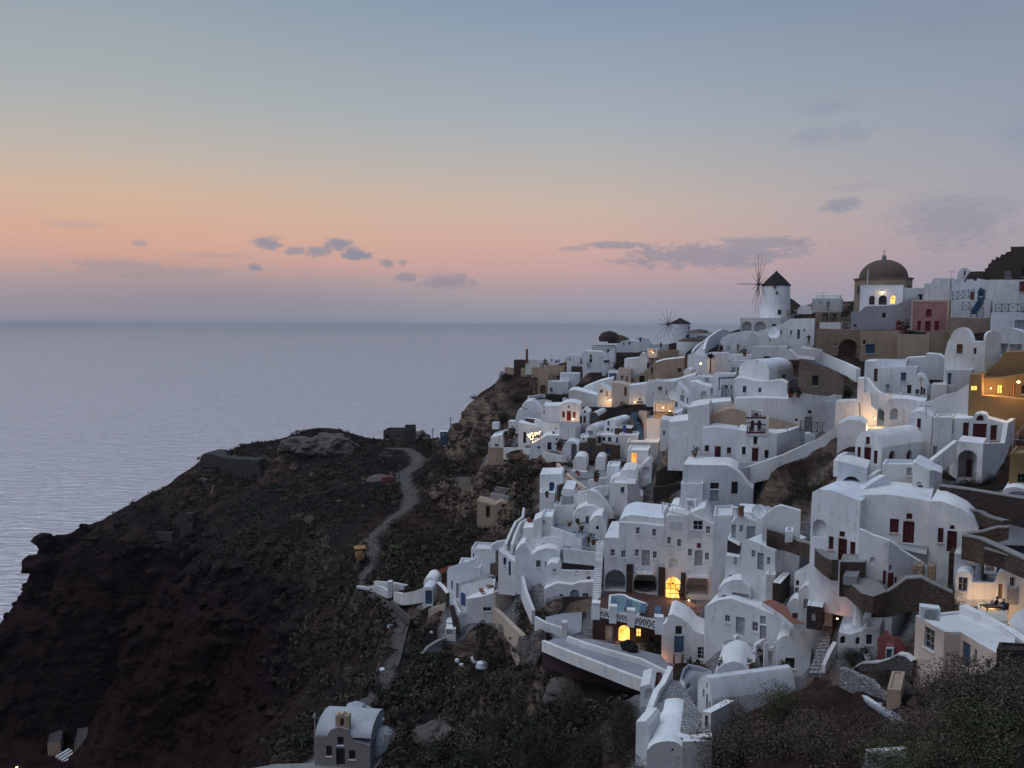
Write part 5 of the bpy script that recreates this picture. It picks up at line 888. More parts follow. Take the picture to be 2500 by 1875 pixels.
house('house', 'white vault house with broken pergola and arched window', 'H', (740, 1480, 1130, 1520), 0, 8, [('N', .5, 778, 1328, 872, 1405), ('n', .5, 915, 1310, 1118, 1500)], Y=99.5, yaw=-24, out=[(740, 1480), (748, 1265), (820, 1190), (920, 1150), (1020, 1150), (1130, 1250), (1125, 1370), (1130, 1520)])
house('house', 'white patio wall house with glazed door below the vault house', 'L', (920, 300, 1620, 420), 0, 6, [('g', 'whitewood', 1132, 92, 1183, 166), ('d', 'greydoor', 1244, 112, 1336, 300), ('w', 'greydoor', 1492, 100, 1552, 185), ('g', 'whitewood', 1412, 162, 1470, 262), ('d', 'greydoor', 1490, 200, 1555, 360)], Y=99, yaw=-30, out=[(920, 300), (940, 10), (1060, -60), (1200, -80), (1500, 30), (1720, 130), (1830, 190), (1620, 420)])
house('house', 'dark stone cube with white top on the red patio', 'H', (1392, 1395, 1480, 1462), 1180, 4.5, Y=94, yaw=-32, sk=0, mat='stonedark', rmat='white', cat='hut', par=.1)
house('house', 'nearer dark stone cube with white top and small shutter', 'H', (1800, 1660, 1985, 1720), 1452, 4, [('w', 'whitewood', 1855, 1545, 1905, 1645)], Y=89, yaw=-26, mat='stonedark', rmat='white', cat='hut', par=.1)
slab('patio', 'red brown patio between the dark stone cubes', 'H', [(1270, 1410), (1390, 1380), (1560, 1460), (1640, 1600), (1800, 1680), (1640, 1680), (1500, 1560)], Y=94, ref=1, mat='terracotta', th=.5)
house('house', 'long white vaulted house with dark side door above the red patio', 'H', (1650, 1290, 1960, 1400), 0, 9, [('w', 'dark', 1675, 1155, 1712, 1220), ('d', 'greydoor', 1660, 1240, 1708, 1370)], Y=95.5, yaw=-30, sk=10, out=[(1650, 1290), (1610, 1085), (1660, 1060), (1780, 1055), (1860, 1060), (1960, 1090), (1960, 1400)])
house('house', 'lower white vaulted house with rounded end beside the dark stone cube', 'H', (1700, 1480, 2110, 1560), 0, 8, [('d', 'greydoor', 1765, 1380, 1830, 1500)], Y=92, yaw=-16, sk=14, out=[(1700, 1480), (1720, 1280), (1790, 1210), (1900, 1230), (2050, 1340), (2110, 1470), (2110, 1560)])
house('bench_nook', 'white shell shaped bench nook on the red patio', 'H', (1560, 1600, 1760, 1620), 0, 2, [('w', 'brown', 1630, 1545, 1750, 1620)], Y=92.5, yaw=-8, cat='bench', out=[(1560, 1600), (1565, 1480), (1600, 1410), (1650, 1370), (1740, 1380), (1760, 1620)])
# ---- pool terrace
pt_, tq = slab('pool_terrace', 'diagonal tiled terrace in front of the hotel', 'G', [(355, 1275), (700, 1290), (1010, 1340), (1320, 1400), (1330, 1560), (1100, 1590), (1050, 1625), (700, 1560), (240, 1480)], Y=111, ref=2, th=.3, mat='tile')
TZ = tq[0].z
_, pq = slab('pool', 'curved pale blue swimming pool on the hotel terrace', 'G', [(440, 1290), (540, 1280), (610, 1285), (650, 1310), (740, 1345), (840, 1378), (872, 1395), (850, 1440), (800, 1490), (745, 1540), (690, 1530), (600, 1505), (430, 1475)], Y=111, ref=1, th=.15, mat='pool', cat='pool', ctl=False)
dzp = TZ + .1 - pq[0].z
for v_ in _.data.vertices: v_.co.z += dzp
m = MB()
for i in range(len(pq)):
    a, b = pq[i] + Z * dzp, pq[(i + 1) % len(pq)] + Z * dzp; m.tube(a, b, .17, n=6)
m.build('rim', 'white', _)
def on_z(w, x, y, z):
    r = ray(*px(w, x, y)); return r * (z / r.z)
# diagonal joints: pale grout strips proud of the dark tiles
E1, E2 = (on_z('G', 1300, 1420, TZ) - on_z('G', 1000, 1560, TZ)).normalized(), (on_z('G', 1320, 1560, TZ) - on_z('G', 900, 1400, TZ)).normalized()
pc = on_z('G', 1120, 1480, TZ); tpoly = [(p.x, p.y) for p in tq]; ppoly = [(p.x, p.y) for p in pq]; tm = None
for i in range(-13, 14):
    for j in range(-13, 14):
        c = pc + E1 * (i * .62) + E2 * (j * .62)
        if inside(tpoly, c.x, c.y) and not inside(ppoly, c.x, c.y):
            if tm is None:
                q_ = [E1 * (s_ * .27) + E2 * (t_ * .27) for s_, t_ in ((-1, -1), (1, -1), (1, 1), (-1, 1))]; mm = MB(); mm.hexa(q_, [p + Z * .03 for p in q_]); tile0 = mm.build('tile', 'pavered'); tm = tile0.data; bpy.data.objects.remove(tile0)
            o = bpy.data.objects.new('tile', tm); COL.objects.link(o); o.parent = pt_; o.location = c + Z * .002
fy = tq[8].y / .9
tb_, TF_ = house('stone_undercroft', 'dark stone terrace base with lit arch and lit window', 'K', (1035, 330, 1735, 490), 0, 4, [('d', 'greydoor', 1165, 195, 1250, 372), ('D', 'litpane', 1303, 195, 1416, 405), ('l', 'litpane', 1480, 232, 1535, 320), ('g', 'timber', 1622, 322, 1680, 408)], Y=fy, yaw=-8, mat='stonedark', rmat='tile', cat='house', out=[(1035, 330), (1042, 112), (1400, 178), (1735, 262), (1735, 490)])
def pxrail(nm, k, A, B, n, H2=1.05):
    rt = thing('railing', nm, 'railing', A)
    for z in (.05, H2): m = MB(); m.tube(A + Z * z, B + Z * z, .07, n=4); m.build('rail', 'whitewood', rt)
    for i in range(n):
        m = MB(); c0, c1 = A.lerp(B, i / n), A.lerp(B, (i + 1) / n); m.tube(c0, c1 + Z * H2, .05, n=4); m.tube(c1, c0 + Z * H2, .05, n=4); m.tube(c0, c0 + Z * H2, .05, n=4); m.build('cross_brace', 'whitewood', rt)
RL = [on_z('K', x, y, TZ) for x, y in ((1072, 100), (1243, 138), (1428, 178), (1715, 250))]
for k in range(3): pxrail('white crossed railing panel of the pool terrace, ' + ('left', 'middle', 'right')[k] + ' one', k, RL[k].lerp(RL[k + 1], .1), RL[k].lerp(RL[k + 1], .9), 3 + k)
for k in range(4):
    m = MB(); m.box(RL[k] - Z * .3, .85, .85, 1.9, R(-8)); m.box(RL[k] + Z * 1.6, .98, .98, .14, R(-8)); tag(m.build('pillar', 'white'), 'white square pillar, ' + ('first', 'second', 'third', 'last')[k] + ' from the left along the pool railing', 'pillar')
_, wq = slab('terrace', 'long blue grey walkway terrace below the stone base', 'K', [(520, 385), (640, 330), (780, 320), (1050, 340), (1740, 500), (1850, 640), (1780, 700), (1560, 790)], Y=103, ref=0, th=.3, mat='paving')
WZ = wq[0].z
wall('parapet_wall', 'long white outer parapet of the walkway terrace', 'K', [(515, 355, 395), (800, 470, 520), (1100, 585, 635), (1400, 700, 755), (1572, 762, 815)], .45, zl=WZ, ctl=False, found=.8)
wall('parapet_wall', 'inner white parapet of the walkway terrace', 'K', [(770, 312, 365), (930, 372, 425), (1200, 455, 505), (1530, 545, 600), (1800, 680, 715)], .4, zl=WZ, ctl=False)
wall('retaining_wall', 'tall purple brown rock face under the walkway terrace', 'K', [(520, 400, 560), (800, 525, 720), (1100, 640, 800), (1400, 760, 880), (1570, 815, 900)], .6, 'rockface', Ys=[wq[0].y / .9 - .3 - k for k in (0, 1.6, 3.2, 4.8, 5.6)], found=3)
slab('patio', 'blue grey patio with white walls left of the hotel stairs', 'K', [(555, 110), (740, 70), (930, 60), (920, 260), (790, 295), (570, 180)], Y=108.5, ref=3, mat='paving')
wall('parapet_wall', 'white parapet round the blue grey patio', 'K', [(440, 110, 190), (560, 175, 235), (720, 225, 285), (770, 250, 330)], .45, Ys=[110, 109, 108, 107.6])
house('pillar', 'white pointed corner post of the patio parapet', 'K', (722, 330, 772, 335), 168, 1.0, Y=107.4, yaw=-6, cat='pillar', par=.03)
house('house', 'white rounded house with grey arched door behind the blue grey patio', 'F', (870, 1720, 1480, 1700), 0, 6, [('D', 'greydoor', 1180, 1655, 1290, 1790), ('w', 'dark', 1055, 1712, 1095, 1745), ('g', 'whitewood', 1330, 1700, 1400, 1775)], Y=113, yaw=-3, out=[(870, 1720), (880, 1650), (1020, 1580), (1200, 1600), (1300, 1570), (1480, 1560), (1480, 1700)], found=3.5)
# ---------------------------------------------------------------- right foreground: big white house, pink house; left foreground: blue balcony house, chapel
YF.clear()
big, F = house('house', 'big white house front with dark red door and deep round niche', 'I', (-350, 930, 220, 950), 0, 8, [('N', .6, -322, 430, -152, 645), ('w', 'red', 2063, 632, 2122, 792, 'H'), ('d', 'red', -20, 662, 86, 928), ('w', 'red', 122, 697, 187, 858), ('w', 'red', -5, 572, 62, 642)], Y=82, yaw=-40,
      out=[(-360, 930), (-350, 250), (-325, 105), (-250, 65), (-100, 85), (60, 140), (215, 205), (220, 950)])
house('house', 'white house with square red shutters and wide brown red door', 'I', (210, 640, 1060, 742), 0, 8, [('w', 'red', 597, 423, 704, 592), ('w', 'red', 795, 358, 865, 430), ('d', 'red', 752, 455, 888, 715)], Y=80.5, yaw=-26,
      out=[(210, 640), (215, 150), (300, 140), (600, 135), (800, 165), (1092, 215), (1060, 742)])
house('house', 'white round shouldered house with red fanlight at the stone garden', 'I', (1060, 760, 1450, 850), 0, 7, [('w', 'red', 1168, 532, 1238, 710), ('d', 'red', 1278, 568, 1397, 822), ('W', 'red', 1313, 496, 1371, 550)], Y=77, yaw=-26,
      out=[(1060, 760), (1092, 215), (1210, 213), (1350, 262), (1480, 320), (1580, 400), (1655, 560), (1450, 600), (1450, 850)])
house('house', 'long white diagonal wall falling from the big white house', 'I', (220, 1010, 565, 1290), 0, .6, [('w', 'red', 513, 1035, 546, 1196), ('N', .3, 358, 878, 422, 968)], Y=77.5, yaw=-20, found=1, out=[(220, 1010), (217, 545), (300, 570), (400, 622), (480, 645), (562, 682), (565, 1290)], cat='wall')
house('house', 'white wall end with narrow red door and slit window stepping down to stone piers', 'I', (565, 1290, 1030, 1130), 0, .6, [('d', 'red', 568, 1064, 630, 1268), ('w', 'red', 652, 1118, 688, 1200), ('w', 'red', 587, 974, 623, 1042)], Y=75.5, yaw=8, found=1, out=[(565, 1290), (562, 682), (640, 715), (700, 760), (740, 800), (820, 850), (900, 900), (1000, 960), (1035, 1010), (1030, 1130)], cat='wall')
slab('terrace', 'grey terrace between the diagonal wall and the square red shutters', 'I', [(420, 600), (640, 650), (1060, 742), (1040, 800), (880, 770), (700, 720), (520, 660)], Y=78, ref=2, th=.4, mat='concrete')
house('stone_bench', 'dark stone block terrace in front of the wide red door', 'I', (0, 1110, 300, 1100), 935, 3, Y=76.5, yaw=-3, mat='stonebrown', rmat='concrete', cat='terrace', par=.04, found=2)
slab('patio', 'grey stone patio at the narrow red door', 'I', [(30, 1110), (300, 1085), (480, 1180), (560, 1290), (400, 1350), (260, 1310)], Y=75, ref=2, mat='concrete', th=1.6, side='stonebrown')
house('stone_table', 'long stone table block on the grey patio', 'I', (40, 1130, 200, 1210), 1095, 2.5, Y=75, yaw=-30, mat='concrete', cat='table', par=.02, foot=False)
for k, (x0, x1, y0, y1, yy) in enumerate(((868, 990, 985, 1120, 73.5), (1048, 1130, 985, 1120, 73.2))):
    house('gate_pier', 'square tan stone gate pier, ' + ('left' if k == 0 else 'right') + ' one of the pair', 'I', (x0, y1, x1, y1 + 8), y0, 1.7, Y=yy, yaw=-10, mat='stonetan', cat='pier', par=.03)
wall('retaining_wall', 'brown rubble retaining wall curving under the gate piers', 'I', [(380, 1380, 1500), (520, 1310, 1500), (650, 1230, 1480), (780, 1130, 1430), (960, 1115, 1420), (1100, 1190, 1450), (1340, 1300, 1470)], .8, 'stonebrown', Ys=[73.5, 73, 72.6, 72.2, 71.8, 71.2, 70.5], cap='concrete')
wall('terrace_wall', 'tan edged stone wall above the white vent house', 'I', [(1450, 610, 800), (1650, 650, 850), (1900, 760, 900), (2230, 910, 1040)], .7, 'stonebrown', Ys=[73, 72, 70, 67], cap='concrete')
wall('terrace_wall', 'dark dry stone wall high on the right garden slope', 'I', [(1180, 20, 170), (1500, 60, 220), (1800, 110, 330), (2230, 180, 440)], .7, 'stonedark', Ys=[82, 80, 78, 74], cap='concrete')
wall('terrace_wall', 'low dark garden wall in the middle of the right slope', 'I', [(1420, 290, 330), (1650, 330, 400), (1760, 390, 440), (1950, 440, 520)], .6, 'stonebrown', Ys=[78, 76.5, 75.5, 73.5], cap='concrete')
wall('terrace_wall', 'short slanted stone wall beside the round shouldered house', 'I', [(1460, 600, 640), (1700, 570, 660), (1880, 520, 600), (2010, 515, 570)], .6, 'stonebrown', Ys=[74.2, 73.4, 73, 72.5], cap='concrete')
wall('terrace_wall', 'lower stone garden wall at the right edge', 'I', [(1720, 765, 830), (1950, 830, 900), (2230, 900, 980)], .6, 'stonedark', Ys=[71, 69.5, 67.5], cap='concrete')
house('house', 'white wall house with red triangular awning', 'I', (1345, 1330, 1700, 1250), 0, 5, [('w', 'brightred', 1475, 985, 1620, 1047)], Y=74, yaw=2, out=[(1345, 1330), (1350, 830), (1420, 840), (1700, 930), (1700, 1250)])
house('pier', 'dark red stone end pier of the white awning house', 'I', (1285, 1250, 1345, 1270), 830, 2.5, Y=74.2, yaw=-8, mat='stonedark', cat='wall', par=.02)
house('house', 'small white vault with large tilted window', 'I', (1365, 1420, 1560, 1440), (1110, 1045), 5.5, [('g', 'greydoor', 1415, 1120, 1526, 1290)], Y=72.5, yaw=-20, sk=14)
house('house', 'white double vault house with lattice shutters above the lit terrace', 'I', (1840, 1620, 2200, 1620), 0, 6, [('g', 'greydoor', 2028, 1120, 2098, 1232), ('d', 'ochre', 1890, 1200, 1952, 1378), ('d', 'greydoor', 1985, 1225, 2122, 1440)], Y=71.5, yaw=-4, out=[(1840, 1620), (1845, 1110), (1920, 1050), (2000, 1025), (2080, 1050), (2150, 1110), (2200, 1050), (2230, 1050), (2230, 1620)])
house('house', 'white link wall with faint buttress behind the lit terrace', 'I', (1550, 1460, 1850, 1440), 1180, 4, Y=72.3, yaw=-4)
house('box', 'white ventilation box on the stone wall', 'I', (1720, 1040, 1860, 1075), 940, 1.4, [('w', 'greydoor', 1735, 975, 1845, 1050)], Y=73.5, yaw=-14, mat='white', cat='box', par=.02, found=.3)
slab('terrace', 'small lit terrace where two people sit', 'I', [(1640, 1420), (1960, 1420), (2010, 1640), (1800, 1640), (1650, 1500)], Y=71.3, ref=1, mat='floorpale', th=.3)
house('house', 'low white vaulted roof at the top right garden corner', 'I', (1930, 130, 2230, 170), (120, 45), 6, [('N', .5, 2010, 95, 2220, 150)], Y=77, yaw=-6)
house('house', 'brown stone lower garden building with white top', 'I', (1690, 1180, 1730, 1170), 910, 3, Y=73.8, yaw=0, mat='stonebrown', cat='wall', par=.02)
# ---- pink house
block('pale pink house with flat grey roof and blue grey door', 'M', [(990, 92), (1285, 264), (1450, 262), (1640, 378), (1835, 490), (2000, 425), (2010, 310), (1720, 140), (1440, 45)], 64.4, 6.2, {0: [('g', 'greydoor', 1078, 225, 1182, 445)], 2: [('d', 'bluegrey', 1464, 370, 1547, 637), ('w', 'bluegrey', 1590, 440, 1617, 600)], 3: [('g', 'bluegrey', 1704, 550, 1757, 640)]}, 'rosecream', 'roofwhite', ref=1)
stairs('steps', 'crazy paved white jointed lane left of the round house', 'M', (-110, 700), (60, 690), (50, 215), (130, 190), 14, 73.5, 82, 'crazywhite')
wall('parapet_wall', 'broad white sloping parapet between pink house and lit terrace', 'M', [(1435, -10, 60), (1600, 70, 150), (1800, 180, 260), (1960, 270, 350), (2060, 340, 420), (2120, 400, 480)], .8, Ys=[69, 67.5, 66, 64.5, 63.5, 62.5], ctl=False, found=.3)
wall('parapet_wall', 'white curved wall with dark teal inner stair at the right edge', 'M', [(1940, 140, 330), (2000, 70, 330), (2060, 30, 340), (2120, 10, 360)], .5, Ys=[66, 65.5, 65, 64.5], ctl=False, found=.3)
house('house', 'white arched bell tower house with dark opening beside the pink house', 'M', (665, 330, 735, 340), (60, -5), 7, [('W', 'red', 680, 18, 722, 112)], Y=73, yaw=-18, sk=18)
house('house', 'round white house with shallow dome and chimney', 'M', (190, 510, 440, 500), 0, 5, [('W', 'dark', 215, 305, 272, 388), ('W', 'dark', 374, 315, 420, 396)], Y=74.5, yaw=-6, out=[(190, 510), (192, 260), (240, 280), (330, 290), (420, 250), (440, 500)])
P = pixY('M', 325, 275, 76); m = MB(); rr = 112 * 76 / FPX / 4.2; m.lathe(P, [(rr * math.cos(t), rr * .85 * math.sin(t)) for t in [i * math.pi / 20 for i in range(11)]], 24); rt = thing('cupola', 'shallow white dome with chimney on the round house', 'dome', P); m.build('shell', 'roofwhite', rt, True)
m = MB(); P2 = pixY('M', 395, 180, 76); m.tube(P2 - Z * .5, P2 + Z * 2.4, .55, .42, 8); m.tube(P2 + Z * 2.4, P2 + Z * 2.7, .3, .5, 8); m.build('chimney', 'white', rt)
house('house', 'white house wing with dark blue window right of the dome', 'M', (440, 500, 610, 490), 225, 6, [('g', 'bluegrey', 482, 290, 547, 397)], Y=74, yaw=-8)
house('house', 'low white curved roof behind the dome with red plaster band', 'M', (440, 260, 660, 250), 0, 5, Y=77, yaw=-5, out=[(440, 260), (450, 130), (560, 120), (650, 160), (660, 250)])
wall('garden_wall', 'red plaster garden wall with white broken edge', 'M', [(590, 330, 560), (655, 255, 560), (700, 320, 560), (800, 330, 540), (880, 470, 520)], .5, 'redplaster', Ys=[72.5, 72, 71.5, 71, 70.5])
house('niche', 'grey blue doorway set into the red plaster wall', 'M', (680, 560, 760, 555), 430, .4, [('d', 'bluegrey', 690, 440, 748, 550)], Y=70.9, yaw=-8, cat='door', par=.02, foot=False, found=.3)
wall('garden_wall', 'rounded snaking white topped stone wall in front of the red wall', 'M', [(340, 635, 680), (430, 575, 650), (600, 570, 640), (720, 530, 640), (800, 485, 620), (880, 500, 600), (950, 560, 640)], .7, 'stonegrey', Ys=[72, 71, 70, 69, 68.5, 68, 67.5], cap='worn')
wall('garden_wall', 'white wall with dark stones along the crazy paved lane', 'M', [(60, 610, 690), (120, 470, 640), (175, 370, 560)], .4, 'worn', Ys=[73.5, 74, 74.5])
wall('garden_wall', 'white netted stone wall stepping down by the walkway', 'M', [(205, 630, 770), (300, 660, 810), (400, 710, 850), (520, 760, 880), (600, 850, 930), (690, 900, 990)], .5, 'crazywhite', Ys=[70, 69, 68, 67, 66, 65])
stairs('steps', 'blue grey stepped walkway with white edge going down', 'M', (760, 1180), (860, 1120), (270, 815), (420, 850), 16, 60, 71, 'paving')
wall('kerb', 'long white kerb along the stepped walkway', 'M', [(265, 812, 835), (420, 900, 925), (600, 1020, 1045), (720, 1110, 1135), (830, 1180, 1205)], .35, Ys=[70.6, 67.5, 64, 61.5, 59.5], ctl=False)
house('house', 'cream rubble garden hut with pale edge among the bushes', 'M', (690, 1010, 830, 1030), 850, 4, Y=62.5, yaw=-12, mat='sand', rmat='tan', cat='hut', par=.1)
slab('path', 'bare earth path patch in the foreground bushes', 'M', [(600, 1290), (720, 1180), (900, 1210), (900, 1440), (600, 1480)], Y=56, ref=3, mat='rockface', cat='path', th=.2)
wall('parapet_wall', 'white parapet of the lowest terrace at the bottom edge', 'M', [(480, 1500, 1570), (700, 1480, 1580), (900, 1465, 1590)], .5, Ys=[54, 53.5, 53])
slab('terrace', 'purple grey lowest terrace at the bottom edge', 'M', [(470, 1570), (900, 1585), (980, 1680), (440, 1680)], Y=53.5, ref=1, mat='paving')
house('hut', 'tan stone hut corner among the bushes at the right edge', 'M', (1810, 640, 2120, 700), 440, 1.5, Y=52, yaw=-8, mat='stonedark', cat='hut', par=.1)
# ---- bottom middle houses (window L)
YF.update(L=.9)
st5, F = house('house', 'white stepped gable house with dark framed door and windows', 'L', (480, 560, 990, 600), 0, 5, [('g', 'timber', 625, 203, 694, 293), ('d', 'bluegrey', 612, 290, 708, 470), ('g', 'whitewood', 852, 420, 942, 548)], Y=101, yaw=-6, out=[(480, 560), (485, 200), (540, 160), (550, 100), (590, 80), (700, 130), (770, 190), (815, 250), (985, 325), (990, 600)])
stairs('stairs', 'outside steps right of the stepped gable house, lower flight', 'L', (1000, 580), (1100, 580), (995, 375), (1090, 375), 9, 98.5, 101, 'white')
stairs('stairs', 'outside steps behind the stepped gable house, upper flight', 'L', (850, 290), (920, 240), (700, 110), (770, 95), 8, 101.5, 106, 'concrete')
wall('stair_parapet', 'white parapet beside the upper outside steps', 'L', [(905, 200, 260), (1000, 265, 330), (1125, 340, 410), (1130, 370, 420)], .4, Ys=[101.5, 100.3, 99, 98.8], ctl=False)
wall('parapet_wall', 'white curved garden parapet with rounded end', 'L', [(1095, 400, 490), (1180, 440, 520), (1290, 470, 520)], .6, Ys=[97, 96, 95])
wall('parapet_wall', 'slanted white divider wall by the glazed doors', 'L', [(1245, 320, 345), (1300, 250, 330), (1360, 180, 310)], .35, Ys=[96.5, 97.5, 98.5], ctl=False)
wall('parapet_wall', 'second slanted white divider wall by the patio', 'L', [(1450, 400, 460), (1520, 350, 420), (1600, 310, 400)], .35, Ys=[94, 95, 96], ctl=False)
slab('patio', 'grey patio with dark furniture between the divider walls', 'L', [(1120, 360), (1240, 330), (1480, 380), (1500, 470), (1330, 480), (1180, 470)], Y=96, ref=2, mat='paving')
house('pillar', 'white low pillar with glowing ember lamp, right one', 'L', (1352, 580, 1440, 590), 462, 1.2, Y=93.5, yaw=-6, cat='pillar', par=.03)
house('house', 'white vaulted house with dark framed window below the red patio', 'L', (1650, 690, 2000, 760), 0, 7, [('g', 'timber', 1752, 530, 1852, 642)], Y=88.5, yaw=-10, sk=6, out=[(1650, 690), (1655, 420), (1660, 360), (1720, 310), (1790, 300), (2000, 560), (2000, 760)], found=3)
gt = thing('gateway', 'open white gate frame at the foot of the vaulted house', 'gate', pixY('L', 1535, 690, 90))
for x in (1545, 1640):
    m = MB(); P = pixY('L', x, 690, 90); m.box(P - Z * .3, .35, .35, 3.6); m.build('post', 'worn', gt)
m = MB(); A, B = pixY('L', 1535, 450, 90), pixY('L', 1660, 420, 90); m.tube(A, B, .2, n=4); m.build('lintel', 'worn', gt)
block('round fronted white house with blue grey sunken roof and blue shutter', 'L', [(672, 745), (720, 790), (830, 690), (1000, 660), (870, 612), (760, 590), (705, 640)], 88, 3.2, {0: [], 1: [('w', 'bluegrey', 740, 790, 780, 850)]}, 'white', 'paving', ref=1, lip=.5)
vt, F = house('house', 'white barrel vaulted house with slim blue doors facing the paved yard', 'L', (850, 1040, 995, 1090), 0, 9, [('d', 'bluegrey', 905, 850, 925, 940), ('d', 'bluegrey', 938, 900, 960, 1060), ('w', 'greydoor', 968, 980, 988, 1070), ('w', 'greydoor', 940, 785, 956, 845)], Y=83, yaw=-68, sk=6, out=[(850, 1040), (842, 830), (862, 760), (895, 718), (930, 705), (960, 740), (985, 830), (1000, 960), (998, 1090)], mat='worn')
house('house', 'white dome topped room behind the barrel vault', 'L', (1010, 760, 1420, 780), 0, 6, [('w', 'dark', 1160, 672, 1182, 702)], Y=88.5, yaw=-4, out=[(1010, 760), (1060, 640), (1130, 590), (1220, 562), (1310, 590), (1360, 650), (1420, 690), (1420, 780)])
house('house', 'white stained block with dark slot window at the yard edge', 'L', (895, 1250, 985, 1330), 0, 3.6, [('w', 'dark', 928, 1120, 958, 1240)], Y=77.5, yaw=-45, sk=4, mat='worn', out=[(895, 1250), (900, 1080), (985, 1090), (985, 1330)])
slab('yard', 'white jointed crazy paved yard in front of the barrel vault', 'L', [(590, 750), (680, 770), (850, 1050), (900, 1100), (960, 1310), (640, 1320), (620, 1200), (700, 1170), (600, 950), (450, 1120), (430, 1100), (480, 900)], Y=83, ref=2, mat='crazywhite')
wall('parapet_wall', 'white parapet on the left of the paved yard', 'L', [(375, 1090, 1140), (450, 870, 1090), (520, 790, 880), (600, 620, 740)], .55, Ys=[82, 85, 88, 91], ctl=False)
house('planter', 'dark shrub planter with stone rim at the end of the walkway', 'L', (315, 800, 470, 840), 770, 2.5, Y=89.5, yaw=-12, mat='stonedark', rmat='rockface', cat='planter', par=.2)
house('house', 'small white ruined annex with rounded basin', 'L', (262, 1020, 400, 1060), 0, 4, [('N', .4, 312, 840, 400, 960)], Y=87, yaw=-10, mat='worn', out=[(262, 1020), (300, 830), (360, 800), (440, 850), (400, 1060)])
low, F = house('house', 'lowest white house with smooth vault roof at the bottom edge', 'L', (330, 1690, 700, 1672), 0, 8.5, [('w', 'dark', 585, 1460, 608, 1492)], Y=76, yaw=-4, sk=8, mat='worn', rmat='roofwhite', out=[(330, 1690), (345, 1480), (370, 1440), (410, 1410), (470, 1390), (540, 1382), (610, 1388), (660, 1410), (690, 1450), (700, 1672)], found=3)
house('house', 'stained white wall holding up the crazy paved yard', 'L', (690, 1680, 1000, 1640), 1388, 1.2, [], Y=75.8, yaw=3, mat='worn', found=3, par=.02)
house('house', 'white block wall at the lower left corner of the swooping vault', 'L', (215, 1600, 345, 1690), 0, 3, Y=78, yaw=-30, out=[(215, 1600), (218, 1182), (320, 1180), (345, 1230), (345, 1690)])
wall('parapet_wall', 'curved dark edged white wall around the lower yard', 'L', [(565, 1215, 1260), (600, 1290, 1340), (680, 1335, 1385), (820, 1345, 1390), (995, 1330, 1385)], .5, 'stonedark', Ys=[80, 78, 77, 76.5, 76], cap='white', ctl=False)
YF.clear()
# ---- blue balcony house at the left (window J)
house('gatehouse', 'tiny white vaulted gatehouse with blue grey door', 'J', (888, 470, 1010, 468), (285, 255), 5, [('d', 'bluegrey', 920, 300, 1002, 466)], Y=124, yaw=-6, cat='house')
house('house', 'white block behind the tiny gatehouse', 'J', (900, 300, 1060, 280), (200, 142), 4, Y=127, yaw=-6)
house('house', 'white vaulted house with slim windows above the blue balcony', 'J', (1180, 410, 1330, 440), 0, 8, [('w', 'bluegrey', 1225, 185, 1247, 292), ('d', 'greydoor', 1285, 215, 1320, 395)], Y=121, yaw=-34, sk=8, out=[(1180, 410), (1178, 60), (1200, 20), (1250, 5), (1330, 210), (1330, 440)])
blu, F = house('house', 'white house with blue railed balcony at the foot of the village', 'J', (1325, 680, 1730, 640), 0, 7, [('g', 'greydoor', 1608, 500, 1705, 550)], Y=117, yaw=2, out=[(1325, 680), (1330, 600), (1410, 570), (1410, 400), (1560, 380), (1740, 330), (1730, 640)])
house('house', 'flat white roof wing beside the table terrace', 'J', (1340, 420, 1420, 440), 0, 6, [('d', 'blue', 1350, 330, 1400, 480)], Y=118.5, yaw=-40, sk=10, out=[(1340, 600), (1340, 240), (1420, 400), (1410, 600)])
_, q_ = slab('terrace', 'blue railed balcony floor of the white house', 'J', [(1255, 470), (1340, 430), (1412, 480), (1412, 562), (1330, 572)], Y=117, ref=3, mat='paving', th=.3, ctl=False)
wall('parapet_wall', 'white parapet with blue rail round the balcony', 'J', [(1255, 405, 470), (1290, 480, 525), (1328, 560, 590), (1412, 555, 585)], .2, zl=q_[0].z, ctl=False, found=.1)
_, q_ = slab('terrace', 'table terrace of the blue balcony house', 'J', [(1480, 180), (1560, 130), (1720, 150), (1850, 250), (1960, 240), (1950, 270), (1740, 330), (1610, 360)], Y=119, ref=6, mat='paving')
JT = q_[0].z
wall('parapet_wall', 'thin white parapet at the front of the table terrace', 'J', [(1610, 330, 360), (1740, 310, 335), (1960, 250, 290), (1975, 130, 240)], .25, zl=JT, ctl=False)
wall('planter_hedge', 'row of red flowers along the table terrace edge', 'J', [(1480, 160, 190), (1540, 250, 280), (1605, 340, 365)], .5, 'clay', zl=JT, ctl=False, cat='planter')
house('house', 'white upper terrace with blue shutters behind the table terrace', 'J', (1300, 160, 1575, 150), 20, 5, [('w', 'blue', 1305, 30, 1330, 110)], Y=123, yaw=-4)
house('house', 'white terrace block with dotted parapet higher left', 'F', (0, 1300, 290, 1270), 1165, 4, [('w', 'dark', 60, 1198, 74, 1210), ('w', 'dark', 130, 1195, 144, 1208), ('w', 'dark', 205, 1190, 218, 1203), ('w', 'blue', 20, 1220, 40, 1270)], Y=125, yaw=-8)
house('house', 'brown stone divider wall by the table terrace', 'J', (1690, 60, 1850, 260), 0, 1, Y=120.5, yaw=-50, mat='stonebrown', cat='wall', foot=False, out=[(1690, 60), (1690, -20), (1850, 170), (1850, 260)])
wall('retaining_wall', 'cream retaining wall falling away below the blue balcony house', 'J', [(1722, 505, 640), (1800, 570, 790), (1900, 670, 960), (1985, 755, 1180), (2075, 842, 1192)], .6, 'cream', Ys=[117, 115.5, 113.5, 111.5, 110], found=2, cap='cream')
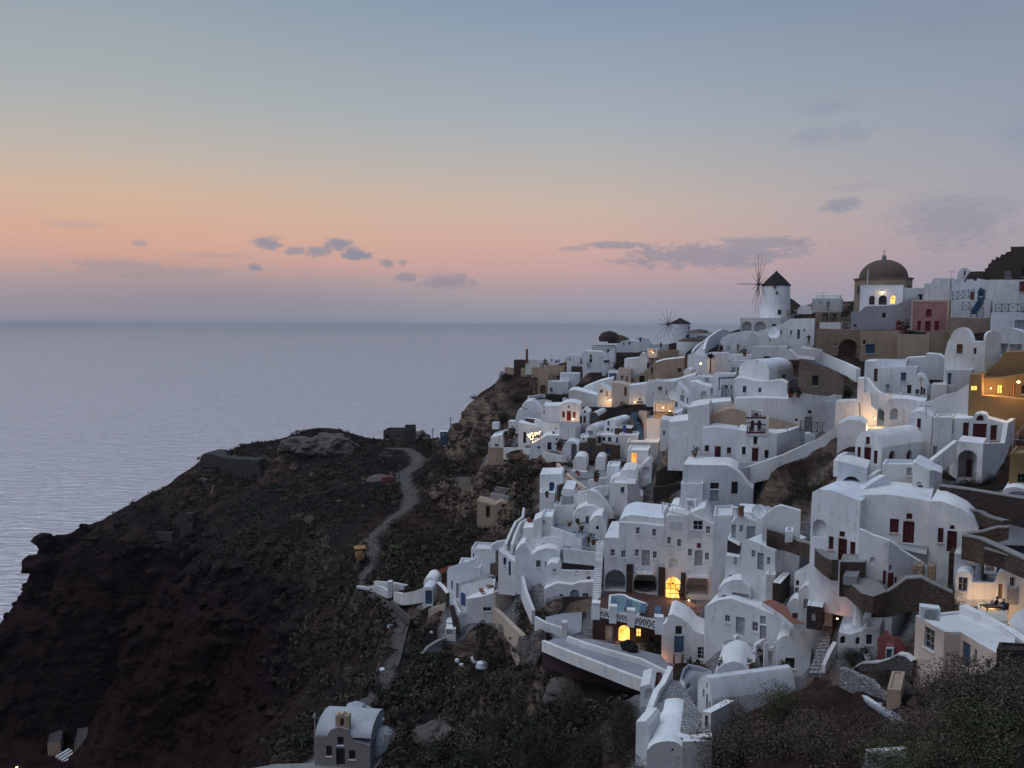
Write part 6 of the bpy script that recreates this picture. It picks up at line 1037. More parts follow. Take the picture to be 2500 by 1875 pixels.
wall('retaining_wall', 'cream corner wall at the top of the retaining wall', 'J', [(1730, 325, 505), (1755, 318, 500), (1850, 300, 480), (1960, 270, 460)], .5, 'cream', Ys=[117.2, 117, 117.5, 118], found=1)
wall('garden_wall', 'long white garden wall from the terrace to the cream wall', 'J', [(1975, 40, 240), (2060, 120, 330), (2100, 300, 440), (2190, 540, 640)], .45, Ys=[118, 114, 110, 106], ctl=False)
wall('ruin_wall', 'broken white wall beside the path, upper stretch', 'J', [(70, 245, 270), (200, 258, 280), (320, 240, 280), (400, 262, 310), (470, 310, 345)], .6, 'worn', Ys=[146, 143, 140, 137, 135])
wall('ruin_wall', 'white terrace wall left of the gatehouse', 'J', [(540, 320, 385), (640, 340, 420), (760, 320, 410), (885, 275, 385)], .6, 'worn', Ys=[132, 129, 127, 126])
wall('ruin_wall', 'higher white ruined wall above the path', 'J', [(305, 190, 230), (430, 200, 250), (510, 205, 330), (600, 225, 290), (690, 238, 270)], .6, 'worn', Ys=[142, 139, 136, 135, 134])
house('pillar', 'white square post in the ruined walls', 'J', (470, 345, 520, 345), 200, 1.2, Y=134, yaw=0, cat='pillar', par=.03)
wall('garden_wall', 'brown stone ramp wall beside the gatehouse', 'J', [(1055, 200, 400), (1120, 260, 440), (1170, 330, 480)], .5, 'stonebrown', Ys=[124, 122, 120.5], cap='white')
wall('garden_wall', 'short cream wall on the slope under the gatehouse', 'J', [(955, 540, 630), (985, 510, 580), (1080, 480, 520), (1150, 450, 490)], .5, 'cream', Ys=[121, 121, 120.5, 120])
wall('path_wall', 'low kerb wall along the outer bend of the path', 'J', [(510, 420, 480), (580, 500, 560), (640, 545, 600), (745, 635, 670), (700, 800, 830), (665, 950, 980), (620, 1130, 1160), (590, 1200, 1220)], .4, 'stonegrey', Ys=[131, 128, 126, 122, 118.5, 115.5, 112, 110.5], ctl=False)
house('box', 'white open box hut on the slope, upper one', 'J', (1165, 745, 1265, 740), 675, 1.8, [('n', .6, 1190, 690, 1255, 735)], Y=116.5, yaw=-4, cat='hut', par=.05)
house('box', 'white open box hut on the slope, lower one', 'J', (1155, 880, 1280, 850), 755, 2, [('n', .6, 1170, 770, 1245, 835)], Y=114.5, yaw=-4, cat='hut', par=.05)
wall('ruin_wall', 'grey broken wall slanting below the box huts', 'J', [(880, 1070, 1100), (950, 980, 1050), (1060, 910, 1020), (1155, 865, 1000)], .6, 'concrete', Ys=[112, 112.5, 113, 113.5])
stairs('stairs', 'dark stone steps beside the blue balcony house', 'J', (1260, 820), (1340, 760), (1215, 480), (1260, 470), 16, 114.5, 119, 'stonedark')
# ---- bottom left chapel (window Q)
chp, F = house('chapel', 'small white vaulted chapel with belfry in the lower left slope', 'Q', (535, 1465, 960, 1500), 0, 7, [('w', 'dark', 620, 1330, 665, 1410), ('d', 'dark', 697, 1350, 765, 1482), ('w', 'dark', 796, 1365, 846, 1435), ('w', 'dark', 708, 1255, 755, 1325)], Y=96, yaw=-6, mat='chapelwall', rmat='chapelroof', cat='chapel', out=[(535, 1465), (535, 1255), (620, 1262), (655, 1205), (720, 1185), (790, 1205), (830, 1290), (965, 1330), (960, 1500)], found=3)
P = F.p(*F.sh('Q', 535, 1255)); P2 = F.p(*F.sh('Q', 965, 1330)); m = MB(); n = 12
for L_ in ((F.p(*F.sh('Q', 535, 1250), .05), F.p(*F.sh('Q', 965, 1300), .05)),):
    a, b = L_; hh = (pixY('Q', 850, 1085, 99.3).z - a.z) + .4; dd = -F.n * 6.5
    pr = [(math.cos(math.pi - math.pi * i / n), math.sin(math.pi * i / n)) for i in range(n + 1)]
    A_ = [a + (dd * (.5 + .5 * c)) + Z * (hh * s) for c, s in pr]; B_ = [Vector((b.x, b.y, a.z)) + (dd * (.5 + .5 * c)) + Z * (hh * s) for c, s in pr]
    for i in range(n): m.face([A_[i], B_[i], B_[i + 1], A_[i + 1]])
    m.face(A_); m.face(B_)
m.build('roof', 'chapelroof', chp)
tp_ = pixY('Q', 890, 1026, 102.5); m = MB(); m.lathe(tp_ - Z * 4, [(2.1, 0), (2.1, 2.1)] + [(2.1 * math.cos(t), 2.1 + 1.9 * math.sin(t)) for t in [i * math.pi / 16 for i in range(1, 9)]], 24); m.build('dome', 'chapelroof', chp, True)
tp_ = pixY('Q', 1050, 1185, 99.5); m = MB(); m.lathe(tp_ - Z * 6, [(2.0, 0), (2.0, 4.4), (1.6, 5.3), (.9, 5.8), (.05, 6)], 20); m.build('apse', 'chapelroof', chp, True)
bq, BF = house('belfry', 'reddish little belfry on the chapel front', 'Q', (692, 1200, 796, 1208), 0, .9, [('N', .8, 728, 1115, 758, 1180)], Y=95.9, yaw=-6, mat='tan', cat='belfry', foot=False, found=.4, out=[(692, 1200), (694, 1095), (712, 1095), (715, 1110), (745, 1085), (775, 1110), (778, 1100), (795, 1100), (796, 1208)])
slab('terrace', 'pale forecourt strip in front of the chapel', 'Q', [(60, 1500), (230, 1470), (540, 1462), (700, 1490), (960, 1510), (900, 1600), (40, 1600)], Y=96.5, ref=2, mat='concrete', th=.5)

# ---------------------------------------------------------------- terrain (one sheet; levelled under everything built on it)
TC = """600,1090,265 700,1095,270 850,1085,275 930,1078,278 1020,1070,280 1075,1062,285 749,1062,272 815,1057,272 695,1089,268
948,1096,266 992,1096,262 1021,1121,245 1011,1140,235 980,1156,225 986,1178,215 1005,1203,207 1002,1225,200 904,1314,165 910,1346,157 897,1393,150 869,1425,148 922,1454,138 959,1495,130 983,1523,125 977,1575,118 965,1616,113 946,1648,110 891,1716,107
640,1865,99 750,1865,97 900,1865,95 700,1500,150 500,1500,180 300,1500,205 100,1500,225 600,1300,195 800,1300,180 700,1200,230 600,1200,235 500,1176,244 640,1180,244 500,1107,254 560,1106,253 640,1112,251 570,1178,244 400,1250,235 300,1350,222 150,1350,230 100,1327,239 139,1309,241 190,1289,242 120,1317,240 237,1272,243 351,1212,248 430,1160,250
300,1700,215 100,1700,235 500,1700,175 650,1700,140 300,1850,205 130,1835,232 0,1870,240 500,1850,160 600,1850,115 0,1700,242
1100,1300,175 1150,1400,140 1100,1250,190 1100,1130,225 1090,1085,238 1150,1115,214 1200,1125,205 1165,962,240 1140,985,238 1119,1032,237 1112,1058,236 1212,932,241 1224,905,244 1236,899,246 1300,905,240
1200,1150,195 1250,1220,165 1200,1280,155 1180,1180,185
2480,1875,38 2300,1875,45 2100,1875,55 1900,1870,64 1700,1870,71 1500,1870,75 1300,1870,80 1100,1870,90 2300,1700,56 2450,1700,48 2150,1720,64 2050,1700,72
1300,1700,92 1450,1750,83 1250,1560,113 1120,1600,113 1100,1750,100 1380,1640,92 1200,1650,100
2000,1180,100 1900,1200,104 2050,1110,104 1640,1170,119 1640,1215,113 2400,1260,72 2450,1220,75 2470,1350,66 2250,1450,72 2200,1480,73 2330,1230,77
1500,870,212 1700,850,215 1850,820,192 2000,850,158 2100,850,150 2300,830,150"""
tp = []
for q_ in TC.split():
    u, v, Y = map(float, q_.split(',')); tp.append(at(u, v, Y))
# outside what the photograph shows: cliffs to the sea on the far side, the castle hill under the camera
for x, y, z in ((-149, 236, -85), (-144.5, 237, -80), (-141, 238, -66.5), (-145.5, 246, -80), (-146, 228, -86), (-138, 226, -72), (-156, 240, -100), (-190, 230, -134), (-190, 150, -138), (-175, 290, -138), (-120, 300, -136), (-60, 318, -136), (0, 330, -137), (-230, 60, -142), (-150, 60, -128), (-150, 140, -126),
                (-100, 50, -88), (-60, 40, -62), (-30, 30, -40), (0, 15, -18), (30, 15, -12), (60, 20, -10), (90, 30, -6), (110, 60, -3), (110, 100, 0), (130, 150, 5), (150, 200, 6), (150, 260, 0), (150, 330, -20), (60, 330, -60), (30, 300, -40),
                (60, 262, -9), (100, 240, -2), (20, 300, -60), (-10, 275, -62), (8, 262, -42), (20, 262, -20), (-5, 250, -44), (-60, 290, -90), (-145, 262, -110), (-100, 285, -105), (-230, 330, -145), (230, 330, -10), (230, 20, 10), (-230, 20, -140), (40, 345, -100), (-20, 345, -140),
                (0, 0, -6), (20, 0, -5), (-60, 0, -50), (60, 0, 0)):
    tp.append(Vector((x, y, z)))
tp += [Vector((p.x, p.y, p.z - .1)) for p in GCTL]
seen = {}
for p in tp: seen.setdefault((round(p.x / 1.2), round(p.y / 1.2)), p)
tp = list(seen.values())
TF = RBF([(p.x, p.y) for p in tp], [p.z for p in tp])
GX0, GX1, GY0, GY1, GS = -200., 170., 8., 345., 1.0
nx, ny = int((GX1 - GX0) / GS) + 1, int((GY1 - GY0) / GS) + 1
gx, gy = np.meshgrid(np.linspace(GX0, GX1, nx), np.linspace(GY0, GY1, ny))
gz = TF(np.stack([gx.ravel(), gy.ravel()], 1)).reshape(ny, nx)
# rock relief: layered value noise, stronger where it is steep
rs = np.random.RandomState(3)
def vnoise(x, y, s):
    t = rs.rand(64, 64); X, Y_ = x / s, y / s; i, j = np.floor(X).astype(int), np.floor(Y_).astype(int); fx, fy = X - i, Y_ - j
    fx, fy = fx * fx * (3 - 2 * fx), fy * fy * (3 - 2 * fy); i0, i1, j0, j1 = i % 64, (i + 1) % 64, j % 64, (j + 1) % 64
    return (t[i0, j0] * (1 - fx) + t[i1, j0] * fx) * (1 - fy) + (t[i0, j1] * (1 - fx) + t[i1, j1] * fx) * fy - .5
sy_, sx_ = np.gradient(gz, GS); slope = np.hypot(sx_, sy_)
amp = np.clip(slope, .2, 1.0) * np.where(gx < -132, .5, 1.)
rel = np.zeros_like(gz)
for s, a in ((34, 3.2), (17, 2.0), (8, 1.3), (4.2, 1.2), (2.1, .8)): rel += vnoise(gx + 500, gy + 500, s) * a
rel += -np.abs(vnoise(gx * .22 + gy * .05 + 500, gy + 500, 9)) * 5.0 - np.abs(vnoise(gx * .3 + gy * .05 + 500, gy + 500, 4.5)) * 2.2   # gullies down the fall line
rock_led = (vnoise(gx + 500, gy + 500, 6) + .6 * vnoise(gx + 500, gy + 500, 2.6)) * 2.6 * np.clip(slope - .25, 0, .9)
rel += np.round(rock_led * 1.6) / 1.6 * .7 + rock_led * .3
built = np.zeros_like(gz)                       # 1 near houses: paved / plastered ground
def poly_mask(pl, grow):
    xs, ys = [p[0] for p in pl], [p[1] for p in pl]
    i0, i1 = max(0, int((min(xs) - grow - GX0) / GS)), min(nx, int((max(xs) + grow - GX0) / GS) + 2)
    j0, j1 = max(0, int((min(ys) - grow - GY0) / GS)), min(ny, int((max(ys) + grow - GY0) / GS) + 2)
    if i0 >= i1 or j0 >= j1: return None
    X, Y_ = gx[j0:j1, i0:i1], gy[j0:j1, i0:i1]; dmin = np.full(X.shape, 1e9); ins = np.zeros(X.shape, bool); n = len(pl)
    for k in range(n):
        (xa, ya), (xb, yb) = pl[k], pl[(k + 1) % n]; dx, dy = xb - xa, yb - ya; L2 = dx * dx + dy * dy + 1e-9
        t = np.clip(((X - xa) * dx + (Y_ - ya) * dy) / L2, 0, 1); dmin = np.minimum(dmin, np.hypot(X - xa - t * dx, Y_ - ya - t * dy))
        cr = ((ya > Y_) != (yb > Y_)) & (X < (xb - xa) * (Y_ - ya) / (yb - ya + 1e-12) + xa); ins ^= cr
    return (slice(j0, j1), slice(i0, i1)), np.where(ins, 0, dmin)
for pl, z in FOOT:
    r = poly_mask(pl, 3.5)
    if r: built[r[0]] += np.clip(1.0 - r[1] / 3.2, 0, 1) * .5
built = np.clip(built, 0, 1)
gz = gz + rel * amp * (.55 + .45 * np.clip((-52 - gz) / 12, 0, 1)) * (1 - np.clip(built * 1.4, 0, .96))
for (x, y, rr) in (): pass
# level paths
ROADS = [("948,1096,266 992,1096,262 1012,1108,253 1021,1121,245 1011,1140,235 985,1156,225 986,1178,215 1003,1203,207 1000,1228,199", 2.0),
         ("1000,1228,199 985,1246,194 960,1262,188 930,1290,175 904,1314,165 912,1346,157 897,1393,150 872,1430,147 922,1454,138 959,1495,130 981,1523,125 975,1575,118 963,1616,113 944,1648,110 905,1700,106 870,1740,104", 1.0),
         ("1150,1160,190 1100,1165,200 1060,1185,208", 1.0)]
path_mask = np.zeros_like(gz)
for spec, hw in ROADS:
    P = [at(*map(float, s.split(','))) for s in spec.split()]
    for a, b in zip(P[:-1], P[1:]):
        pl = [(a.x, a.y), (b.x, b.y)]; r = poly_mask(pl, hw + 5)
        if not r: continue
        sl_, d = r; X, Y_ = gx[sl_], gy[sl_]; dx, dy = b.x - a.x, b.y - a.y
        t = np.clip(((X - a.x) * dx + (Y_ - a.y) * dy) / (dx * dx + dy * dy + 1e-9), 0, 1); zz = a.z + (b.z - a.z) * t
        f = np.clip(1 - (d - hw) / 2.2, 0, 1); gz[sl_] = gz[sl_] * (1 - f) + zz * f
        path_mask[sl_] = np.maximum(path_mask[sl_], np.clip(1 - (d - hw * .8) / .8, 0, 1))
for pl, z in FOOT:
    r = poly_mask(pl, 1.2)
    if r: gz[r[0]] = np.where(r[1] <= 1.0, np.minimum(gz[r[0]], z - .12), gz[r[0]])
# nothing on the ground may stand in the line of sight to a visible foot line
gu = gx / gy
for a, b in SIGHT:
    ua, ub = a.x / a.y, b.x / b.y
    if abs(ub - ua) < 1e-5: continue
    t = (gu - ua) / (ub - ua); Yl = a.y + (b.y - a.y) * t
    sl_ = (a.z / a.y) + ((b.z / b.y) - (a.z / a.y)) * t
    msk = (t > -.03) & (t < 1.03) & (gy < Yl + .3) & (gy > Yl * .45)
    gz = np.where(msk, np.minimum(gz, sl_ * gy - .15), gz)
for _ in range(10):      # no loose spikes between the terraces
    p_ = np.pad(gz, 1, mode='edge'); av = (p_[:-2, 1:-1] + p_[2:, 1:-1] + p_[1:-1, :-2] + p_[1:-1, 2:]) / 4
    gz = np.where((gx > -40) & (gy < 250), np.minimum(gz, av + .3), gz)
def ground_z(x, y):
    i, j = int(round((x - GX0) / GS)), int(round((y - GY0) / GS))
    return float(gz[min(max(j, 0), ny - 1), min(max(i, 0), nx - 1)])
verts = np.stack([gx.ravel(), gy.ravel(), gz.ravel()], 1)
idx = np.arange(nx * ny).reshape(ny, nx)
quads = np.stack([idx[:-1, :-1], idx[:-1, 1:], idx[1:, 1:], idx[1:, :-1]], -1).reshape(-1, 4)
me = bpy.data.meshes.new('terrain'); me.from_pydata(verts.tolist(), [], quads.tolist()); me.update()
for nm, arr in (('paved', built), ('path', path_mask)):
    at_ = me.attributes.new(nm, 'FLOAT', 'POINT'); at_.data.foreach_set('value', arr.ravel().astype(np.float32))
me.polygons.foreach_set('use_smooth', [True] * len(me.polygons))
q = newmat('earth')
ap = q.node('ShaderNodeAttribute'); ap.attribute_name = 'paved'; aq = q.node('ShaderNodeAttribute'); aq.attribute_name = 'path'
sx = q.node('ShaderNodeSeparateXYZ'); q.l.new(q.pos, sx.inputs[0])
nrm = q.node('ShaderNodeNewGeometry'); sn = q.node('ShaderNodeSeparateXYZ'); q.l.new(nrm.outputs['True Normal'], sn.inputs[0])
nA = q.noise(q.pos, .035, 5, .6); nB = q.noise(q.pos, .22, 6, .65); nC = q.noise(q.pos, 1.4, 6, .7); nD = q.noise(scaled(q, .25, .25, 1.6), 1.0, 6, .6, .6)
soil = q.mix(q.mrange(nB, .35, .68), (.020, .014, .014, 1), (.105, .066, .055, 1))
soil = q.mix(q.mrange(nA, .42, .62), soil, q.mix(nC, (.014, .013, .016, 1), (.044, .037, .042, 1)))      # grey lava
soil = q.mix(q.m('MULTIPLY', q.mrange(nC, .5, .72), q.mrange(nB, .48, .62)), soil, (.030, .042, .018, 1))      # weeds
rock = q.mix(q.mrange(nD, .35, .65), (.11, .08, .063, 1), (.33, .24, .185, 1))
rock = q.mix(q.mrange(sx.outputs[2], -60, -42), (.020, .014, .018, 1), rock)            # dark lava low down, tuff above
col = q.mix(q.mrange(sn.outputs[2], .8, .6), soil, rock)
strat = q.noise(scaled(q, .16, .16, .5), 1.0, 7, .7, .5)
low = q.mix(q.mrange(q.m('ADD', q.m('MULTIPLY', nC, .5), q.m('MULTIPLY', strat, .6)), .42, .72), (.007, .0045, .005, 1), (.058, .031, .031, 1))
col = q.mix(q.mrange(sx.outputs[2], -58, -74), col, low)
pave = q.mix(q.mrange(nC, .35, .7), (.16, .15, .16, 1), (.44, .44, .46, 1))
pm = q.m('MULTIPLY', q.mrange(ap.outputs['Fac'], .5, .8), q.mrange(q.m('ADD', nB, q.m('MULTIPLY', ap.outputs['Fac'], .3)), .58, .66))
col = q.mix(pm, col, pave)
dirt = q.mix(nC, (.12, .105, .103, 1), (.25, .225, .22, 1)); col = q.mix(q.m('MULTIPLY', aq.outputs['Fac'], q.mrange(nC, .3, .5)), col, dirt)
q.l.new(col, q.b.inputs['Base Color']); q.b.inputs['Roughness'].default_value = 1.; q.b.inputs['Specular IOR Level'].default_value = 0
bump(q, q.m('ADD', q.m('ADD', q.m('MULTIPLY', nB, 1.5), nC), q.m('MULTIPLY', strat, 2.0)), 1.0, 1.1)
terrain = link('terrain', me, 'earth'); terrain['kind'] = 'structure'
# ---------------------------------------------------------------- small things
_HY = np.arange(30., 330., .35)
def hit(u, v, Y0=30., Y1=330.):
    r = ray(u, v); Ys = _HY[(_HY >= Y0) & (_HY < Y1)]
    gi = np.clip(np.rint((r.x * Ys - GX0) / GS).astype(int), 0, nx - 1); gj = np.clip(np.rint((Ys - GY0) / GS).astype(int), 0, ny - 1)
    k = np.nonzero(r.z * Ys <= gz[gj, gi])[0]
    return r * (float(Ys[k[0]]) if len(k) else Y1)
def hitw(w, x, y): return hit(*px(w, x, y))
def lamp(label, w, x, y, Y, watts, r=.13, c=(1, .58, .24), bracket=True, soft=.25):
    r *= .62; P = pixY(w, x, y, Y); rt = thing('lamp', label, 'lamp', P)
    m = MB(); m.lathe(P - Z * r, [(r * math.sin(math.pi * i / 8) + .001, r - r * math.cos(math.pi * i / 8)) for i in range(9)], 10); m.build('bulb', 'bulb', rt, True)
    m = MB(); m.tube(P + Z * r, P + Vector((0, .5, r + .1)), .03, n=5); m.lathe(P + Z * r * .6, [(r * 1.5, 0), (r * .9, r * .7), (.03, r)], 8); m.build('bracket', 'iron', rt)
    l = bpy.data.lights.new('lamp_light', 'POINT'); l.energy = watts * 1.8; l.color = c; l.shadow_soft_size = soft
    o = bpy.data.objects.new('lamp_light', l); COL.objects.link(o); o.parent = rt; o.location = (0, -.35, -.05); return rt
lamp('lit lamp over the door of the house below the dome', 'B', 515, 650, 173.2, 16, .3)
lamp('bright lamp under the eaves of the yellow house', 'E', 2130, 255, 97.6, 260, .26)
lamp('second lamp lighting the yellow terrace wall', 'E', 1800, 330, 99.6, 110, .1)
lamp('low lamp glowing among the lane steps', 'E', 420, 690, 106, 95, .12)
lamp('low lamp at the end of the pale lit terrace', 'E', 330, 800, 102, 75, .14)
lamp('lit lamp on the wall of the triangular gable house', 'C', 1655, 958, 180.5, 90, .28)
lamp('terrace lamp on the kerb before the bright red door', 'C', 1155, 1240, 162.5, 110, .28)
lamp('small lamp beside the bright red door', 'C', 1215, 1183, 166.5, 45, .2)
lamp('street lamp by the palm below the mill steps', 'A', 540, 1500, 164, 55, .3)
lamp('lamp under the awning left of the slatted shutters', 'D', 90, 560, 146, 150, .15)
lamp('glowing lamp right of the awning posts', 'D', 170, 600, 145, 80, .15)
lamp('lamp in the lit doorway above the patio', 'F', 1937, 48, 135, 60, .2)
lamp('lamp over the white house by the warm pergola on the cape', 'C', 2165, 395, 213, 40, .15)
lamp('lamp on the white roof beside the cream house', 'C', 1955, 982, 175, 25, .15)
lamp('ember lamp on the wall right of the hotel door', 'G', 1375, 1392, 98.4, 14, .16, (1, .3, .08))
lamp('ember lamp on the walkway wall below the stone base', 'K', 1722, 540, 90.5, 14, .15, (1, .3, .08))
lamp('ember lamp set in the white low pillar', 'L', 1390, 525, 83.4, 12, .15, (1, .3, .08))
lamp('ember lamp in the lane by the dark stone cube', 'M', 185, 125, 79, 14, .15, (1, .3, .08))
lamp('warm lamp beneath the terrace table at the right edge', 'I', 1925, 1590, 69.3, 150, .14)
lamp('warm lamp on the terrace back wall behind the seated people', 'I', 1750, 1440, 70.6, 160, .06)
lamp('orange harbour lamp at the bottom left', 'P', 130, 1492, hitw('P', 130, 1492).y - 1.5, 60, .35, (1, .45, .15))
lamp('added spill lamp in front of the lit hotel door', 'G', 1185, 1330, 98.2, 45, .08)  # added lamp: makes the lit door spill warm light onto the terrace
lamp('added spill lamp in front of the lit stone arch', 'K', 1360, 395, 94, 60, .08)  # added lamp for the warm spill outside the glowing arch
# ---- twinkling tree
def leafcloud(n, rx, ry, rz, size, seed, lumps=7, hollow=.45):
    rr = np.random.RandomState(seed); L = [(rr.normal(size=3) * (.45, .45, .3), .45 + .35 * rr.rand()) for _ in range(lumps)]
    V, Fc = [], []
    for i in range(n):
        c, s_ = L[rr.randint(lumps)]; d = rr.normal(size=3); d /= np.linalg.norm(d); p = c + d * s_ * (hollow + (1 - hollow) * rr.rand() ** .5)
        p = np.array([p[0] * rx, p[1] * ry, max(p[2] + .35, -.12 + .1 * rr.rand()) * rz])
        a = rr.normal(size=3); a /= np.linalg.norm(a); b = np.cross(a, d); b /= (np.linalg.norm(b) + 1e-6); s2 = size * (.6 + .8 * rr.rand())
        k = len(V); V += [tuple(p - a * s2 * .7), tuple(p + b * s2 * .45), tuple(p + a * s2 * .7), tuple(p - b * s2 * .45)]; Fc.append((k, k + 1, k + 2, k + 3))
    return V, Fc
def leafmat(name, c1, c2, c3):
    q = newmat(name); gi = q.node('ShaderNodeNewGeometry').outputs['Random Per Island']
    q.l.new(q.ramp(gi, [(0, c1), (.55, c2), (1, c3)]), q.b.inputs['Base Color']); q.b.inputs['Roughness'].default_value = .9; q.b.inputs['Specular IOR Level'].default_value = .15
leafmat('leafscrub', (.022, .018, .014), (.052, .042, .033), (.085, .068, .054)); leafmat('leafgreen', (.024, .030, .016), (.060, .068, .034), (.12, .118, .064)); leafmat('leafdry', (.045, .034, .027), (.10, .076, .06), (.155, .118, .092))
leafmat('leafpurple', (.042, .030, .026), (.088, .065, .054), (.13, .10, .08)); leafmat('leafdark', (.012, .014, .010), (.027, .030, .019), (.052, .052, .034))
PROTO = {}
def proto(kind, k, n=900, size=.11):
    key = (kind, k, n)
    if key not in PROTO:
        V, Fc = leafcloud(n, 1, 1, 1, size, 100 + k * 7 + len(kind)); me = bpy.data.meshes.new('foliage'); me.from_pydata(V, [], Fc); me.materials.append(MATS[kind]); me.update()
        st = MB(); rr = random.Random(k)
        for i in range(6):
            a = rr.uniform(0, 6.28); e = Vector((math.cos(a) * .5, math.sin(a) * .5, .55)); md = e * .5 + Vector((rr.uniform(-.1, .1), rr.uniform(-.1, .1), .08)); st.tube((0, 0, -.25), md, .035, .025, 5, cap=False); st.tube(md, e, .025, .008, 5, cap=False)
        so_ = st.build('stem', 'timber'); ms = so_.data; bpy.data.objects.remove(so_); PROTO[key] = (me, ms)
    return PROTO[key]
def shrub(label, P, r, kind, k, h=1., n=900, size=.11, cat='shrub', group=None, name='shrub'):
    rt = thing(name, label, cat, P, group); rt.rotation_euler.z = random.uniform(0, 6.28); rt.scale = (r, r, r * h)
    for nm, me in zip(('crown', 'stem'), proto(kind, k, n, size)):
        o = bpy.data.objects.new(nm, me); COL.objects.link(o); o.parent = rt
    return rt
rt = thing('tree', 'small tree hung with twinkling yellow lights by the dark door', 'tree', pixY('C', 715, 1470, 160))
m = MB(); P = pixY('C', 715, 1470, 160); e = pixY('C', 735, 1350, 160); m.tube(P, e, .12, .06, 6); e2 = pixY('C', 800, 1350, 160); m.tube(P.lerp(e, .6), e2, .07, .03, 5); e3 = pixY('C', 690, 1360, 160); m.tube(P.lerp(e, .5), e3, .06, .03, 5); m.build('trunk', 'timber', rt)
V, Fc = leafcloud(260, 2.4, 1.2, 1.0, .2, 5); me_ = bpy.data.meshes.new('crown'); c_ = pixY('C', 745, 1395, 160); me_.from_pydata([(v[0] + c_.x, v[1] + c_.y, v[2] + c_.z) for v in V], [], Fc); link('crown', me_, 'leafdry', rt)
for i in range(46):
    x = random.uniform(0, 1); xx, yy = 680 + 140 * x + random.uniform(-8, 8), 1385 - 35 * x + random.uniform(-18, 22)
    if i > 38: xx, yy = random.uniform(705, 745), random.uniform(1400, 1465)
    p = pixY('C', xx, yy, 159.6 + random.uniform(-.8, .3)); m = MB(); m.lathe(p, [(.001, -.07), (.08, 0), (.001, .07)], 6); m.build('fairy_light', 'bulb', rt)
l = bpy.data.lights.new('tree_light', 'POINT'); l.energy = 120; l.color = (1, .55, .2); l.shadow_soft_size = .6; o = bpy.data.objects.new('tree_light', l); COL.objects.link(o); o.parent = rt; o.location = pixY('C', 750, 1390, 159) - rt.location
# ---- railings, poles
def railing(label, pts, H=1.0, mat='teal', n=None, cross=True, name='railing'):
    rt = thing(name, label, 'railing', pts[0])
    for A, B in zip(pts[:-1], pts[1:]):
        L = (B - A).length; k = n or max(1, round(L / 1.1))
        for z in (H, .12): m = MB(); m.tube(A + Z * z, B + Z * z, .05, n=4); m.build('rail', mat, rt)
        for i in range(k + 1):
            c0 = A.lerp(B, i / k); m = MB(); m.tube(c0, c0 + Z * H, .05, n=4)
            if i < k and cross: c1 = A.lerp(B, (i + 1) / k); m.tube(c0 + Z * .12, c1 + Z * H, .035, n=3); m.tube(c1 + Z * .12, c0 + Z * H, .035, n=3)
            m.build('baluster', mat, rt)
    return rt
railing('blue sloping railing descending from the blue kiosk', [pixY('B', 1340, 750, 155), pixY('B', 1600, 715, 152)], 1.6)
railing('blue crossed fence on the white terrace at the right edge', [pixY('B', 1850, 890, 132), pixY('B', 2010, 890, 131.5), pixY('B', 2230, 888, 131)], 1.35)
railing('blue fence panel at the foot of the blue stairs', [pixY('B', 1460, 868, 144.5), pixY('B', 1545, 868, 144)], 1.5)
railing('lower blue fence panel under the blue stairs', [pixY('B', 1560, 948, 140), pixY('B', 1710, 945, 139.5)], 1.6)
railing('dark iron railing of the long terrace wall balcony', [pixY('D', 1725, 840, 116.5), pixY('D', 1860, 858, 115.5), pixY('D', 1990, 862, 116)], 1.5, 'iron')
railing('blue balcony railing under the blue pergola', [pixY('D', 785, 440, 129.5), pixY('D', 905, 445, 128.5)], 2.0, 'teal')
railing('white crossed railing of the stone balcony', [pixY('F', 1190, 1225, 110.9), pixY('F', 1400, 1258, 110.7)], 1.2, 'whitewood')
railing('metal roof railing at the far right cream house', [pixY('E', 2060, 1095, 78.5), pixY('E', 2230, 1110, 78)], 1.3, 'metal', cross=False)
stairs('stairs', 'blue outside staircase on the white wall', 'B', (1560, 890), (1620, 890), (1650, 745), (1715, 745), 9, 141, 146, 'teal')
house('kiosk', 'blue wooden kiosk with pointed roof on the blue stairs', 'B', (1640, 745, 1722, 745), 0, 2, [('g', 'bluegrey', 1665, 650, 1700, 700)], Y=148, yaw=0, mat='teal', cat='kiosk', foot=False, out=[(1640, 745), (1638, 630), (1675, 595), (1718, 622), (1722, 745)])
house('kiosk', 'red cloth kiosk beside the blue kiosk', 'B', (1553, 712, 1600, 710), 645, 1, Y=150, yaw=0, mat='redplaster', cat='kiosk', foot=False, par=.02)
m = MB(); m.tube(pixY('B', 310, 825, 172), pixY('B', 340, 375, 172), .16, .08, 8); tag(m.build('flagpole', 'whitewood'), 'tall leaning white flagpole in front of the dome', 'pole')
def pole(label, w, x, yt, yb, Y, arm=True):
    P = pixY(w, x, yb, Y); T = pixY(w, x, yt, Y); rt = thing('utility_pole', label, 'pole', P); m = MB(); m.tube(P - Z * 1.5, T, .17, .11, 7); m.build('post', 'timber', rt)
    if arm:
        m = MB(); m.tube(T - Z * .6 - CR * .8, T - Z * .6 + CR * .8, .06, n=5); m.build('crossarm', 'timber', rt)
    return rt
pole('dark utility pole standing at the bend of the dirt road', 'O', 1184, 640, 885, 203)
pole('dark utility pole on the plateau right of the stone ruin', 'O', 1443, 300, 480, 240)
pole('distant utility pole beside the blue shack', 'O', 1581, 215, 320, 275)
m = MB(); m.tube(pixY('N', 1608, 765, 240), pixY('N', 1645, 580, 240), .18, .12, 6); tag(m.build('timber_pole', 'cream'), 'leaning pale pole under the fort wall', 'pole')
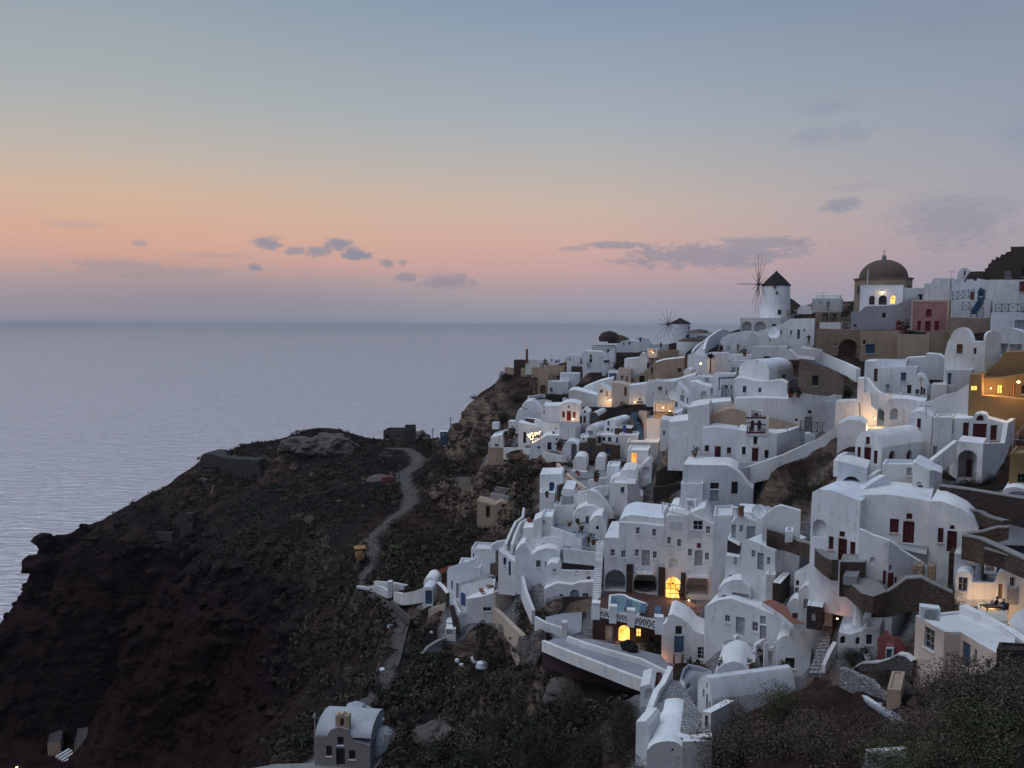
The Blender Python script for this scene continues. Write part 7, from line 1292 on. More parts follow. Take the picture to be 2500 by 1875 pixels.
m = MB(); m.tube(pixY('Q', 537, 1440, 97), pixY('Q', 533, 1108, 97), .12, .09, 7); m.lathe(pixY('Q', 533, 1108, 97), [(.25, 0), (.2, .4), (.02, .6)], 8); tag(m.build('lamp_post', 'concrete'), 'thin lamp post left of the small chapel', 'lamp post')
m = MB(); m.tube(pixY('E', 248, 700, 106), pixY('E', 232, 500, 106), .12, .1, 6); tag(m.build('lamp_post', 'rosecream'), 'old wooden lamp post against the lamp lit wall', 'lamp post')
# blue pergola
pg = thing('pergola', 'blue wooden pergola over the balcony left of the great vault', 'pergola', pixY('D', 760, 360, 131))
for k in range(7):
    m = MB(); a, b = pixY('D', 760 + 32 * k, 212 - k * 1.5, 131), pixY('D', 775 + 34 * k, 195, 135); m.tube(a, b, .09, n=4); m.build('rafter', 'teal', pg)
for x0, y0, x1, y1 in ((760, 360, 762, 212), (945, 360, 948, 205)):
    m = MB(); m.tube(pixY('D', x0, y0, 131), pixY('D', x1, y1, 131), .1, n=5); m.build('post', 'teal', pg)
m = MB(); m.tube(pixY('D', 755, 214, 131), pixY('D', 980, 205, 131), .12, n=4); m.build('beam', 'teal', pg)
# lit awning
aw = thing('awning', 'tan canvas awning glowing orange from the lamps under it', 'awning', pixY('D', 0, 640, 146))
m = MB(); a = [pixY('D', -20, 445, 150), pixY('D', 215, 455, 150), pixY('D', 215, 530, 145), pixY('D', -20, 500, 145)]; m.hexa([p - Z * .08 for p in a], a); m.build('canvas', 'cream', aw)
for x in (0, 130, 210): m = MB(); m.tube(pixY('D', x, 650, 145.2), pixY('D', x, 515, 145.2), .07, n=5); m.build('post', 'timber', aw)
house('house', 'warm lit wall behind the awning tables', 'D', (-20, 650, 225, 645), 470, 3, Y=150, yaw=-4, mat='cream')
# umbrellas, tables, loungers on the hotel terrace
def parasol(label, w, x, yt, yb, Y):
    P = pixY(w, x, yb, Y); T = pixY(w, x, yt, Y); H = T.z - P.z; rt = thing('parasol', label, 'parasol', P)
    m = MB(); m.tube(P, P + Z * H, .035, n=6); m.build('pole', 'metal', rt); m = MB(); m.lathe(P, [(.10, H * .38), (.27, H * .45), (.2, H * .75), (.08, H * .95), (.02, H)], 10); m.build('canopy', 'cloth', rt)
    m = MB(); m.lathe(P, [(.3, 0), (.3, .08), (.05, .12)], 10); m.build('base', 'concrete', rt)
parasol('closed pale parasol standing behind the pool', 'G', 516, 1305, 1445, 108.5); parasol('closed pale parasol at the terrace railing', 'G', 882, 1378, 1590, 104.5); parasol('closed grey parasol before the lit hotel door', 'G', 1167, 1240, 1475, 108.2)
def rtable(label, w, x, y, Y, r=.45, mat='cloth'):
    P = pixY(w, x, y, Y) - Z * .7; rt = thing('table', label, 'table', P); m = MB(); m.lathe(P, [(.001, .72), (r, .72), (r, .76), (.001, .76)], 16); m.build('table_top', mat, rt); m = MB(); m.tube(P, P + Z * .72, .05, n=6); m.lathe(P, [(.25, 0), (.25, .04), (.02, .06)], 10); m.build('leg', 'iron', rt)
for k, (x, y) in enumerate(((1215, 1435), (1275, 1456), (1220, 1474), (1146, 1498))): rtable('round white terrace table, ' + ('farthest one', 'one on the right side', 'middle one', 'one nearest the parasol at the railing')[k], 'G', x, y, 106 - k * .4, .62)
def lounger(label, A, d):
    rt = thing('lounger', label, 'lounger', A); s = Vector((-d.y, d.x, 0)); q = [A + s * .35, A - s * .35, A - s * .35 + d * 1.3, A + s * .35 + d * 1.3]; m = MB(); m.hexa([p + Z * .28 for p in q], [p + Z * .38 for p in q]); m.build('seat', 'bluegrey', rt)
    q = [A + s * .35 + d * 1.3 + Z * .3, A - s * .35 + d * 1.3 + Z * .3, A - s * .35 + d * 1.85 + Z * .8, A + s * .35 + d * 1.85 + Z * .8]; m = MB(); m.hexa(q, [p + Z * .08 for p in q]); m.build('backrest', 'bluegrey', rt)
    for sx in (-.3, .3):
        for dx in (.1, 1.2): m = MB(); m.tube(A + s * sx + d * dx, A + s * sx + d * dx + Z * .3, .03, n=4); m.build('leg', 'whitewood', rt)
for k, (x, y) in enumerate(((455, 1510), (635, 1545), (815, 1590), (985, 1625))): lounger('grey sun lounger by the pool railing, ' + ('first', 'second', 'third', 'fourth')[k] + ' from the stairway', on_z('G', x, y - 12, TZ), Vector((.3, .95, 0)).normalized())
# pots with plants
def pot(label, w, x, y, Y, s=1., kind='leafgreen', clay='clay'):
    s *= .72; P = pixY(w, x, y, Y); rt = thing('potted_plant', label, 'potted plant', P); m = MB(); m.lathe(P, [(.2 * s, 0), (.32 * s, .5 * s), (.36 * s, .55 * s), (.3 * s, .56 * s), (.28 * s, .5 * s), (.001, .48 * s)], 12); m.build('pot', clay, rt)
    V, Fc = leafcloud(70, .5 * s, .5 * s, .7 * s, .2 * s, int(x + y)); me = bpy.data.meshes.new('leaves'); me.from_pydata([(a + P.x, b + P.y, c + P.z + .55 * s) for a, b, c in V], [], Fc); link('leaves', me, kind, rt)
YF.update(F=.97, L=.9)
pot('clay pot on the planter step of the pot terrace, left one', 'F', 1168, 905, 121); pot('clay pot with tall stalks beside the half dome house', 'F', 1275, 880, 122, 1.2); pot('big clay pot before the dark door of the half dome house', 'F', 1315, 960, 120.5, 1.3)
pot('red clay pot at the foot of the narrow stair', 'F', 1400, 1090, 117, 1.2); pot('cluster of clay pots beside the white rail', 'F', 1458, 1125, 116.5, 1.5); pot('clay pot on the tower balcony with the blue door', 'F', 905, 560, 127, 1.2)
pot('clay pot under the pergola roofed house', 'F', 1045, 600, 126, 1.3); pot('clay pot at the patio corner', 'F', 1120, 320, 139, 1.5); pot('dark plant on the low planter wall', 'F', 1490, 370, 130, 2.0)
pot('potted palm by the dark framed window', 'L', 1752, 690, 86.5, 1.4); pot('clay pot left of the dome topped room', 'L', 1085, 640, 89, 1.); pot('clay pot on the dome topped room', 'L', 1405, 660, 88, 1.3)
pot('white pot with shrubs in the round house garden', 'M', 490, 540, 71, 1.3, 'leafdark', 'whitewood'); pot('potted bush by the lamp tree', 'A', 1062, 1415, 150, 1.6); pot('dark plant on the white mill terrace', 'A', 1750, 1010, 168, 1.3); pot('second dark plant on the white mill terrace', 'A', 1820, 1015, 167, 1.5); pot('third dark plant on the white mill terrace', 'A', 1862, 1018, 167, 1.1)
YF.clear()
for k, (w, x, y, Y, sz, lab) in enumerate((('C', 430, 1440, 172, 2.2, 'dark terrace plant on the white terrace bastion, left one'), ('C', 480, 1420, 174, 2.6, 'dark terrace plant on the white terrace bastion, middle one'), ('C', 550, 1400, 175, 2.4, 'dark terrace plant on the white terrace bastion, right one'), ('C', 1060, 1560, 156, 2.6, 'leafy plant beside the dark doorways above the worn wall'),
        ('D', 1610, 440, 118.6, 1.8, 'dark planter on the wavy parapet, left one'), ('D', 1700, 440, 118.5, 1.6, 'dark planter on the wavy parapet, right one'), ('D', 470, 1150, 112, 1.4, 'dark plant on the grey church forecourt'), ('A', 770, 1370, 176, 2.0, 'dark plant before the wide low vaulted house'), ('F', 1240, 1085, 117, 1.5, 'dark pot on the balcony corner'), ('F', 1285, 1075, 117, 1.5, 'second dark pot on the balcony corner'),
        ('F', 700, 870, 120, 2.0, 'clay plant pot on the stepped terrace blocks'), ('B', 770, 1130, 157, 2.4, 'dark bush beside the red shrine box'), ('G', 1290, 1385, 96, 1.6, 'plant at the foot of the right stone pier'))): pot(lab, w, x, y, Y, sz, 'leafdark')
for w, x, y0, y1, Y, lab in (('B', 1335, 480, 400, 165, 'thin roof aerial left of the white skyline vault'), ('D', 555, 520, 455, 132, 'thin roof aerial above the blind arch'), ('D', 1575, 830, 735, 113, 'thin pale mast beside the church steps'), ('A', 2000, 690, 655, 200, 'roof aerial on the skyline house'), ('C', 960, 740, 640, 222, 'thin white mast on the cape terrace'), ('A', 30, 1270, 1175, 226, 'thin white mast left of the small windmill'), ('H', 1150, 470, 400, 95, 'roof aerial right of the hotel'), ('E', 1030, 600, 540, 97, 'roof aerial on the gabled wing')):
    a, b = pixY(w, x, y0, Y), pixY(w, x, y1, Y); m = MB(); m.tube(a - Z * .5, b, .06, .04, 5)
    for t, l_ in ((.98, .9), (.86, .7)): c_ = a.lerp(b, t); m.tube(c_ - CR * l_, c_ + CR * l_, .03, n=4)
    tag(m.build('aerial', 'metal'), lab, 'aerial')
# satellite dishes
def dish(label, w, x, y, Y, r=.5, az=0):
    P = pixY(w, x, y, Y); rt = thing('satellite_dish', label, 'dish', P); n = Vector((math.sin(az), -math.cos(az), .35)).normalized(); a = n.orthogonal().normalized(); b = n.cross(a); m = MB(); R_ = [[P + (a * math.cos(t) + b * math.sin(t)) * r * k + n * (.25 * r * k * k) for t in [i * math.pi / 7 for i in range(14)]] for k in (.05, .5, 1)]
    for k in range(2):
        for i in range(14): m.face([R_[k][i], R_[k][(i + 1) % 14], R_[k + 1][(i + 1) % 14], R_[k + 1][i]])
    m.face(R_[0]); m.build('reflector', 'plastic', rt, True, True); m = MB(); m.tube(P, P - Z * r * 1.6, .04, n=5); m.tube(P - a * 0, P + n * r * .8, .02, n=4); m.build('mast', 'metal', rt)
dish('white satellite dish on the roof right of the hotel, left one', 'H', 1235, 335, 94.5, .85, -.2); dish('white satellite dish on the roof right of the hotel, right one', 'H', 1330, 350, 94.5, .8, -.2)
dish('satellite dish beside the stepped house under the mill', 'A', 1415, 1140, 163, 1.2, -.5); dish('satellite dish on the low white house at the left of the slope', 'D', 205, 420, 144, .9, .2)
# AC units
for k, (lab, w, x, y, Y, s) in enumerate((('white air conditioner on the roof of the pink house', 'M', 1130, 112, 64.6, 1.15), ('air conditioner on the patched house step', 'H', 425, 268, 104, 1.1))):
    P = pixY(w, x, y, Y); rt = thing('air_conditioner', lab, 'air conditioner', P); m = MB(); m.box(P - Z * .1, 1.25 * s, .8 * s, .9 * s, R(-20)); m.build('casing', 'plastic', rt); m = MB(); m.box(P + Vector((-.28, -.75, .1)) * (s * .55) + Z * .05, .75 * s, .06, .6 * s, R(-20)); m.build('grille', 'greydoor', rt)
# chimneys
for lab, w, x, yb, yt, Y, mt in (('small white chimney on the hotel side roof', 'H', 962, 350, 290, 102 * .93, 'white'), ('rusty drum chimney beside the hotel chimney', 'H', 1022, 345, 280, 101 * .93, 'brown'), ('white chimney on the cape slope house', 'C', 1118, 1000, 940, 177, 'white'), ('white chimney stub on the rooms above the great vault', 'A', 965, 1480, 1430, 150, 'white')):
    P = pixY(w, x, yb, Y); h = (yb - yt) * Y / FPX / 4.88; m = MB(); m.tube(P - Z * .4, P + Z * h, .34, .3, 8); m.tube(P + Z * h, P + Z * (h + .12), .42, .42, 8); tag(m.build('chimney', mt), lab, 'chimney')
# bags, tables, chairs
for k, (x, y, s) in enumerate(((1300, 1150, .7), (1350, 1200, .6), (1520, 1160, 1.3), (1575, 1150, 1.1), (1590, 1235, 1.4))):
    P = hitw('J', x, y); m = MB(); m.lathe(P - Z * .15, [(.3 * s, 0), (.55 * s, .3 * s), (.45 * s, .8 * s), (.05, 1.0 * s)], 9, sx=1.2); tag(m.build('sack', 'plastic'), 'white rubbish sack on the brown slope, ' + ('small far left', 'small second', 'upper middle', 'upper right', 'largest lowest')[k] + ' one', 'sack')
for k, (x, y) in enumerate(((498, 735), (1010, 812), (405, 1260))):
    P = hitw('J', x, y); m = MB(); m.box(P - Z * .1, .8, .6, .45, k); tag(m.build('litter', 'plastic'), 'pale rubbish scrap on the hillside ' + ('left of the path', 'right of the path', 'at the foot of the path')[k], 'rubbish')
def table4(label, w, x, y, Y, mat='timber', sx=1.2, sy=.8, rz=0):
    P = pixY(w, x, y, Y); rt = thing('table', label, 'table', P); m = MB(); m.box(P + Z * .7, sx, sy, .06, rz); m.build('table_top', mat, rt)
    for a in (-1, 1):
        for b in (-1, 1): m = MB(); c = P + Vector((a * sx * .43 * math.cos(rz) - b * sy * .4 * math.sin(rz), a * sx * .43 * math.sin(rz) + b * sy * .4 * math.cos(rz), 0)); m.tube(c, c + Z * .7, .04, n=4); m.build('leg', mat, rt)
def chair(label, w, x, y, Y, mat='timber', rz=0):
    P = pixY(w, x, y, Y); rt = thing('chair', label, 'chair', P); ca, sa = math.cos(rz), math.sin(rz); f = lambda a, b: P + Vector((a * ca - b * sa, a * sa + b * ca, 0))
    m = MB(); m.box(P + Z * .43, .45, .45, .05, rz); m.build('seat', mat, rt); m = MB(); m.hexa([f(-.22, .2) + Z * .48, f(.22, .2) + Z * .48, f(.22, .25) + Z * .48, f(-.22, .25) + Z * .48], [f(-.22, .25) + Z * .95, f(.22, .25) + Z * .95, f(.22, .3) + Z * .95, f(-.22, .3) + Z * .95]); m.build('backrest', mat, rt)
    for a in (-.19, .19):
        for b in (-.19, .19): m = MB(); m.tube(f(a, b), f(a, b) + Z * .44, .025, n=4); m.build('leg', mat, rt)
P_ = lambda x, y: on_z('J', x, y, JT).y
table4('brown square table on the table terrace', 'J', 1690, 300, P_(1690, 300), 'brown', 1.1, .9); rtable('round white table on the table terrace', 'J', 1590, 195, P_(1590, 215), .6); table4('white square table by the blue door', 'J', 1820, 130, 122, 'whitewood', 1.3, 1.0, -.6); chair('dark chair beside the blue door', 'J', 1912, 180, 121.4, 'timber', .4)
table4('white cloth table on the patio, left one', 'F', 1245, 290, 133, 'cloth', 1.3, 1.3); table4('white framed table on the patio, right one', 'F', 1345, 300, 132.5, 'whitewood', 1.2, 1.2)
chair('red chair between the patio tables', 'F', 1285, 325, 131.5, 'clay', .3); chair('red chair behind the patio tables', 'F', 1255, 300, 132, 'clay', 3.3); chair('wooden chair at the edge of the patio plants', 'F', 1400, 280, 133, 'brown', 1.5)
# wooden benches before the stepped gable house
for k, (x0, y0, x1, y1) in enumerate(((600, 500, 780, 560), (690, 490, 870, 560))):
    A, B = pixY('L', x0, y0 + 40, 89 - k), pixY('L', x1, y1 + 40, 88.5 - k); rt = thing('bench', 'long weathered bench before the stepped gable house, ' + ('back' if k == 0 else 'front') + ' one', 'bench', A); d = (B - A).normalized(); s_ = Vector((-d.y, d.x, 0)) * .5
    m = MB(); q = [A, B, B + s_, A + s_]; m.hexa([p + Z * .5 for p in q], [p + Z * .58 for p in q]); m.build('seat', 'concrete', rt)
    for t in (.05, .5, .95): m = MB(); c = A.lerp(B, t) + s_ * .5; m.box(c - Z * .6, .12, .45, 1.1, 0); m.build('leg', 'timber', rt)
# ---- people
def person(label, J, rad, clothes, P, head, headr=.115, hair='blackcloth'):
    """J: joints, E: bones (index pairs); one skin surface"""
    rt = thing('person', label, 'person', P); me = bpy.data.meshes.new('body')
    names = list(J); E = [('pelvis', 'chest'), ('chest', 'neck'), ('neck', 'head'), ('chest', 'shL'), ('shL', 'elL'), ('elL', 'haL'), ('chest', 'shR'), ('shR', 'elR'), ('elR', 'haR'), ('pelvis', 'hiL'), ('hiL', 'knL'), ('knL', 'anL'), ('anL', 'toL'), ('pelvis', 'hiR'), ('hiR', 'knR'), ('knR', 'anR'), ('anR', 'toR')]
    me.from_pydata([J[k] for k in names], [(names.index(a), names.index(b)) for a, b in E], []); o = bpy.data.objects.new('body', me); COL.objects.link(o); o.parent = rt; me.materials.append(MATS[clothes])
    o.modifiers.new('skin', 'SKIN'); 
    if not me.skin_vertices: me.attributes.new('skin', 'FLOAT_VECTOR', 'POINT')
    for i, k in enumerate(names):
        r = rad.get(k, rad.get(k[:2], .07))
        try: me.skin_vertices[0].data[i].radius = (r, r); me.skin_vertices[0].data[i].use_root = (k == 'pelvis')
        except Exception: pass
    sb = o.modifiers.new('sub', 'SUBSURF'); sb.levels = 1; sb.render_levels = 1
    h = Vector(J['head']); m = MB(); m.lathe(h - Z * headr * .6, [(headr * .9 * math.sin(math.pi * i / 8) + .001, headr * 1.15 * (1 - math.cos(math.pi * i / 8))) for i in range(9)], 12); hd = m.build('head', 'skin', None, True); hd.parent = rt
    m = MB(); m.lathe(h - Z * headr * .1 + Vector((0, .02, 0)), [(headr * 1.0, 0), (headr * 1.02, headr * .7), (headr * .75, headr * 1.45), (.01, headr * 1.85)], 12); hr_ = m.build('hair', hair, None, True); hr_.parent = rt
    for k in ('haL', 'haR'):
        m = MB(); hp = Vector(J[k]); el_ = Vector(J['el' + k[2]]); d = (hp - el_).normalized(); s_ = d.orthogonal().normalized(); m.tube(hp, hp + d * .09, .045, .04, 6)
        for f in (-.03, -.01, .01, .03): m.tube(hp + d * .08 + s_ * f, hp + d * .16 + s_ * f * 1.2 - Z * .015, .011, .008, 4)
        m.tube(hp + s_ * .035 + d * .02, hp + s_ * .085 + d * .08, .012, .009, 4); q_ = m.build('hand', 'skin'); q_.parent = rt
    return rt
RAD = dict(pelvis=.15, chest=.17, neck=.06, head=.07, sh=.075, el=.05, ha=.035, hi=.1, kn=.07, an=.05, to=.045)
STAND = dict(pelvis=(0, 0, .95), chest=(0, -.06, 1.32), neck=(0, -.09, 1.5), head=(0, -.12, 1.63), shL=(-.2, -.06, 1.42), elL=(-.36, -.2, 1.2), haL=(-.42, -.42, 1.12), shR=(.2, -.06, 1.42), elR=(.32, -.2, 1.18), haR=(.2, -.42, 1.12), hiL=(-.1, 0, .9), knL=(-.11, -.02, .5), anL=(-.11, .03, .08), toL=(-.12, -.14, .03), hiR=(.1, 0, .9), knR=(.12, 0, .5), anR=(.13, .08, .08), toR=(.15, -.1, .03))
SIT = dict(pelvis=(0, 0, .55), chest=(0, -.08, .92), neck=(0, -.12, 1.1), head=(0, -.15, 1.24), shL=(-.2, -.08, 1.02), elL=(-.28, -.25, .8), haL=(-.12, -.45, .82), shR=(.2, -.08, 1.02), elR=(.28, -.25, .8), haR=(.15, -.45, .82), hiL=(-.1, -.05, .52), knL=(-.13, -.45, .52), anL=(-.13, -.45, .08), toL=(-.13, -.62, .03), hiR=(.1, -.05, .52), knR=(.13, -.45, .52), anR=(.13, -.4, .08), toR=(.14, -.58, .03))
p = person('person in black leaning on the terrace wall below the tan belfry', STAND, RAD, 'blackcloth', pixY('A', 1825, 1282, 149), None); p.rotation_euler.z = -.6; p.scale = (1.15,) * 3
p = person('seated person in dark clothes at the lit terrace table, left one', SIT, RAD, 'blackcloth', pixY('I', 1850, 1530, 70), None); p.rotation_euler.z = .9
p = person('seated person in dark clothes at the lit terrace table, right one', SIT, RAD, 'jeans', pixY('I', 1960, 1555, 69.6), None); p.rotation_euler.z = -1.1
table4('dark table between the two seated people', 'I', 1790, 1555, 69.6, 'timber', 1.5, .9, .2); chair('dark chair under the left seated person', 'I', 1850, 1530, 70.05, 'iron', .9); chair('dark chair under the right seated person', 'I', 1962, 1555, 69.65, 'iron', -1.1)
p = person('person in dark clothes among the patio plants below the vault house', SIT, RAD, 'blackcloth', pixY('L', 1478, 560, 84.3), None); p.rotation_euler.z = .3; p.scale = (1.2,) * 3
chair('dark chair behind the white low pillar', 'L', 1480, 562, 84.3, 'iron', .3)
# ---- left plateau: fort, ruins, shack, harbour
house('fort', 'bulky grey fort block standing on the headland crest', 'N', (1540, 530, 2020, 540), 0, 9, Y=249, yaw=-8, mat='concretedark', cat='fort', foot=False, found=5, out=[(1525, 530), (1545, 420), (1550, 360), (1575, 338), (1640, 342), (1720, 372), (1850, 385), (1900, 382), (1990, 392), (2005, 470), (2025, 540)])
wall('fort_wall', 'broken lower buttress under the tall fort wall', 'N', [(1520, 530, 640), (1555, 528, 690), (1590, 545, 690)], 1.2, 'stonegrey', Ys=[246, 245, 244], found=3, ctl=False)
house('fort_wall_tower', 'narrow roofless stone tower on the dark slope', 'N', (1392, 1035, 1490, 1035), 802, 4, [('W', 'dark', 1448, 838, 1478, 870)], Y=226, yaw=-4, mat='concretedark', cat='ruin', par=.5, foot=False, found=4)
wall('ruin_wall', 'low grey ruin wall left of the narrow tower', 'N', [(1205, 945, 1010), (1330, 950, 1030)], 1.0, 'concretedark', Ys=[229, 228], ctl=False)
house('stone_ruin', 'long roofless stone building on the headland plateau', 'O', (1062, 402, 1225, 395), 318, 8, [('w', 'dark', 1080, 350, 1105, 385), ('w', 'dark', 1165, 350, 1180, 378)], Y=272, yaw=-5, mat='stonegrey', cat='ruin', par=1.5, foot=False, found=3)
house('stone_ruin', 'right wing of the roofless stone building on the plateau', 'O', (1225, 395, 1312, 372), 300, 9, [], Y=271, yaw=18, mat='stonegrey', cat='ruin', par=1.5, foot=False, found=3)
house('shack', 'small blue shack with pale roof by the cliff foot', 'O', (1500, 380, 1615, 362), 330, 4, [('w', 'whitewood', 1515, 335, 1530, 355)], Y=268, yaw=14, mat='bluegrey', rmat='roofwhite', cat='shack', par=.05, foot=False)
house('buttress', 'tall tan leaning buttress wall on the slope', 'F', (50, 665, 190, 640), 0, 3, Y=170, yaw=-6, mat='sand', cat='wall', foot=False, found=2, out=[(50, 665), (75, 480), (115, 380), (150, 200), (170, 140), (190, 160), (178, 400), (190, 640)])
house('ruin_house', 'ruined cave house with dark doorways under the tan buttress', 'F', (70, 800, 560, 790), 0, 5, [('d', 'dark', 178, 660, 225, 795), ('d', 'dark', 352, 690, 410, 790), ('w', 'dark', 362, 640, 405, 685)], Y=155, yaw=-4, mat='tan', cat='ruin', foot=False, found=2, out=[(70, 800), (90, 600), (280, 650), (350, 610), (440, 640), (540, 690), (560, 790)])
wall('drystone_wall', 'pale dry stone terrace wall in the gully, upper one', 'F', [(420, 385, 420), (600, 370, 430), (700, 385, 425), (810, 395, 430)], .7, 'drywall', Ys=[168, 165, 162, 160], ctl=False)
wall('drystone_wall', 'pale dry stone terrace wall in the gully, lower one', 'F', [(280, 430, 470), (400, 450, 510), (540, 490, 540), (660, 515, 550)], .7, 'drywall', Ys=[164, 161, 158, 155], ctl=False)
wall('retaining_wall', 'grey terrace edge above the ruined cave house', 'F', [(230, 505, 560), (420, 545, 590), (610, 575, 640)], .7, 'concrete', Ys=[160, 157, 154], ctl=False)
wall('garden_wall', 'rusty pipe rail on the slope above the gatehouse', 'J', [(1000, 92, 100), (1110, 40, 50), (1230, -10, 0)], .15, 'clay', Ys=[131, 130, 129], ctl=False)
dg = thing('tractor', 'small orange roofed tractor parked on the dirt path', 'tractor', hitw('O', 880, 1330)); P = dg.location.copy()
m = MB(); m.box(P + Z * .7, 1.5, 2.6, 1.0, .3); m.build('body', 'orange', dg); m = MB(); m.box(P + Z * 2.7, 2.2, 2.4, .16, .3); m.build('canopy', 'orange', dg)
for a, b in ((-.8, -.9), (.8, -.9), (-.8, .9), (.8, .9)):
    m = MB(); c = P + Vector((a, b, 0)); m.tube(c + Z * 1.6, c + Z * 2.75, .06, n=4); m.build('roof_post', 'iron', dg); m = MB(); m.tube(c + Vector((-.18, 0, .55)), c + Vector((.18, 0, .55)), .55, .55, 12); m.build('wheel', 'blackcloth', dg)
m = MB(); m.box(hitw('O', 1095, 712) - Z * .2, 3.2, 2.2, 1.6, .2); tag(m.build('crate', 'redplaster'), 'rusty red container dumped beside the dirt road', 'container')
m = MB(); P = hitw('O', 1035, 690); m.lathe(P - Z * .5, [(3.2, 0), (2.6, .9), (1.4, 1.5), (.1, 1.8)], 14, sx=1.3); tag(m.build('sand_heap', 'rocktex', smooth=True), 'pale heap of sand beside the dirt road', 'heap')
# harbour roofs far below
for k, (lab, b, t, mt, rm, ro) in enumerate((('low grey roofed harbour house, upper right one', (575, 1430, 660, 1350), 1335, 'tan', 'concretedark', 'flat'), ('harbour house with tan walls, lower left one', (370, 1440, 470, 1390), 1310, 'sand', 'concretedark', 'flat'), ('dark gabled harbour house between the others', (415, 1300, 500, 1260), 1225, 'tan', 'concretedark', 'flat'))):
    house('house', lab, 'P', b, t, 9, [], Y=hitw('P', b[0], b[1]).y + 2, yaw=24, mat=mt, rmat=rm, foot=False, found=6, par=.1)
hw_ = thing('awning', 'pale striped awning strips at the harbour', 'awning', hitw('P', 480, 1460))
for k in range(4): m = MB(); c_ = hw_.location + Z * 1.6; m.tube(c_ + Vector((k * .9 - 1, -.6 - k * .5, -.1 * k)), c_ + Vector((k * .9 + .4, 2.4 - k * .5, .3 - .1 * k)), .3, n=4); m.build('strip', 'whitewood', hw_)
# rocks
def rock(label, P, r, k, mat='rocktex', sq=.7):
    bm = bmesh.new(); bmesh.ops.create_icosphere(bm, subdivisions=4, radius=1)
    for v in bm.verts:
        n1 = noise.noise(v.co * 1.3 + Vector((k * 3.1, 0, 0))); n2 = noise.noise(v.co * 3.2 + Vector((0, k * 2.3, 0))); n3 = noise.noise(v.co * 8 + Vector((k, k, 0))); v.co *= 1 + .45 * n1 + .22 * n2 + .1 * n3; v.co.z *= sq
        v.co = Vector((v.co.x * r, v.co.y * r, v.co.z * r)) + P
    me = bpy.data.meshes.new('rock'); bm.to_mesh(me); bm.free(); return tag(link('rock', me, mat), label, 'rock')
for k, (lab, w, x, y, r, sq) in enumerate((('large pale rock outcrop on the headland crest, left hump', 'O', 440, 440, 5.5, .55), ('large pale rock outcrop on the headland crest, middle hump', 'O', 560, 440, 6.5, .5), ('large pale rock outcrop on the headland crest, right hump', 'O', 690, 440, 6.5, .6), ('small rock hut like boulder at the left end of the crest', 'O', 330, 440, 3., .7),
       ('dark boulder beside the ruin on the plateau', 'O', 1345, 375, 4, .7), ('pale slab rock on the slope above the chapel', 'Q', 1450, 1250, 2.4, .6), ('grey rock in the dark hollow right of the chapel', 'K', 700, 880, 1.8, .6), ('pale rock under the cream wall', 'K', 430, 480, 1.8, 1.4), ('pale rock streak under the white patio parapet', 'K', 440, 560, 1.6, 1.6))):
    rock(lab, hitw(w, x, y), r, k, sq=sq)

for k, (x, y) in enumerate(((1385, 445), (1440, 462))): o = rock('black sack standing beside the lit stone arch, ' + ('left' if k == 0 else 'right') + ' one', on_z('K', x, y, WZ) + Z * .45, .62, 20 + k, 'blackcloth', 1.0); o.name = 'sack'; o['category'] = 'sack'
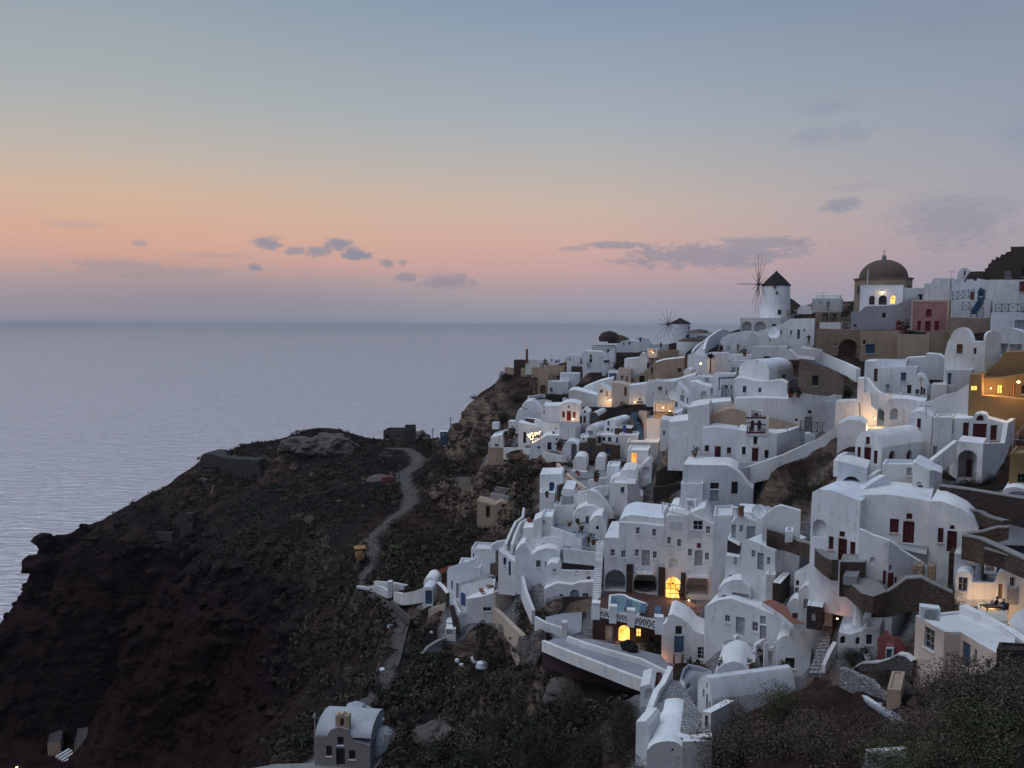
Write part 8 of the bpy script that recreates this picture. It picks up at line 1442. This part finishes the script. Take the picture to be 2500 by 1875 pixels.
# ---------------------------------------------------------------- vegetation
BUSH = """1900,1720,2.2,g 1800,1760,2.2,d 1850,1790,3.0,d 1700,1810,2.4,d 1740,1850,2.6,p 1975,1800,2.6,d 2100,1830,2.6,p 1900,1860,3.0,p 2020,1860,3.0,p 1640,1860,2.2,d 1790,1820,2.4,d
2260,1700,3.2,p 2340,1690,3.2,p 2400,1705,3.0,p 2300,1780,3.2,p 2230,1790,2.8,p 2380,1790,3.2,g 2460,1735,3.2,p 2485,1660,2.4,d 2450,1840,2.8,g 2330,1865,2.6,p 2230,1870,2.4,g 2150,1870,2.4,g 2300,1640,2.0,d
1270,1700,2.2,k 1350,1790,3.0,k 1420,1740,2.4,k 1480,1810,2.8,k 1330,1860,2.8,k 1240,1760,2.6,k 1150,1810,2.4,d 1200,1840,2.6,k 1420,1860,2.6,k 1530,1830,2.4,k 1520,1750,2.2,k 1390,1690,2.0,d 1090,1760,2.2,d 1040,1700,2.0,d 1130,1690,2.0,d 1060,1830,2.2,k 970,1800,2.0,d 1250,1640,1.8,d 1180,1600,1.8,d 1130,1640,1.8,d
900,1660,2.2,p 860,1640,1.8,d 960,1740,1.8,d 930,1690,1.4,k 1010,1640,1.6,g 700,1850,2.0,p 740,1800,1.8,k 1060,1600,1.6,g 1010,1580,1.4,g
1960,1190,2.0,k 1990,1200,2.0,k 1930,1215,1.6,k 1870,1140,1.4,k 1650,1140,1.6,d 1640,1180,1.4,k 1890,1160,1.4,d 2040,1150,1.5,d 1700,1200,1.2,d
1300,1140,3.2,k 1270,1150,2.6,k 1240,1180,2.2,k 1190,1145,2.4,d 1390,1130,2.0,k 1330,1245,1.8,d 1290,1260,2.2,d 1245,1300,2.4,d 1200,1310,2.2,d 1170,1360,2.2,d 1250,1340,2.0,d 1160,1290,2.0,p
1240,905,2.0,k 1265,895,2.0,k 1160,960,1.6,k 1270,960,2.4,k 1230,1000,3.0,k 1210,1060,2.2,d 1340,880,1.8,k 1330,870,1.6,k 1360,872,1.6,k 1385,868,1.5,k 1300,875,1.6,k 1345,955,2.2,k 1380,965,2.2,k 1400,945,2.0,k 1430,930,2.2,k 1460,920,2.0,k 1490,915,1.8,k 1510,880,2.2,k 1530,870,2.4,k 1550,865,2.2,k 1580,850,2.0,k 1520,900,1.8,k
2470,1465,1.6,g 2320,1468,1.6,g 2335,1455,1.4,d 2400,1200,1.5,k 2440,1215,1.2,k 2370,1175,1.3,k 2410,1170,1.2,k 1320,1020,1.6,k 1340,1015,1.2,k 2010,950,1.6,k 2040,955,1.6,k 2070,955,1.6,k 1975,950,1.2,k 1940,960,1.4,k 1830,1010,1.6,k 1640,1010,1.5,k 1610,1008,1.5,k
2225,805,1.4,k 2212,812,1.0,k 2245,812,1.1,k 1530,985,1.2,k 1575,1015,1.4,k 1590,1025,1.2,k 1575,1140,2.0,k 1560,1135,1.6,k 2050,1600,1.2,k 2080,1605,1.2,k 2110,1600,1.0,k 1600,1585,1.4,k 1585,1580,1.1,k 1650,1660,1.2,p 2130,1660,1.2,p 2160,1690,1.2,p"""
KM = dict(g='leafgreen', d='leafdry', p='leafpurple', k='leafdark'); DN = dict(g='olive green', d='dry brown', p='purple brown', k='dark')
def spot(u, v):
    if u > 1560 and v > 1620: return 'in the foreground thicket'
    if v > 1600: return 'on the hollow slope below the walkway'
    if u < 1300 and v < 1110: return 'on the cape cliff'
    if v < 1000: return 'among the upper houses'
    if u < 1420: return 'in the gully beside the cape'
    return 'between the white houses'
ORD = 'first second third fourth fifth sixth seventh eighth ninth tenth eleventh twelfth thirteenth fourteenth fifteenth sixteenth seventeenth eighteenth nineteenth twentieth'.split()
SB = []
for i, sp in enumerate(BUSH.split()):
    u, v, r, k = sp.split(','); SB.append((float(u), float(v), float(r), k, DN[k] + ' bushy shrub ' + spot(float(u), float(v))))
GRP = {}
for b in sorted(SB): GRP.setdefault(b[4], []).append(b)
for lab, L in GRP.items():
    for n_, (u, v, r, k, _l) in enumerate(L):
        if u > 2150 and v > 1600: r *= .8
        P = hit(u, v + r * 8 if v < 1860 else v); near = P.y < 92; full = lab if len(L) == 1 else lab + ', ' + (ORD[n_] if n_ < 20 else str(n_ + 1) + 'th') + ' from the left'
        shrub(full, P, r * (1. if near else .85), KM[k], n_ % 4, random.uniform(.75, 1.0), 3600 if near else 800, .045 if near else .11, group=lab.replace('shrub', 'shrubs'))
# palm-like tree by the street lamp
rt = thing('tree', 'small bushy palm beside the street lamp', 'tree', pixY('A', 655, 1560, 163)); P = rt.location.copy(); m = MB(); m.tube(P - Z, P + Z * 2.2, .18, .12, 7); m.build('trunk', 'timber', rt)
m = MB()
for i in range(60):
    a, b = random.uniform(0, 6.28), random.uniform(-.6, 1.0); d = Vector((math.cos(a) * math.cos(b), math.sin(a) * math.cos(b), math.sin(b) * .8 + .2)); c = P + Z * 2.1; e = c + d * random.uniform(1.0, 1.7); s_ = d.cross(Z).normalized() * .1; m.face([c - s_ * .4, c.lerp(e, .5) - s_ * 1.6, e, c.lerp(e, .5) + s_ * 1.6])
m.build('crown', 'leafdark', rt, merge=False)
# low scrub over the open slopes: nobody could count it
def scrub(name, label, kind, n, seed, test):
    rr = np.random.RandomState(seed); V, Fc = [], []; made = 0; tries = 0
    while made < n and tries < n * 12:
        tries += 1; u, v = rr.uniform(-20, 2520), rr.uniform(1040, 1900)
        P = None
        if not test(u, v): continue
        P = hit(u, v, 32, 300)
        if P.y > 298 or P.y < 80 or P.z < -66 + 14 * rr.rand(): continue
        j, i = int((P.y - GY0) / GS), int((P.x - GX0) / GS)
        if not (0 <= j < ny and 0 <= i < nx) or built[j, i] > .3 or path_mask[j, i] > .15: continue
        mk = noise.noise(Vector((P.x / 14, P.y / 14, seed * 9.1))) + .5 * noise.noise(Vector((P.x / 4, P.y / 4, seed * 3.3)))
        if mk < rr.uniform(-.35, .3): continue
        r = (.2 + rr.exponential(.28)) * (1 + P.y / 260); r = min(r, 1.5)
        for q in range(rr.randint(20, 30)):
            d = rr.normal(size=3); d /= np.linalg.norm(d); d[2] = abs(d[2]) * .8; p = np.array(P) + d * r * (.4 + .6 * rr.rand()); a = rr.normal(size=3); a /= np.linalg.norm(a); b = np.cross(a, d); b /= np.linalg.norm(b) + 1e-6; s = r * .24
            k = len(V); V += [tuple(p - a * s), tuple(p + b * s * .7), tuple(p + a * s), tuple(p - b * s * .7)]; Fc.append((k, k + 1, k + 2, k + 3))
        made += 1
    me = bpy.data.meshes.new(name); me.from_pydata(V, [], Fc); me.update(); o = link(name, me, kind); return tag(o, label, 'scrub', None, 'stuff')
slope_ok = lambda u, v: (v > 1050 + max(0, (560 - u)) * .42) and not (u > 1300 and v < 1500)
scrub('dry_scrub', 'dry brown scrub scattered over the open slopes', 'leafscrub', 3000, 1, slope_ok)
scrub('dark_scrub', 'dark green scrub scattered over the open slopes', 'leafdark', 3000, 2, slope_ok)
scrub('green_scrub', 'olive green weeds along the path slopes', 'leafgreen', 900, 3, lambda u, v: 700 < u < 1130 and v > 1330)

# loose rock and scree on the cliffs: nobody could count it
rr = np.random.RandomState(11); V, Fc = [], []; ico = bmesh.new(); bmesh.ops.create_icosphere(ico, subdivisions=2, radius=1); ico.verts.ensure_lookup_table()
iv = np.array([v.co[:] for v in ico.verts]); jf = [tuple(v.index for v in f.verts) for f in ico.faces]; ico.free(); made = 0
for _ in range(9000):
    u, v = rr.uniform(-10, 1300), rr.uniform(930, 1875)
    if v < 1050 + max(0, (560 - u)) * .42 and not (1090 < u < 1270 and v > 930): continue
    P = hit(u, v, 60, 300)
    if P.y > 298: continue
    j, i = int((P.y - GY0) / GS), int((P.x - GX0) / GS)
    if not (1 <= j < ny - 1 and 1 <= i < nx - 1) or built[j, i] > .2 or path_mask[j, i] > .1: continue
    st = math.hypot(gz[j, i + 1] - gz[j, i - 1], gz[j + 1, i] - gz[j - 1, i]) / 2
    if rr.rand() > .12 + .6 * min(1, st): continue
    r = min(3.2, .25 + rr.exponential(.42)) * (1.5 if st > 1.1 else 1.) * min(1., max(.3, (P.y - 75) / 120)); sc_ = np.array([1, 1, .7]) * r * rr.uniform(.7, 1.4, 3); k = len(V)
    dn = 1 + .5 * (rr.rand(len(iv), 1) - .5); V += [tuple(p) for p in iv * dn * sc_ + np.array(P)]; Fc += [tuple(a + k for a in f) for f in jf]; made += 1
    if made >= 1700: break
me = bpy.data.meshes.new('scree'); me.from_pydata(V, [], Fc); me.update(); tag(link('scree', me, 'earth'), 'loose rocks and scree on the dark cliff slopes', 'scree', None, 'stuff')
# ---------------------------------------------------------------- haze over the water
q = MB(); q.hexa([(-59000, -1500, SEA - 3), (59000, -1500, SEA - 3), (59000, 60000, SEA - 3), (-59000, 60000, SEA - 3)], [(-59000, -1500, 32), (59000, -1500, 32), (59000, 60000, 32), (-59000, 60000, 32)])
hm = bpy.data.materials.new('haze'); hm.use_nodes = True; hn = hm.node_tree.nodes; hn.clear()
ho = hn.new('ShaderNodeOutputMaterial'); pv = hn.new('ShaderNodeVolumePrincipled'); pv.inputs['Density'].default_value = 5e-5; pv.inputs['Color'].default_value = (.86, .88, .95, 1); pv.inputs['Anisotropy'].default_value = 0
hm.node_tree.links.new(pv.outputs[0], ho.inputs['Volume']); MATS['haze'] = hm
hz = q.build('haze', 'haze'); hz['kind'] = 'stuff'
